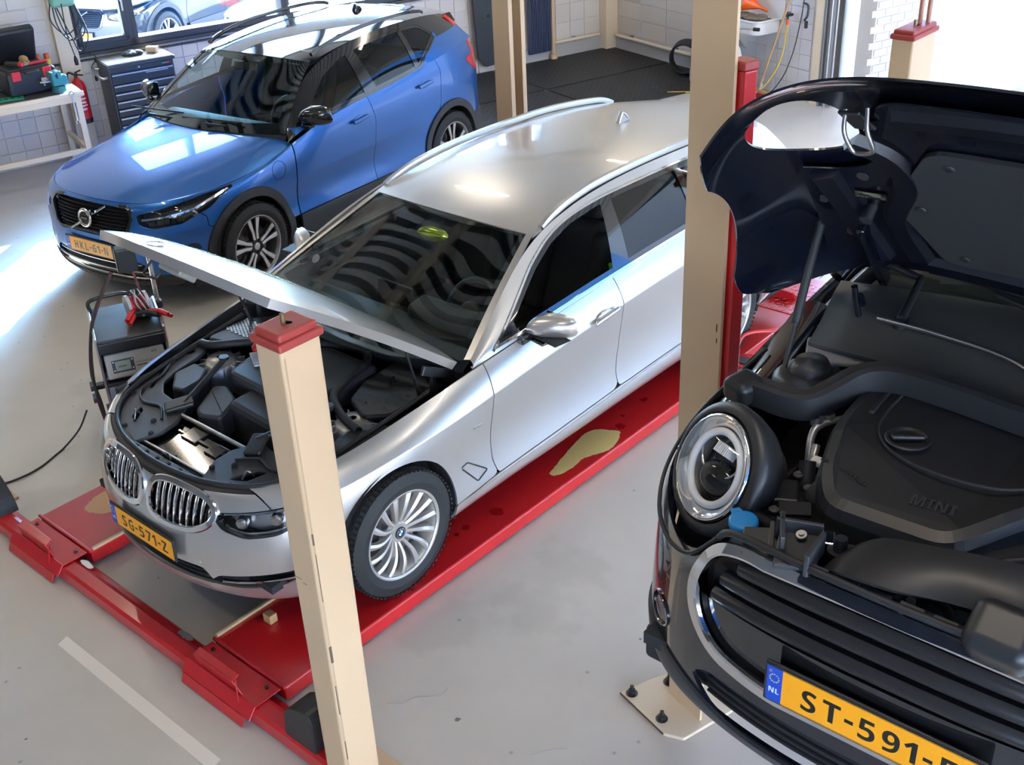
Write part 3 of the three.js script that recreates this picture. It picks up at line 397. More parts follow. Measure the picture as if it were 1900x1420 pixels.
// number plate: w x h, lies in its own x, y plane facing +z
function plateTex(txt, w = 1040, h = 220) { return ctex(w, h, (x) => {
  x.fillStyle = '#f0a010'; x.fillRect(0, 0, w, h); x.fillStyle = '#1546b4'; x.fillRect(0, 0, 84, h);
  x.fillStyle = '#e9c93a'; for (let k = 0; k < 12; k++) { x.beginPath(); x.arc(42 + 24 * Math.sin(k / 6 * PI), 72 - 24 * Math.cos(k / 6 * PI), 4, 0, 7); x.fill(); }
  x.fillStyle = '#f2f2f2'; x.font = 'bold 46px sans-serif'; x.textAlign = 'center'; x.fillText('NL', 42, 166);
  x.fillStyle = '#15130f'; x.font = 'bold 176px sans-serif'; x.textBaseline = 'middle'; const n = txt.length, tw = [...txt].map((c) => c === '-' ? 62 : c === '1' ? 84 : 116), tot = tw.reduce((a, b) => a + b, 0), s = Math.min(1, (w - 150) / tot); let p = 84 + (w - 84 - tot * s) / 2;
  [...txt].forEach((c, k) => { x.save(); x.translate(p + tw[k] * s / 2, h / 2 + 8); if (c === '-') x.fillRect(-22, -10, 44, 22); else { const m = x.measureText(c).width; x.scale(Math.min(1, 104 * s / m), 1); x.fillText(c, 0, 0); } x.restore(); p += tw[k] * s; });
  x.strokeStyle = '#3a2a08'; x.lineWidth = 3; x.strokeRect(4, 4, w - 8, h - 8);
}); }
function plate(car, txt, x, y, z, tilt = 0, turn = 0) {
  const g = new THREE.Group(); const o = part(car, 'number_plate', box(0.535, 0.126, 0.012, 0.008, 0, 0, 0), MT.plastic, 'yellow number plate in a black holder'); o.position.set(x, y, z); o.rotation.set(tilt, turn, 0);
  const f = new THREE.PlaneGeometry(0.52, 0.11); part(o, 'plate_face', f.translate(0, 0, 0.0075), mat(1, 1, 1, 0.35, 0, { map: plateTex(txt) }));
  for (const s of [-1, 1]) part(o, 'plate_screw', cyl(0.004, 0.003, s * 0.25, 0.04 , 0.008, PI / 2, 0, 0, 10), MT.alu);
  return o;
}
function seat(car, x, y, z, s = 1) {
  const o = part(car, 'seat', [box(0.50, 0.16, 0.52, 0.06, 0, 0, 0), box(0.10, 0.10, 0.5, 0.045, -0.22, 0.07, 0.0), box(0.10, 0.10, 0.5, 0.045, 0.22, 0.07, 0)], MT.seat); o.position.set(x, y, z);
  part(o, 'seat_back', at([box(0.34, 0.62, 0.13, 0.06, 0, 0.33, 0), box(0.12, 0.56, 0.17, 0.05, -0.2, 0.31, 0.03), box(0.12, 0.56, 0.17, 0.05, 0.2, 0.31, 0.03)], 0, 0.05, -0.27, -0.38), MT.seat);
  part(o, 'head_restraint', at(box(0.27, 0.17, 0.10, 0.045), 0, 0.74, -0.52, -0.2), MT.seat);
  return o;
}
function steering(car, x, y, z, mt = MT.plastic) { const o = part(car, 'steering_wheel', new THREE.TorusGeometry(0.185, 0.016, 12, 40), mt); o.position.set(x, y, z); o.rotation.x = -0.45; part(o, 'airbag', [sph(0.07, 0, 0, 0.02, 1.1, 0.9, 0.45), box(0.34, 0.035, 0.02, 0.008), box(0.035, 0.17, 0.02, 0.008, 0, -0.09, 0)], mt); return o; }
function archLiner(car, x0, x1, y, z, r) { part(car, 'wheel_arch_liner', fgrid((u, v) => { const a = lerp(-0.35, PI + 0.35, u); return [lerp(x0, x1, v), y + r * Math.sin(a), z + r * Math.cos(a)]; }, 28, 2), MT.matte); part(car, 'arch_wall', bx(Math.min(x0, x1) === x0 ? x0 : x0 - 0.01, Math.min(x0, x1) === x0 ? x0 + 0.01 : x0, y - 0.1, y + r, z - r, z + r, 0), MT.matte); }
const ringPts = (r0, r1, n = 40) => [circ(r1, n), circ(r0, n)];
function roundel(x, w, h) { const c = w / 2; x.fillStyle = '#0c0d10'; x.fillRect(0, 0, w, h); x.fillStyle = '#cfd3d6'; x.beginPath(); x.arc(c, c, c * 0.98, 0, 7); x.fill(); x.fillStyle = '#101216'; x.beginPath(); x.arc(c, c, c * 0.93, 0, 7); x.fill(); x.fillStyle = '#e8eaec'; x.font = 'bold ' + w * 0.17 + 'px sans-serif'; x.textAlign = 'center'; x.textBaseline = 'middle'; [['B', -0.75], ['M', 0], ['W', 0.75]].forEach(([t, a]) => { x.save(); x.translate(c, c); x.rotate(a); x.fillText(t, 0, -c * 0.76); x.restore(); }); for (let k = 0; k < 4; k++) { x.fillStyle = k % 2 ? '#f0f2f4' : '#2a78c0'; x.beginPath(); x.moveTo(c, c); x.arc(c, c, c * 0.56, k * PI / 2 - PI, k * PI / 2 - PI / 2); x.fill(); } }
function mirrorShell() { // door mirror cap, tapering outward, hollow side to the rear
  const sec = (x, h, d, y, z) => Array.from({ length: 13 }, (_, k) => { const a = k / 12 * PI; return [x, y + h * Math.cos(a), z + d * Math.pow(Math.sin(a), 0.75)]; });
  return gnet([sec(.872, .01, .01, 1.035, -1.0), sec(.878, .045, .06, 1.035, -1.05), sec(.92, .062, .105, 1.04, -1.09), sec(.99, .066, .10, 1.043, -1.115), sec(1.05, .060, .075, 1.043, -1.13), sec(1.085, .045, .04, 1.04, -1.14), sec(1.092, .012, .012, 1.035, -1.145)], 16, 20);
}
// ---------------------------------------------------------------- silver estate car on the lift, bonnet open
{
  const car = thing('estate_car', 'silver estate car with open bonnet standing on the red lift', 'car', [0, RY, 0]);
  const PLAN = [[0, .835], [.22, .825], [.42, .775], [.60, .70], [.745, .59], [.845, .43], [.895, .22], [.918, 0], [.925, -.35], [.925, -.75], [.93, -1.2], [.932, -1.75], [.932, -2.3], [.935, -2.75], [.935, -3.1], [.92, -3.5], [.86, -3.85], [.72, -4.02], [.40, -4.08], [0, -4.09]];
  const belt = keyed([0, .752], [4, .778], [7, .862], [8, .915], [9, .968], [11, 1.042], [12, 1.066], [14, 1.085], [19, 1.09]);
  const K = (a) => keyed(...[0, 4, 7, 9, 12, 14, 17, 19].map((s, k) => [s, a[k]]));
  const RYS = [[.20, .20, .20, .20, .21, .22, .30, .30], [.225, .23, .23, .235, .25, .25, .35, .35], [.30, .30, .29, .30, .32, .31, .42, .42], [.38, .39, .40, .37, .39, .42, .5, .5], [.46, .48, .52, .51, .54, .55, .6, .6], [.53, .56, .63, 0, 0, .68, .72, .72], [.60, .63, .71, 0, 0, .80, .84, .84], [.66, .69, .77, 0, 0, .89, .92, .92], [.71, .735, .815, 0, 0, .97, .98, .98], [.742, .765, .845, 0, 0, 1.04, 1.05, 1.05], [0, 0, 0, 0, 0, 0, 0, 0]];
  const RIN = [[.05, .05, .05, .075, .075, .05, .05, .05], [.01, .01, .015, .03, .03, .02, .01, .01], [0, 0, .01, .008, .008, .01, 0, 0], [0, 0, .008, .030, .030, .01, 0, 0], [0, 0, .004, .050, .050, .005, 0, 0], [.025, .01, 0, .042, .042, 0, 0, 0], [.045, .03, .004, .016, .016, .004, .01, .01], [.062, .055, .018, .006, .006, .010, .03, .03], [.077, .085, .048, .022, .022, .03, .06, .06], [.092, .115, .085, .045, .045, .05, .09, .09], [.12, .145, .125, .07, .065, .07, .12, .12]];
  const dr = [0, 0, 0, 0, 0, .37, .225, .155, .095, .038, 0];
  const stations = PLAN.map(([x, z], s) => {
    const A = PLAN[Math.max(s - 1, 0)], B = PLAN[Math.min(s + 1, 19)]; let nx = -(B[1] - A[1]), nz = B[0] - A[0]; const l = Math.hypot(nx, nz); nx /= l; nz /= l; if (s === 0) { nx = 0; nz = 1; } if (s === 19) { nx = 0; nz = -1; }
    return RYS.map((ys, r) => { const door = sm(7, 9, s) * (1 - sm(12.5, 14, s)); let y = r === 10 ? belt(s) : r < 5 ? K(ys)(s) : 0; if (r >= 5 && r < 10) { const yk = keyed(...[[0, 0], [4, 1], [7, 2], [14, 5], [17, 6], [19, 7]].map(([q, k]) => [q, ys[k]]))(s); y = lerp(yk, belt(s) - dr[r], door); } const d = K(RIN[r])(s); return [x - nx * d, y, z - nz * d]; });
  });
  const rows = RYS.map((_, r) => mirrorRow(stations.map((c) => c[r])));
  rows.splice(8, 0, rows[7].map((q) => [...q]));                       // crease through the door handles
  const skin = outward(gnet(rows, 300, 64));
  const inL = (x) => x, S = MT.silver, g = 0.003;
  const P = (q) => sdp(q), side = (f) => (x, y, z) => f(z, y);
  const fender = P([[.33, .585], [.42, .60], [.50, .64], [.56, .70], [.62, 1.0], [.5, 1.3], [-.62, 1.3], [-.684, .97], [-.684, .90], [-.668, .62], [-.663, .42], [-.69, .325], [-.36, .30], [-.3, .1], [.33, .1]]);
  const doorF = P(rp([[-.684, 1.3, 0], [-.684, .90], [-.668, .62], [-.663, .42], [-.69, .325], [-1.745, .362], [-1.735, .456], [-1.770, .63], [-1.766, .92], [-1.70, 1.3, 0]], .02));
  const doorR = P(rp([[-1.70, 1.3, 0], [-1.766, .92], [-1.770, .63], [-1.735, .456], [-1.745, .362], [-2.50, .38], [-2.56, .52], [-2.68, .68], [-2.80, .78], [-2.84, .95], [-2.80, 1.3, 0]], .03));
  const arch = (zc, r = .372) => (x, y, z) => Math.hypot(z - zc, (y - .345) * 1.0) - r;
  const AF = arch(0), AR = arch(-2.975), L = (x, y, z) => x - 0.02, Rr = (x, y, z) => -x - 0.02;
  // front openings, in (x, y)
  const kid = cr([[.028, .63], [.045, .70], [.10, .735], [.22, .742], [.36, .728], [.43, .695], [.445, .645], [.40, .59], [.30, .553], [.15, .545], [.055, .565]], 6, true);
  const kidS = sdp(kid), kidF = (x, y, z) => z > .3 ? -kidS(Math.abs(x), y) : 1;
  const lampP = rp([[.452, .668], [.56, .683], [.70, .705], [.815, .735], [.83, .70], [.80, .645], [.72, .585], [.60, .565], [.49, .590], [.448, .625]], .02), lampS = sdp(lampP), lampF = (x, y, z) => z > .2 ? -lampS(Math.abs(x), y) : 1;
  const lowP = rp([[-.44, .285], [.44, .285], [.38, .372], [-.38, .372]], .03), lowS = sdp(lowP), lowF = (x, y, z) => z > .3 ? -lowS(x, y) : 1;
  const fogP = rp([[.42, .288], [.56, .290], [.72, .315], [.80, .36], [.79, .40], [.62, .372], [.46, .345], [.40, .30]], .016), fogS = sdp(fogP), fogF = (x, y, z) => z > .2 ? -fogS(Math.abs(x), y) : 1;
  const front = (x, y, z) => z - 0.02, nf = (x, y, z) => -fender(z, y) - g;
  const top_ = (x, y, z) => z > .3 ? .728 + .045 * Math.abs(x) - y : 1;
  part(car, 'front_bumper', flange(clips(skin, front, nf, kidF, lampF, lowF, fogF, AF, top_)), S); part(car, 'bumper_top', clips(off(skin, -.003), front, nf, (x, y, z) => z > .3 ? -top_(x, y, z) : -1, kidF, lampF), MT.plastic, 'black strip between bumper and engine bay');
  for (const sd of [L, Rr]) {
    part(car, 'fender', flange(clips(skin, sd, (x, y, z) => fender(z, y) - g, lampF, AF, (x, y, z) => z + .75)), S);
    part(car, 'front_door', flange(clips(skin, sd, (x, y, z) => doorF(z, y) - g)), S);
    part(car, 'rear_door', flange(clips(skin, sd, (x, y, z) => doorR(z, y) - g, AR)), S);
    const sill = (x, y, z) => Math.min(-doorF(z, y) - g, -doorR(z, y) - g, -fender(z, y) - g);
    part(car, 'sill_panel', flange(clips(skin, sd, sill, AF, AR, (x, y, z) => -z - .25, (x, y, z) => z + 2.70, (x, y, z) => .5 - y)), S);
    part(car, 'rear_quarter', flange(clips(skin, sd, sill, AR, (x, y, z) => -z - 2.45, (x, y, z) => z + 3.9, (x, y, z) => Math.max(y - .5, -z - 2.7))), S);
  }
  part(car, 'tailgate', clips(skin, (x, y, z) => -z - 3.905), S);
  part(car, 'inner_shell', off(clips(skin, (x, y, z) => -z - .45, (x, y, z) => y - .3, AR), -.05), S);
  part(car, 'underbody', [bx(-.82, .82, .17, .24, -3.9, .40, .02), bx(-.80, .80, .22, .40, -3.9, -.42, .02)], MT.matte);
  // wheels and arches
  const cap = (o, e) => { part(o, 'hub_cap', at(cyl(.032, .008, 0, 0, 0, 0, 0, -PI / 2, 32), e - .028, 0, 0), MT.plastic); part(o, 'roundel', at(new THREE.CircleGeometry(.026, 32), e - .0235, 0, 0, 0, PI / 2, 0), mat(1, 1, 1, .25, 0, { map: ctex(128, 128, roundel) })); };
  for (const z of [0, -2.975]) for (const s of [1, -1]) { wheel(car, s * .80, .335, z, .335, .232, .235, s, bladeSpokes(15, MT.alloy), cap); archLiner(car, s * .60, s * .895, .345, z, .385); }
  // greenhouse: side frames, glass, roof, windscreen
  const bl = [[.852, .966, -.60], [.862, .985, -.80], [.865, 1.008, -1.15], [.867, 1.036, -1.6], [.868, 1.058, -2.1], [.868, 1.076, -2.6], [.862, 1.086, -3.1], [.83, 1.09, -3.6], [.76, 1.09, -3.95]];
  const ed = [[.825, 1.0, -.62], [.745, 1.155, -.91], [.66, 1.305, -1.20], [.615, 1.40, -1.52], [.597, 1.452, -2.0], [.597, 1.452, -2.5], [.595, 1.432, -3.0], [.575, 1.38, -3.5], [.54, 1.28, -3.92]];
  const mx = (t, b) => bl.map((q, k) => q.map((v, c) => lerp(v, ed[k][c], t) + (c === 0 ? b : 0)));
  const gh = outward(gnet([bl, mx(.33, .016), mx(.66, .016), ed], 120, 28));
  const dlo = rp([[-.755, .997], [-1.15, 1.022], [-1.6, 1.048], [-2.1, 1.07], [-2.6, 1.086], [-3.15, 1.10], [-3.38, 1.16, .05], [-3.3, 1.27, .08], [-2.95, 1.372], [-2.6, 1.397], [-2.1, 1.404], [-1.85, 1.398], [-1.62, 1.376], [-1.43, 1.332], [-1.25, 1.262], [-1.09, 1.178], [-.91, 1.080]], .02), dS = sdp(dlo);
  const pil = [[-1.742, 1.02], [-1.90, 1.03], [-2.02, 1.42], [-1.93, 1.42]], pS = sdp(pil), pil2 = [[-2.56, 1.05], [-2.62, 1.05], [-2.70, 1.42], [-2.64, 1.42]], p2 = sdp(pil2);
  const Fs = sdp(rp([[-.82, 1.005], [-1.15, 1.03], [-1.73, 1.062], [-1.885, 1.375], [-1.62, 1.357], [-1.45, 1.318], [-1.27, 1.246], [-1.11, 1.164], [-.93, 1.066]], .03));
  for (const s of [1, -1]) {
    const M = (m) => s > 0 ? m : mir(m), hs = hit(gh, 'x', 1);
    part(car, 'side_frame', M(flange(clips(gh, (x, y, z) => -dS(z, y) - .001))), S);
    part(car, 'window_seal', M(clips(off(gh, -.002), (x, y, z) => dS(z, y) + .004, (x, y, z) => -dS(z, y) + .028)), MT.gloss);
    for (const q of [pS, p2]) part(car, 'pillar_trim', M(clips(off(gh, -.001), (x, y, z) => q(z, y), (x, y, z) => dS(z, y))), MT.gloss);
    if (s < 0) part(car, 'front_window', M(clips(off(gh, -.006), (x, y, z) => dS(z, y) - .02, (x, y, z) => z + 1.82)), MT.glass);
    part(car, 'rear_window', M(clips(off(gh, -.006), (x, y, z) => dS(z, y) - .02, (x, y, z) => -z - 1.90, (x, y, z) => z + 2.60)), MT.tint);
    part(car, 'quarter_window', M(clips(off(gh, -.006), (x, y, z) => dS(z, y) - .02, (x, y, z) => -z - 2.66)), MT.tint);
    const ct = trim(hs, cr(dlo.slice(0, 1).concat([[-1.15, 1.022], [-1.6, 1.048], [-2.1, 1.07], [-2.6, 1.086], [-3.15, 1.10]]), 8), .016, .006, false, 0), c2 = trim(hs, cr([[-.755, .997], [-.91, 1.080], [-1.09, 1.178], [-1.25, 1.262], [-1.43, 1.332], [-1.62, 1.376], [-1.85, 1.398], [-2.1, 1.404], [-2.6, 1.397], [-2.95, 1.372], [-3.28, 1.275]], 8), .015, .006, false, 0);
    for (const c of [ct, c2]) part(car, 'window_trim', s > 0 ? c : mirG(c), MT.chrome, 'bright trim along the side windows');
  }
  const rr = [[[.603, 1.352, -1.375], [.45, 1.366, -1.345], [.25, 1.379, -1.315], [0, 1.386, -1.30]], [[.613, 1.398, -1.55], [.46, 1.413, -1.54], [.25, 1.427, -1.53], [0, 1.432, -1.53]], [[.597, 1.45, -2.0], [.46, 1.464, -2.0], [.25, 1.476, -2.0], [0, 1.48, -2.0]], [[.597, 1.45, -2.5], [.46, 1.466, -2.5], [.25, 1.478, -2.5], [0, 1.482, -2.5]], [[.595, 1.43, -3.0], [.46, 1.446, -3.0], [.25, 1.457, -3.0], [0, 1.461, -3.0]], [[.575, 1.378, -3.5], [.45, 1.398, -3.5], [.25, 1.41, -3.52], [0, 1.414, -3.52]], [[.54, 1.28, -3.92], [.42, 1.32, -3.93], [.22, 1.335, -3.95], [0, 1.34, -3.95]]];
  const roof = outward(gnet(rr.map((r) => mirrorRow(r.slice().reverse())), 60, 70));
  part(car, 'roof', flange(clips(roof, (x, y, z) => .58 + .03 * sm(-1.62, -1.45, z) - Math.abs(x)), .02), S);
  for (const s of [1, -1]) part(car, 'roof_ditch', off(clips(roof, (x, y, z) => s * x - .572 - .05 * sm(-1.66, -1.5, z)), -.004), MT.seal);
  const rh = hit(roof, 'y', 1), bk = [[.74, 1.09, -4.06], [.4, 1.10, -4.11], [0, 1.10, -4.12]];
  part(car, 'rear_window', gnet([mirrorRow([[0, 1.34, -3.95], [.22, 1.335, -3.95], [.42, 1.32, -3.93], [.54, 1.28, -3.92]]), mirrorRow([[0, 1.09, -4.08], [.3, 1.09, -4.08], [.55, 1.09, -4.05], [.74, 1.09, -3.97]])], 20, 6), MT.tint);
  for (const s of [1, -1]) { // raised rail on the roof edge
    const pth = cr([[.603, 1.372, -1.45], [.594, 1.41, -1.55], [.587, 1.448, -1.72], [.580, 1.475, -2.0], [.580, 1.478, -2.5], [.578, 1.46, -3.0], [.56, 1.405, -3.48], [.55, 1.35, -3.64]], 6).map(([x, y, z]) => [s * x, y, z]);
    part(car, 'roof_rail', sweepProfile(pth, [[-.016, -.02], [-.019, .0], [-.013, .014], [.013, .014], [.019, 0], [.016, -.02]], () => [0, 1, 0]), mat(.62, .62, .60, .28, .9));
  }
  const ws = [[[0, .985, -.34], [.35, .983, -.40], [.62, .98, -.52], [.82, .992, -.635]], [[0, 1.13, -.69], [.3, 1.125, -.73], [.56, 1.12, -.81], [.742, 1.14, -.915]], [[0, 1.275, -1.02], [.28, 1.265, -1.05], [.5, 1.25, -1.12], [.662, 1.268, -1.18]], [[0, 1.386, -1.30], [.25, 1.379, -1.315], [.45, 1.366, -1.345], [.605, 1.352, -1.375]]].map(mirrorRow);
  const wsk = outward(gnet(ws, 60, 40)), wid = (y) => lerp(.82, .605, clamp((y - .992) / .36, 0, 1));
  for (const s of [1, -1]) part(car, 'a_pillar', clips(wsk, (x, y, z) => s * x - (wid(y) - .036)), S);
  part(car, 'windscreen', clips(off(wsk, -.004), (x, y, z) => wid(y) - .038 - Math.abs(x)), MT.glass);
  const fr = (x, y, z) => Math.min(wid(y) - .075 - Math.abs(x), 1.362 - y - .02 * Math.abs(x), y - 1.035 + .0);
  part(car, 'windscreen_border', clips(off(wsk, -.008), (x, y, z) => wid(y) - .038 - Math.abs(x), (x, y, z) => -fr(x, y, z)), MT.gloss, 'black printed border of the windscreen');
  part(car, 'inspection_sticker', at(new THREE.CircleGeometry(.028, 24), -.60, 1.10, -.86, -0.75, 0, 0), mat(.35, .33, .45, .5));
  part(car, 'antenna_fin', at(ext(cr([[0, 0], [.03, .05], [.075, .075], [.09, .07], [.12, .02], [.125, 0]], 4), .035, .012), .0175, 1.452, -3.08, 0, -PI / 2, 0), S);
  // open bonnet
  const hood = [[[0, .765, .735], [.3, .768, .70], [.52, .772, .60], [.65, .778, .50]], [[0, .835, .60], [.32, .833, .56], [.6, .82, .44], [.712, .805, .36]], [[0, .895, .30], [.35, .893, .27], [.64, .872, .15], [.755, .848, .10]], [[0, .945, -.05], [.37, .943, -.08], [.67, .915, -.17], [.778, .888, -.22]], [[0, .975, -.40], [.38, .972, -.46], [.68, .952, -.56], [.792, .925, -.63]]].map(mirrorRow);
  const hb = new THREE.Group(), HA = -43 * PI / 180, hy = .93, hz = -.66, hm = outward(gnet(hood, 60, 50));
  const bon = part(car, 'bonnet', at(flange(hm, .045), 0, -hy, -hz), S); bon.position.set(0, hy + .055, hz + .075); bon.rotation.x = HA;
  const hk = hit(hm, 'y', 1);
  part(bon, 'bonnet_inner', at([off(clips(hm, (x, y, z) => .60 - Math.abs(x) + .1 * (y - .8), (x, y, z) => z + .55, (x, y, z) => .62 - z - .55 * x * x), -.035)], 0, -hy, -hz), MT.silver);
  const em = hk(0, .66); const rd = part(bon, 'roundel', at(new THREE.CircleGeometry(.041, 40), 0, em.P[1] - hy + .004, em.P[2] - hz, -1.05, 0, 0), mat(1, 1, 1, .25, 0, { map: ctex(256, 256, roundel) }));
  part(rd, 'roundel_ring', at(new THREE.TorusGeometry(.041, .0025, 8, 40), 0, em.P[1] - hy + .004, em.P[2] - hz, -1.05, 0, 0), MT.chrome);
  part(bon, 'bonnet_catch', at(tube([[.05, 0, 0], [.05, -.07, .01], [.02, -.08, .012], [-.02, -.08, .012], [-.05, -.07, .01], [-.05, 0, 0]], .006, 40, 8), 0, .74 - hy, .60 - hz), MT.darkSteel);
  part(bon, 'catch_bracket', at(box(.16, .05, .10, .01), .15, .735 - hy, .60 - hz), mat(.30, .30, .28, .5));
  for (const s of [1, -1]) { part(car, 'bonnet_hinge', [at(box(.02, .05, .26, .005), s * .70, .93, -.52, -.5), at(box(.02, .20, .03, .005), s * .69, .86, -.48)], MT.darkSteel); part(car, 'gas_strut', [rod([s * .66, .80, -.42], [s * .67, .95, -.38], .011), rod([s * .67, .95, -.38], [s * .68, 1.13, -.33], .006)], MT.darkSteel); }
  // kidney grilles
  const hz_ = hit(clips(skin, (x, y, z) => z - .15), 'z', 1), fz = (q, d = 0) => { const r = hz_(q[0], q[1]); return r.P.map((v, k) => v + d * r.N[k]); };
  for (const s of [1, -1]) {
    const ring = kid.map(([x, y]) => [s * x, y]); const gr = part(car, 'grille', trim(hz_, ring, .034, .020, true, -.006), MT.chrome, 'chrome-framed kidney grille');
    part(gr, 'grille_back', clips(off(skin, -.055), (x, y, z) => z > .3 && s * x > 0 ? kidS(Math.abs(x), y) + .01 : -1), MT.matte);
    for (let k = 0; k < 9; k++) { const x0 = .075 + k * .042, ys = [.74, .545]; let a = null, b = null; for (let y = .75; y > .53; y -= .004) if (kidS(x0, y) > .012) { a ??= y; b = y; } if (!a) continue; const pts = [0, .25, .5, .75, 1].map((t) => { const y = lerp(a, b, t), q = fz([s * x0, y], .004 * Math.sin(t * PI) - .010); return q; }); part(gr, 'slat', sweepProfile(cr(pts, 4), [[-.004, -.03], [-.004, .0], [-.0015, .004], [.0015, .004], [.004, 0], [.004, -.03]], () => [0, .2, 1]), mat(.5, .5, .5, .15, 1)); }
    // headlamp behind a clear lens
    const lm = (d, e, mt, nm, par, lab) => part(par, nm, clips(off(skin, d), (x, y, z) => z > .2 && s * x > 0 ? lampS(Math.abs(x), y) - e : -1), mt, lab);
    const hl = part(car, 'headlamp', flange(clips(off(skin, -.001), (x, y, z) => z > .2 && s * x > 0 ? lampS(Math.abs(x), y) - .001 : -1, (x, y, z) => .006 - lampS(Math.abs(x), y)), .05), MT.gloss, 'slim headlamp under a clear lens');
    lm(0, .002, MT.lens, 'lens', hl); lm(-.075, 0, MT.satin, 'reflector', hl);
    for (const [x, y] of [[.56, .628], [.70, .65]]) { const q = fz([s * x, y], -.045); part(hl, 'lamp_module', [at(cyl(.028, .03, 0, 0, 0, PI / 2, 0, 0, 24), ...q, 0, s * .6, 0), at(cyl(.020, .04, 0, 0, 0, PI / 2, 0, 0, 24), ...fz([s * x, y], -.038), 0, s * .6, 0)], MT.satin); }
    part(hl, 'light_blade', trim(hz_, cr([[.46, .655], [.56, .672], [.70, .692], [.80, .715]], 6).map(([x, y]) => [s * x, y]), .016, .008, false, -.035), MT.chrome); part(hl, 'lower_trim', trim(hz_, cr([[.50, .598], [.60, .582], [.72, .602], [.79, .645]], 6).map(([x, y]) => [s * x, y]), .012, .006, false, -.03), MT.chrome);
    // lower side intakes with chrome strips
    part(car, 'side_intake', clips(off(skin, -.05), (x, y, z) => z > .2 && s * x > 0 ? fogS(Math.abs(x), y) + .01 : -1), MT.matte);
    for (const [a, b, w, c] of [[.365, .40, .020, .01], [.325, .355, .012, 0]]) part(car, 'intake_trim', trim(hz_, cr([[.47, a - .012], [.58, a], [.70, b - .012], [.785, b]], 6).map(([x, y]) => [s * x, y]), w, .014, false, -.012 - c), MT.chrome);
    part(car, 'parking_sensor', at(cyl(.0125, .004, 0, 0, 0, PI / 2, 0, 0, 20), ...fz([s * .36, .395], .001), 0, s * .25, 0), S);
  }
  part(car, 'lower_grille', clips(off(skin, -.045), (x, y, z) => z > .3 ? lowS(x, y) + .01 : -1), MT.matte);
  for (let k = 0; k < 4; k++) part(car, 'grille_bar', trim(hz_, cr([[-.44, .275 + k * .026], [0, .275 + k * .026], [.44, .275 + k * .026]], 8), .008, .012, false, -.035), MT.plastic);
  plate(car, 'SG-571-Z', 0, .443, .842, -.03);
  // doors: handles, mirrors, side vent, sill strip, badge
  const hx = hit(clips(skin, (x) => x - .3), 'x', 1), sx = (z, y, d = 0) => { const r = hx(z, y); return r.P.map((v, k) => v + d * r.N[k]); };
  for (const s of [1, -1]) {
    const mg_ = (q) => s > 0 ? gm(q) : mirG(q);
    for (const [z, y] of [[-1.59, .882], [-2.58, .925]]) { const q = sx(z, y, .022); const h = part(car, 'door_handle', mg_(at(box(.026, .028, .22, .013), ...q, .08, 0, 0)), MT.chrome); part(h, 'handle_recess', mg_(at(sph(1, 0, 0, 0, .012, .034, .075), ...sx(z, y, .001))), MT.silver); }
    const m0 = sx(-.93, .955);
    const mb = part(car, 'mirror', mg_([at(gnet([[[.86, 1.0, -1.10], [.86, 1.0, -.98], [.88, .985, -.90], [.88, .985, -.90]], [[.90, 1.09, -1.12], [.90, 1.10, -1.02], [.92, 1.07, -.93], [.92, 1.03, -.90]], [[1.02, 1.10, -1.15], [1.02, 1.11, -1.06], [1.03, 1.07, -.985], [1.03, 1.04, -.955]], [[1.08, 1.06, -1.16], [1.08, 1.07, -1.09], [1.085, 1.05, -1.03], [1.08, 1.03, -1.02]], [[1.085, 1.0, -1.15], [1.085, 1.0, -1.10], [1.08, 1.0, -1.05], [1.075, 1.0, -1.04]]], 20, 14), 0, 0, 0)]), S);
    const sh = mg_(sweepProfile([[.885, 1.035, -.925], [.92, 1.045, -.965], [1.0, 1.05, -1.04], [1.05, 1.045, -1.10]].map((q) => q), cr([[-.09, -.045], [-.07, .035], [0, .052], [.07, .035], [.09, -.045], [0, -.055]], 3, true), () => [0, 1, 0]));
    mb.geometry = gm(mg_(mirrorShell())); part(mb, 'mirror_glass', mg_(at(box(.17, .105, .004, .03), .985, 1.045, -1.118, 0, -.12)), MT.chrome); part(mb, 'mirror_base', mg_([at(box(.13, .020, .07, .009), .925, .972, -1.03, 0, -.2), box(.05, .05, .07, .015, .872, .985, -.97)]), MT.gloss); part(mb, 'mirror_band', mg_(at(box(.20, .006, .11, .003), .985, .995, -1.045, 0, -.15)), MT.seal);
    const vq = cr([[-.425, .490], [-.478, .496], [-.612, .392], [-.60, .365], [-.53, .362], [-.425, .47]], 3, true); part(car, 'side_vent', mg_(trim(hx, rp([[-.43, .487], [-.478, .496], [-.615, .388], [-.535, .358]], .012, 3), .008, .004, true)), MT.gloss);
    part(car, 'sill_strip', mg_(trim(hx, cr([[-.37, .302], [-1.0, .318], [-1.7, .344], [-2.4, .368]], 10), .008, .004, false)), MT.chrome); part(car, 'side_badge', mg_(trim(hx, [[-.53, .676], [-.595, .669]], .012, .003, false)), MT.satin);
    part(car, 'sail_panel', mg_(clips(off(gh, -.001), (x, y, z) => dS(z, y) - .004, (x, y, z) => z + .955)), MT.gloss);
  }
  // cabin
  part(car, 'dashboard', [gm(gnet([[[-.74, .80, -.62], [0, .80, -.60], [.74, .80, -.62]], [[-.72, .97, -.66], [0, .98, -.52], [.72, .97, -.66]], [[-.72, .985, -.86], [0, .99, -.86], [.72, .985, -.86]], [[-.72, .88, -.98], [0, .86, -1.0], [.72, .88, -.98]], [[-.72, .60, -.96], [0, .60, -1.0], [.72, .60, -.96]]], 16, 16)), box(.44, .10, .16, .04, .38, 1.0, -.90, .15)], MT.dash);
  part(car, 'centre_screen', box(.27, .12, .012, .006, -.02, 1.02, -.92, -.15), MT.gloss); steering(car, .38, .93, -1.12);
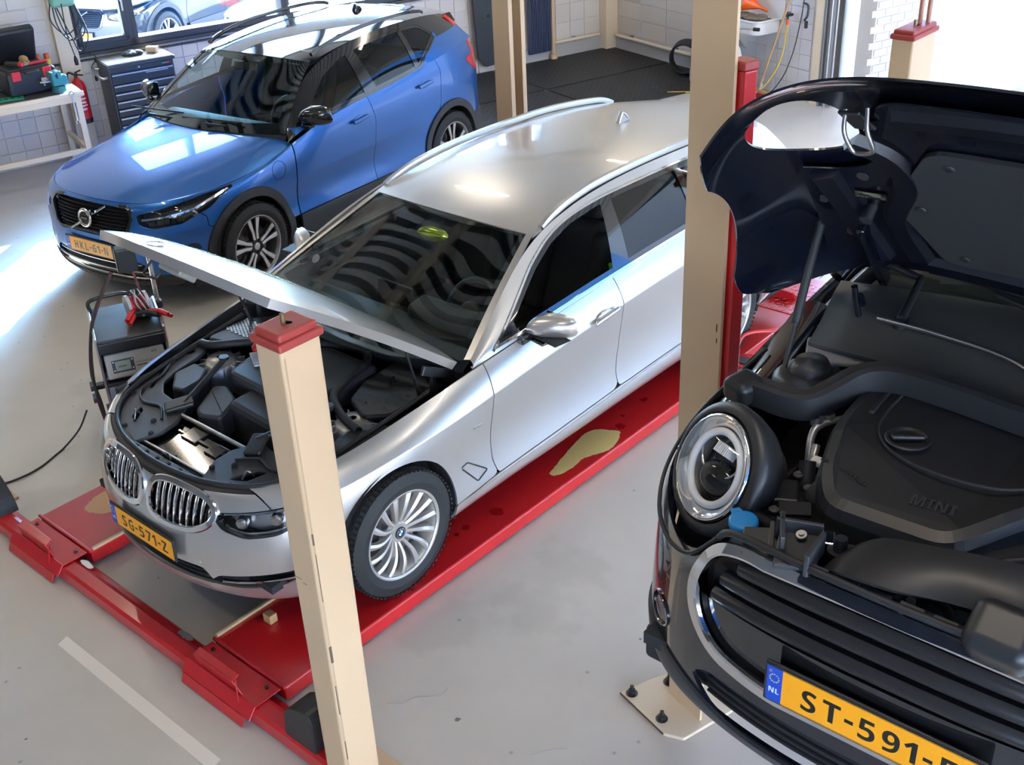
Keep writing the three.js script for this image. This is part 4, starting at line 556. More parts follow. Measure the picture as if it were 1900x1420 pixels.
  for (const x of [.38, -.38]) seat(car, x, .52, -1.62); part(car, 'rear_bench', [box(1.25, .18, .52, .06, 0, .52, -2.55), at(box(1.25, .62, .16, .06), 0, .86, -2.85, -.3)], MT.seat);
  part(car, 'head_lining', off(clips(roof, (x, y, z) => .60 - Math.abs(x)), -.03), mat(.12, .12, .115, .9)); part(car, 'inner_mirror', at(sph(1, 0, 0, 0, .095, .042, .03), .03, 1.285, -1.20, -.2, .35), mat(.45, .50, .10, .08, .8)); part(car, 'cabin_floor', bx(-.8, .8, .24, .30, -3.8, -.45, 0), MT.matte);  // inner mirror: a yellow-green reflection is put into its colour
  part(car, 'hi_vis_vest', at(box(.13, .24, .02, .01), .80, .93, -1.92, 0, .1, .25), mat(.25, .75, .12, .6), 'green safety vest seen through the side window');
  // ---- engine bay
  part(car, 'bay_tub', [bx(-.72, .72, .30, .34, -.55, .66, 0), bx(-.73, -.70, .3, .80, -.60, .45, 0), bx(.70, .73, .3, .80, -.60, .45, 0), bx(-.74, .74, .3, .90, -.66, -.62, 0)], MT.matte);
  const fe = keyed([-.7, .40], [-.55, .575], [-.35, .67], [0, .705], [.35, .67], [.55, .575], [.7, .40]);
  part(car, 'bay_seal', tube([[-.735, .885, -.40], [-.72, .845, -.1], [-.70, .81, .2], [-.665, .785, .40], [-.55, .772, .555], [-.32, .765, .662], [0, .762, .70], [.32, .765, .662], [.55, .772, .555], [.665, .785, .40], [.70, .81, .2], [.72, .845, -.1], [.735, .885, -.40]], .013, 140, 10), MT.seal);
  part(car, 'front_carrier', thick(gnet([[[-.70, .765, .39], [-.5, .74, .60], [0, .735, .71], [.5, .74, .60], [.70, .765, .39]].map((q) => q), [[-.72, .77, .42], [-.52, .735, .645], [0, .728, .755], [.52, .735, .645], [.72, .77, .42]]], 40, 3), .01), MT.plastic);
  const slope = (q, k = .13, z0 = .45) => { q = gm(q); const P_ = q.attributes.position; for (let j = 0; j < P_.count; j++) P_.setY(j, P_.getY(j) + k * (z0 - P_.getZ(j))); return q; };
  for (const s of [1, -1]) { // moulded covers either side of the radiator
    const F = (l) => l.map(([x, z]) => [s * x, z]), cv = F([[.665, .43], [.735, .21], [.765, -.12], [.63, -.06], [.61, .02], [.605, .16], [.58, .25], [.50, .31], [.40, .32], [.30, .30], [.22, .42], [.21, .52], [.27, .645], [.45, .60], [.58, .53]]);
    const c = part(car, 'bay_cover', slope(prism(rp(cv, .015), .745, .768, .007, [rp(F([[.475, .53], [.51, .44], [.455, .455], [.395, .565]]), .01), rp(F([[.60, .34], [.70, .185], [.675, .175], [.58, .31]]), .008), F(circ(.022, 16, .70, -.01))])), MT.plasticGrey, 'grey moulded cover beside the radiator');
    part(c, 'latch_hook', tube([[s * .44, .75, .53], [s * .45, .785, .51], [s * .465, .785, .50], [s * .46, .75, .48]], .006, 20, 8), MT.steel); part(c, 'hook_well', bx(s * .38, s * .52, .70, .715, .43, .57, 0), MT.matte); part(c, 'cover_ramp', at(box(.09, .03, .15, .012), s * .315, .795, .34, .15, s * .55, 0), MT.plastic); part(c, 'cover_ridge', slope(tube([[s * .70, .772, .12], [s * .64, .775, .22], [s * .62, .778, .36], [s * .52, .775, .42], [s * .40, .775, .40], [s * .30, .772, .46]], .007, 40, 6)), MT.plasticGrey);
    for (const [x, z] of [[.33, .49], [.43, .595], [.70, .10], [.64, .40], [.25, .56]]) part(c, 'clip', [slope([cyl(.014, .006, s * x, .772, z), cyl(.008, .010, s * x, .773, z)])], MT.matte);
    part(car, 'suspension_dome', at(lathe([[.02, .055], [.07, .05], [.10, .02], [.115, -.04], [.12, -.12]], 28), s * .53, .765, -.08), MT.alu); for (let k = 0; k < 12; k++) part(car, 'dome_rib', at(box(.008, .045, .085, .003), s * .53 + .085 * Math.cos(k * .5236), .775, -.08 + .085 * Math.sin(k * .5236), 0, -k * .5236 + PI / 2), MT.alu);
    part(car, 'brace_bar', [rod([s * .42, .86, -.03], [s * .29, .80, .32], .016), cyl(.026, .016, s * .42, .868, -.03)], MT.plastic);
  }
  part(car, 'radiator_top', [bx(-.36, .36, .66, .70, .44, .60, .01), bx(-.38, .38, .64, .70, .60, .66, .01)], MT.darkSteel); part(car, 'radiator_duct', [at(box(.50, .02, .20, .01), 0, .715, .49, .12), at(box(.46, .014, .02, .006), 0, .735, .44, .12), at(box(.12, .016, .10, .006), -.08, .738, .42, .12), at(box(.10, .016, .07, .006), .12, .735, .45, .12)], MT.gloss); part(car, 'cross_tube', [rod([-.34, .765, .37], [.34, .765, .37], .012), rod([-.3, .73, .60], [.3, .73, .60], .008)], MT.satin);
  part(car, 'bonnet_lock', [box(.05, .03, .05, .008, -.03, .72, .60), box(.03, .05, .02, .004, -.03, .735, .625)], MT.darkSteel); const cs = part(car, 'carrier_strip', [box(.72, .012, .05, .004, 0, .742, .665)], MT.plastic); for (let k = 0; k < 8; k++) part(cs, 'clip', cyl(.010, .008, -.31 + k * .09, .75, .665 - .0006 * (k - 3.5) ** 2), MT.matte);
  part(car, 'air_filter_box', slope(prism(rp([[-.60, .17], [-.575, .05], [-.46, .055], [-.40, .14], [-.41, .25], [-.49, .265]], .02), .62, .775, .014)), MT.plasticGrey);
  const tk = part(car, 'expansion_box', slope(prism(rp([[-.31, .13], [-.25, .09], [-.10, .14], [-.04, .29], [-.16, .335], [-.22, .31]], .025), .62, .770, .014)), MT.plasticGrey); part(tk, 'lid_groove', slope(box(.22, .003, .004, .001, -.165, .772, .215, 0, -.42)), MT.matte);
  part(car, 'engine_cover', [prism(rp([[-.30, .04], [.30, .06], [.30, -.48], [-.10, -.48], [-.36, -.24], [-.36, -.14]], .04), .72, .855, .025), prism(rp([[-.10, .20], [.26, .22], [.26, .02], [-.12, .02]], .04), .60, .82, .03)], MT.plasticGrey); part(car, 'cover_vent', [box(.16, .014, .06, .006, -.28, .858, -.14, 0, -.5), ...Array.from({ length: 9 }, (_, k) => at(box(.006, .006, .05, .001), -.28 + (k - 4) * .015 * Math.cos(.5), .867, -.14 + (k - 4) * .015 * Math.sin(.5), 0, -.5))], MT.satin);
  part(car, 'oil_cap', [cyl(.024, .02, -.36, .875, -.20, 0, 0, 0, 20), sph(.018, -.36, .892, -.20, 1, .5, 1)], MT.redPlastic, 'red filler cap');
  const ff = part(car, 'filter_cover', [prism(rp([[-.70, -.12], [-.73, -.40], [-.58, -.56], [-.16, -.60], [-.20, -.40], [-.42, -.30], [-.58, -.15]], .04), .82, .865, .012)], MT.plastic); const hc = []; for (let a = 0; a < 11; a++) for (let b = 0; b < 8; b++) hc.push(cyl(.0075, .004, -.70 + a * .018, .867, -.40 + b * .0195 + (a % 2) * .01, 0, 0, 0, 6)); part(ff, 'honeycomb', hc, MT.satin).userData.kind = 'stuff';
  const lp = part(car, 'wing_panel', [prism(rp([[.30, -.60], [.66, -.60], [.68, -.20], [.58, -.10], [.40, -.18], [.32, -.34]], .03), .80, .835, .012)], MT.plastic); const wd = []; for (let k = 0; k < 70; k++) wd.push(sph(.004 + .005 * rnd() * rnd(), .42 + rnd() * .23, .836, -.55 + rnd() * .36, 1, .5, 1)); part(lp, 'water_drop', wd, mat(.9, .9, .9, 0, 0, { transmission: 1, thickness: .01, ior: 1.33 })).userData.kind = 'stuff';
  part(car, 'bay_hose', tube([[-.70, .85, -.08], [-.60, .86, -.10], [-.45, .865, -.24], [-.25, .865, -.38], [-.05, .85, -.52], [.12, .86, -.54], [.24, .86, -.44], [.27, .85, -.28], [.33, .845, -.14], [.50, .84, -.04], [.66, .83, .0]], .022, 120, 12), MT.seal); part(car, 'cowl_panel', [gm(gnet([[[-.76, .90, -.62], [0, .93, -.50], [.76, .90, -.62]], [[-.78, .965, -.66], [0, .975, -.42], [.78, .965, -.66]], [[-.78, .975, -.74], [0, .98, -.50], [.78, .975, -.74]]], 20, 6))], MT.plastic); part(car, 'cowl_vent', Array.from({ length: 14 }, (_, k) => box(.008, .004, .03, .001, .05 + k * .013, .952, -.50 - k * .002, .5)), MT.satin).userData.kind = 'stuff';
  for (const [x, sgn] of [[.36, 1], [-.12, 1]]) { const w = part(car, 'wiper', [rod([x, .97, -.53], [x - .30, 1.0, -.49], .012, .008), cyl(.02, .03, x, .965, -.53)], MT.plastic); part(w, 'wiper_blade', rod([x - .56, 1.015, -.50], [x + .02, 1.035, -.60], .007), MT.seal); }
  const wk = solo('timber_block', box(.055, .05, .045, .004), MT.wood, 'small wooden block on the red runway under the silver car', 'wood block'); wk.position.set(.545, RY + .0262, .585);
}
// ---------------------------------------------------------------- blue compact SUV with black roof
function makeSUV(paint, label, pos, turn, txt, full) {
  const car = thing('suv', label, 'car', pos, turn), S = paint;
  const PLAN = [[0, .85], [.25, .84], [.47, .795], [.66, .70], [.785, .56], [.86, .36], [.893, .15], [.905, -.1], [.905, -.5], [.905, -1.0], [.91, -1.55], [.91, -2.1], [.915, -2.6], [.91, -2.95], [.87, -3.2], [.78, -3.36], [.5, -3.43], [0, -3.45]], NS = PLAN.length - 1;
  const belt = keyed([0, .868], [2, .864], [3, .874], [4, .888], [5, .897], [6, .905], [7, .918], [8, 1.0], [9, 1.118], [10, 1.145], [11, 1.18], [12, 1.235], [13, 1.27], [17, 1.28]);
  const ks = [0, 4, 6, 8, 9, 12, 14, 17], K = (a) => keyed(...ks.map((s, k) => [s, a[k]]));
  const RYS = [[.22, .24, .24, .22, .22, .23, .30, .30], [.28, .29, .30, .28, .28, .29, .36, .36], [.38, .39, .40, .38, .38, .38, .44, .44], [.48, .49, .50, .44, .44, .46, .54, .54], [.57, .58, .60, .58, .57, .58, .64, .64], [.65, .66, .69, .72, .73, .74, .76, .76], [.72, .74, .77, .84, .88, .90, .90, .90], [.78, .80, .83, .91, .99, 1.02, 1.02, 1.02], [.83, .855, .875, .965, 1.065, 1.15, 1.15, 1.15]];
  const RIN = [[.06, .06, .03, .05, .06, .05, .06, .06], [.01, .01, .01, .02, .02, .02, .01, .01], [0, 0, 0, .01, .01, .005, 0, 0], [0, 0, 0, .018, .022, .006, 0, 0], [0, 0, 0, .040, .062, .006, 0, 0], [.005, 0, 0, .008, .012, 0, 0, 0], [.014, .01, .002, 0, 0, 0, .0, 0], [.026, .02, .008, .002, .002, .004, .01, .01], [.05, .05, .022, .012, .010, .014, .04, .04], [.09, .10, .048, .035, .028, .035, .08, .08]];
  const st = PLAN.map(([x, z], s) => { const A = PLAN[Math.max(s - 1, 0)], B = PLAN[Math.min(s + 1, NS)]; let nx = -(B[1] - A[1]), nz = B[0] - A[0]; const l = Math.hypot(nx, nz); nx /= l; nz /= l; if (s === 0) { nx = 0; nz = 1; } if (s === NS) { nx = 0; nz = -1; } return RIN.map((d, r) => { const y = r === 9 ? belt(s) : K(RYS[r])(s), q = K(d)(s); return [x - nx * q, y, z - nz * q]; }); });
  const rows = RIN.map((_, r) => mirrorRow(st.map((c) => c[r]))); rows.splice(6, 0, rows[5].map((q) => [...q]));
  const skin = outward(gnet(rows, 280, 60)), g = .003, arch = (zc, r) => (x, y, z) => Math.hypot(z - zc, y - .37) - r, ZR = -2.702;
  const A1 = arch(0, .385), A2 = arch(ZR, .385), C1 = arch(0, .455), C2 = arch(ZR, .455), cl = keyed([-2.3, .40], [-.6, .435]), nc = (x, y, z) => Math.min(C1(x, y, z), C2(x, y, z), z < -.2 ? y - cl(z) : y - .33), L = (x) => x - .02, Rr = (x) => -x - .02;
  const P = sdp, fender = P([[.30, .62], [.40, .66], [.40, .735], [.47, .80], [.6, 1.2], [-.60, 1.4], [-.545, .95], [-.53, .2], [.30, .2]]), doorF = P(rp([[-.60, 1.4, 0], [-.552, .95], [-.535, .2, 0], [-1.54, .2, 0], [-1.535, .58], [-1.585, .94], [-1.50, 1.25, 0]], .02)), doorR = P(rp([[-1.50, 1.25, 0], [-1.585, .94], [-1.535, .58], [-1.54, .2, 0], [-2.28, .2, 0], [-2.42, .62, .05], [-2.53, .83], [-2.575, 1.12], [-2.42, 1.5, 0]], .03));
  const gril = rp([[-.40, .845], [.40, .845], [.445, .79], [.385, .635], [.33, .61], [-.33, .61], [-.385, .635], [-.445, .79]], .025), gS = sdp(gril), gF = (x, y, z) => z > .3 ? -gS(x, y) : 1;
  const lampP = rp([[.475, .80], [.50, .722], [.60, .700], [.76, .722], [.845, .79], [.868, .905], [.80, .892], [.64, .842]], .02), lS = sdp(lampP), lF = (x, y, z) => z > .1 ? -lS(Math.abs(x), y) : 1;
  const low = rp([[-.46, .435], [.46, .435], [.55, .36], [.50, .265], [-.50, .265], [-.55, .36]], .03), oS = sdp(low), oF = (x, y, z) => z > .3 ? -oS(x, y) : 1, fogP = rp([[.58, .50], [.80, .565], [.82, .50], [.70, .415], [.60, .43]], .025), fS = sdp(fogP);
  part(car, 'front_bumper', flange(clips(skin, (x, y, z) => z + .0, (x, y, z) => -fender(z, y) - g, gF, lF, oF, nc)), S);
  for (const sd of [L, Rr]) {
    part(car, 'fender', flange(clips(skin, sd, (x, y, z) => fender(z, y) - g, lF, nc)), S); part(car, 'front_door', flange(clips(skin, sd, (x, y, z) => doorF(z, y) - g, nc)), S); part(car, 'rear_door', flange(clips(skin, sd, (x, y, z) => doorR(z, y) - g, nc)), S);
    part(car, 'rear_quarter', flange(clips(skin, sd, (x, y, z) => Math.min(-doorF(z, y), -doorR(z, y), -fender(z, y)) - g, nc, (x, y, z) => -z - 2.3, (x, y, z) => z + 3.25)), S);
    part(car, 'wheel_arch_cladding', flange(clips(off(skin, .014), sd, A1, (x, y, z) => .452 - Math.hypot(z, y - .37), (x, y, z) => z + .535), .03), MT.clad); part(car, 'wheel_arch_cladding', flange(clips(off(skin, .014), sd, A2, (x, y, z) => .452 - Math.hypot(z - ZR, y - .37)), .03), MT.clad);
    part(car, 'sill_cladding', flange(clips(off(skin, .014), sd, (x, y, z) => cl(z) - .003 - y, (x, y, z) => Math.hypot(z - ZR, y - .37) - .455, (x, y, z) => -z - .535, (x, y, z) => z - ZR), .02), MT.clad);
  }
  part(car, 'bumper_skirt', flange(clips(off(skin, .010), (x, y, z) => .328 - y, (x, y, z) => z - .15, oF, C1), .02), MT.clad); part(car, 'rear_bumper', flange(clips(off(skin, .012), (x, y, z) => .60 - y, (x, y, z) => -z - 3.0, C2), .02), MT.clad); part(car, 'tailgate', clips(skin, (x, y, z) => -z - 3.255, (x, y, z) => y - .55), S);
  part(car, 'underbody', [bx(-.80, .80, .20, .34, -3.2, .60, .02), bx(-.6, .6, .3, .55, -.5, .6, .02)], MT.matte);
  const face = mat(.62, .60, .58, .22, .9), body = mat(.012, .012, .013, .3);
  for (const z of [0, ZR]) for (const s of [1, -1]) { wheel(car, s * .795, .352, z, .352, .248, .235, s, twinSpokes(5, face, body, mat(.35, .34, .33, .3, .9))); archLiner(car, s * .55, s * .90, .37, z, .395); }
  // bonnet
  const hood = [[[0, .872, .762], [.25, .870, .750], [.45, .868, .703], [.60, .875, .61], [.70, .888, .50]], [[0, .915, .66], [.28, .913, .64], [.52, .905, .57], [.69, .900, .45], [.785, .897, .34]], [[0, .985, .40], [.3, .982, .38], [.56, .965, .30], [.75, .932, .20], [.836, .907, .12]], [[0, 1.04, .08], [.3, 1.036, .06], [.58, 1.018, -.02], [.77, .972, -.10], [.853, .920, -.12]], [[0, 1.072, -.20], [.32, 1.068, -.24], [.6, 1.048, -.32], [.78, 1.0, -.40], [.858, .965, -.43]], [[0, 1.085, -.34], [.32, 1.082, -.39], [.6, 1.066, -.48], [.77, 1.035, -.57], [.845, 1.005, -.58]]].map(mirrorRow);
  const hm = outward(gnet(hood, 70, 50)); part(car, 'bonnet', flange(hm, .02), S);
  // glasshouse
  const bl = [[.855, 1.02, -.52], [.874, 1.10, -.70], [.878, 1.122, -1.1], [.88, 1.145, -1.55], [.88, 1.18, -2.1], [.876, 1.235, -2.6], [.86, 1.27, -2.95], [.80, 1.28, -3.22]], ed = [[.80, 1.08, -.59], [.715, 1.27, -.80], [.64, 1.44, -1.06], [.612, 1.54, -1.5], [.605, 1.575, -2.0], [.60, 1.565, -2.5], [.585, 1.54, -2.85], [.56, 1.50, -3.12]];
  const mx = (t, b) => bl.map((q, k) => q.map((v, c) => lerp(v, ed[k][c], t) + (c ? 0 : b))), gh = outward(gnet([bl, mx(.33, .018), mx(.66, .018), ed], 120, 30));
  const dlo = rp([[-.74, 1.128], [-1.1, 1.14], [-1.55, 1.16], [-2.1, 1.195], [-2.30, 1.215], [-2.72, 1.40, .03], [-2.60, 1.512, .05], [-2.27, 1.530], [-1.75, 1.518], [-1.45, 1.478], [-1.2, 1.405], [-1.0, 1.30], [-.84, 1.185]], .02), dS = sdp(dlo), bp = sdp([[-1.515, 1.0], [-1.70, 1.0], [-1.66, 1.6], [-1.56, 1.6]]), cp = sdp([[-2.22, 1.0], [-2.28, 1.0], [-2.36, 1.6], [-2.30, 1.6]]), top = (x, y, z) => z > -2.55 ? y - .2 : y - lerp(1.375, 1.40, (-z - 2.55) / .6);
  const blk = MT.gloss;
  for (const s of [1, -1]) {
    const M = (m) => s > 0 ? m : mir(m), hs = hit(gh, 'x', 1), nd = (x, y, z) => -dS(z, y) - .001;
    const db = keyed([-2.3, 1.215], [-2.1, 1.195], [-1.55, 1.16], [-1.1, 1.14], [-.74, 1.128]), bs_ = (x, y, z) => z > -2.3 && z < -.62 ? y - db(z) + .013 : 1;
    part(car, 'belt_panel', M(clips(gh, (x, y, z) => z > -2.3 && z < -.62 ? db(z) - .014 - y : -1)), S); part(car, 'pillar_frame', M(flange(clips(gh, nd, top, bs_, (x, y, z) => z > -2.74 ? y - (lerp(1.19, 1.42, clamp((-z - 2.3) / .42, 0, 1)) * (z < -2.3) + (z >= -2.3) * -1) + (z >= -2.3) * .0 : 1))), blk);
    part(car, 'rear_pillar', M(flange(clips(gh, nd, (x, y, z) => Math.max(-top(x, y, z), z > -2.74 && z < -2.3 ? lerp(1.19, 1.42, (-z - 2.3) / .42) - y : -1), (x, y, z) => -z - 2.2))), S);
    part(car, 'window_seal', M(clips(off(gh, -.002), (x, y, z) => dS(z, y) + .004, (x, y, z) => -dS(z, y) + .022)), blk); part(car, 'b_pillar', M(clips(off(gh, -.001), (x, y, z) => bp(z, y), (x, y, z) => dS(z, y))), blk); part(car, 'c_pillar', M(clips(off(gh, -.001), (x, y, z) => cp(z, y), (x, y, z) => dS(z, y))), blk);
    part(car, 'front_window', M(clips(off(gh, -.006), (x, y, z) => dS(z, y) - .015, (x, y, z) => z + 1.60)), MT.glass); part(car, 'rear_window', M(clips(off(gh, -.006), (x, y, z) => dS(z, y) - .015, (x, y, z) => -z - 1.60)), MT.tint);
    const c1 = trim(hs, cr([[-.74, 1.128], [-1.1, 1.14], [-1.55, 1.16], [-2.1, 1.195], [-2.30, 1.217], [-2.42, 1.268], [-2.70, 1.388]], 6), .016, .006, false); part(car, 'window_trim', s > 0 ? c1 : mirG(c1), MT.gloss);
    const m0 = (q) => s > 0 ? gm(q) : mirG(q), mo = part(car, 'mirror', m0(at(geo(mirrorShell()), -.075, -.08, .30, 0, 0, 0, 'XYZ', [1.06, 1.22, 1.0])), blk); part(mo, 'mirror_glass', m0(at(box(.165, .12, .004, .03), .968, 1.192, -.822, 0, -.1)), MT.chrome); part(mo, 'mirror_foot', m0([at(box(.10, .035, .07, .012), .90, 1.115, -.74)]), blk);
    const rl = cr([[.585, 1.545, -1.22], [.59, 1.59, -1.38], [.59, 1.628, -1.7], [.585, 1.640, -2.1], [.58, 1.628, -2.5], [.57, 1.60, -2.72], [.565, 1.575, -2.80]], 6).map(([x, y, z]) => [s * x, y, z]); part(car, 'roof_rail', sweepProfile(rl, [[-.014, -.018], [-.016, 0], [-.008, .012], [.008, .012], [.016, 0], [.014, -.018]], () => [0, 1, 0]), blk);
    const hx = hit(clips(skin, (x) => x - .3), 'x', 1), sx = (z, y, d) => { const r = hx(z, y); return r.P.map((v, k) => v + d * r.N[k]); };
    for (const [z, y] of [[-1.37, .998], [-2.31, 1.06]]) { const h = part(car, 'door_handle', m0(at(box(.026, .032, .21, .014), ...sx(z, y, .024), .06)), S); part(h, 'handle_recess', m0(at(sph(1, 0, 0, 0, .01, .036, .075), ...sx(z, y, .0))), S); }
    if (s > 0) part(car, 'charge_flap', trim(hx, circ(.072, 32, -.349, .868), .004, .002, true), MT.matte, 'round charging flap outline on the fender');
    part(car, 'tail_lamp', m0(flange(clips(off(skin, .004), (x, y, z) => sdp([[-3.02, 1.12], [-3.20, .98], [-3.40, .94], [-3.42, 1.4], [-3.10, 1.4], [-3.2, 1.15]])(z, y), (x) => x - .5), .02)), MT.tail); part(car, 'tail_lamp_strip', m0(sweepProfile(cr([[.80, 1.13, -3.24], [.755, 1.28, -3.19], [.66, 1.42, -3.13], [.59, 1.48, -3.10]], 5), [[-.03, -.012], [-.03, .012], [.03, .012], [.03, -.012]], () => [1, .3, -.3])), MT.tail);
    const hz2 = hit(clips(skin, (x, y, z) => z - .15), 'z', 1), fq = (x, y, d) => { const r = hz2(s * x, y); return r.P.map((v, k) => v + d * r.N[k]); }, own = (d, e, nm, par, mt, lab) => part(par, nm, clips(off(skin, d), (x, y, z) => z > .1 && s * x > 0 ? lS(Math.abs(x), y) - e : -1), mt, lab);
    const hl = own(-.06, 0, 'headlamp', car, MT.gloss, 'headlamp with a T-shaped light bar'); own(0, .001, 'lens', hl, MT.lens); part(hl, 'light_bar', trim(hz2, cr([[.51, .762], [.62, .775], [.74, .796], [.80, .81]], 6).map(([x, y]) => [s * x, y]), .017, .01, false, -.03), MT.chrome); part(hl, 'light_fork', [trim(hz2, cr([[.80, .81], [.83, .85], [.855, .89]], 5).map(([x, y]) => [s * x, y]), .022, .01, false, -.03), trim(hz2, cr([[.79, .80], [.81, .77], [.80, .75]], 5).map(([x, y]) => [s * x, y]), .016, .01, false, -.03)], MT.chrome); for (const x of [.58, .67, .75]) part(hl, 'lamp_module', at(box(.05, .035, .03, .008), ...fq(x, .735 + (x - .58) * .1, -.04), 0, s * .7), MT.darkSteel);
    part(car, 'fog_recess', clips(off(skin, .002), (x, y, z) => z > .1 && s * x > 0 ? fS(Math.abs(x), y) : -1), mat(.008, .02, .05, .5));
  }
  const rr = [[[.612, 1.492, -1.17], [.45, 1.519, -1.105], [.25, 1.534, -1.075], [0, 1.54, -1.06]], [[.612, 1.54, -1.5], [.46, 1.565, -1.47], [.25, 1.582, -1.46], [0, 1.588, -1.45]], [[.605, 1.575, -2.0], [.46, 1.596, -2.0], [.25, 1.611, -2.0], [0, 1.616, -2.0]], [[.60, 1.565, -2.5], [.46, 1.588, -2.5], [.25, 1.602, -2.5], [0, 1.607, -2.5]], [[.585, 1.54, -2.85], [.45, 1.56, -2.87], [.25, 1.574, -2.88], [0, 1.578, -2.88]], [[.56, 1.50, -3.12], [.45, 1.51, -3.18], [.25, 1.515, -3.2], [0, 1.517, -3.2]]];
  const roof = outward(gnet(rr.map((r) => mirrorRow(r.slice().reverse())), 60, 60)); part(car, 'roof', flange(roof, .03), blk);
  const rhh = hit(roof, 'y', 1); part(car, 'sunroof_joint', trim(rhh, rp([[-.5, -1.3], [.5, -1.3], [.52, -2.05], [-.52, -2.05]], .08, 6), .006, .003, true), MT.satin); part(car, 'roof_spoiler', [thick(gnet([mirrorRow([[0, 1.52, -3.14], [.3, 1.515, -3.13], [.56, 1.50, -3.08]]), mirrorRow([[0, 1.50, -3.30], [.3, 1.498, -3.29], [.55, 1.485, -3.22]])], 20, 4), .02), ...[1, -1].map((s) => { const q = at(ext(rp([[0, 0], [.22, 0], [.30, -.10], [.10, -.12]], .02), .02, .004), .565, 1.497, -3.0, 0, PI / 2, 0); return s > 0 ? q : mirG(q); })], blk); part(car, 'antenna_fin', at(ext(cr([[0, 0], [.03, .04], [.075, .062], [.09, .06], [.12, .02], [.125, 0]], 4), .05, .015), .025, 1.59, -2.62, 0, -PI / 2, 0), blk);
  const wsr = [[[0, 1.10, -.33], [.35, 1.095, -.39], [.6, 1.082, -.48], [.795, 1.075, -.585]], [[0, 1.255, -.60], [.32, 1.25, -.64], [.55, 1.238, -.71], [.716, 1.265, -.795]], [[0, 1.405, -.85], [.28, 1.398, -.88], [.5, 1.385, -.94], [.645, 1.43, -1.045]], [[0, 1.54, -1.06], [.25, 1.534, -1.075], [.45, 1.519, -1.105], [.612, 1.492, -1.17]]].map(mirrorRow), wsk = outward(gnet(wsr, 60, 40)), wid = (y) => lerp(.795, .612, clamp((y - 1.075) / .42, 0, 1));
  for (const s of [1, -1]) part(car, 'a_pillar', flange(clips(wsk, (x, y) => s * x - wid(y) + .045)), blk); part(car, 'windscreen', clips(off(wsk, -.004), (x, y) => wid(y) - .047 - Math.abs(x)), MT.glass); part(car, 'windscreen_border', clips(off(wsk, -.008), (x, y) => wid(y) - .047 - Math.abs(x), (x, y) => -Math.min(wid(y) - .08 - Math.abs(x), 1.49 - y, y - 1.14)), MT.gloss);
  part(car, 'cowl_panel', gm(gnet([mirrorRow([[0, 1.06, -.33], [.35, 1.055, -.39], [.6, 1.045, -.48], [.79, 1.03, -.58]]), mirrorRow([[0, 1.095, -.345], [.35, 1.09, -.40], [.6, 1.08, -.495], [.80, 1.07, -.60]])], 30, 3)), MT.plastic);
  for (const x of [.42, -.25]) { const w = part(car, 'wiper', rod([x + .02, 1.10, -.42 - Math.abs(x) * .2], [x - .3, 1.13, -.39], .011), MT.plastic); part(w, 'wiper_blade', rod([x - .62, 1.135, -.44 - .05 * (x < 0)], [x + .02, 1.155, -.48], .007), MT.seal); }
  part(car, 'rear_screen', gnet([mirrorRow([[0, 1.50, -3.2], [.3, 1.498, -3.2], [.56, 1.48, -3.12]]), mirrorRow([[0, 1.27, -3.42], [.4, 1.27, -3.40], [.74, 1.27, -3.30]])], 16, 4), MT.tint);
  // grille, badge, plate, lower intake
  const hz = hit(clips(skin, (x, y, z) => z - .15), 'z', 1), fz = (x, y, d = 0) => { const r = hz(x, y); return r.P.map((v, k) => v + d * r.N[k]); };
  const gr = part(car, 'grille', trim(hz, gril, .030, .012, true, -.004), MT.gloss, 'black framed front grille with a diagonal bar'); part(gr, 'grille_back', clips(off(skin, -.05), (x, y, z) => z > .3 ? gS(x, y) + .01 : -1), MT.matte);
  for (let k = 0; k < 8; k++) { const y = .632 + k * .027, w = lerp(.35, .415, (y - .62) / .2); part(gr, 'slat', trim(hz, cr([[-w, y], [-w / 2, y], [0, y], [w / 2, y], [w, y]], 5), .013, .016, false, -.03), mat(.03, .03, .032, .15, .6)); }
  part(gr, 'diagonal_bar', trim(hz, [[-.20, .615], [-.12, .66], [-.04, .705], [.04, .755], [.13, .805], [.19, .838]], .018, .010, false, -.006), MT.chrome);
  const bq = fz(0, .732, .012), bd = part(gr, 'badge_ring', at(new THREE.TorusGeometry(.062, .013, 12, 40), ...bq, -.12), MT.chrome); part(bd, 'badge_disc', at(cyl(.055, .012, 0, 0, 0, PI / 2), ...bq, -.12), MT.gloss); part(bd, 'badge_arrow', at(ext([[0, 0], [.045, 0], [.045, .045]], .012, .002), bq[0] + .028, bq[1] + .028, bq[2] - .004, -.12), MT.chrome);
  part(bd, 'badge_name', at(new THREE.PlaneGeometry(.098, .022), bq[0], bq[1], bq[2] + .012, -.12), mat(1, 1, 1, .3, .3, { map: ctex(256, 58, (x, w, h) => { x.fillStyle = '#14161a'; x.fillRect(0, 0, w, h); x.fillStyle = '#d8dadc'; x.font = 'bold 46px serif'; x.textAlign = 'center'; x.textBaseline = 'middle'; x.fillText('VOLVO', w / 2, h / 2 + 2); }) }));
  const li = part(car, 'lower_intake', clips(off(skin, -.04), (x, y, z) => z > .3 ? oS(x, y) + .01 : -1), MT.matte); for (const [y, w, m] of [[.405, .46, MT.satin], [.345, .53, MT.satin], [.285, .49, MT.satin]]) part(li, 'intake_bar', trim(hz, cr([[-w, y], [-w / 2, y], [0, y], [w / 2, y], [w, y]], 6), .012, .016, false, -.02), m); part(li, 'intake_slat', trim(hz, cr([[-.5, .315], [0, .315], [.5, .315]], 8), .02, .01, false, -.03), MT.gloss);
  part(car, 'skid_trim', trim(hz, cr([[-.50, .262], [-.25, .255], [0, .253], [.25, .255], [.50, .262]], 5), .014, .01, false, 0), MT.chrome);
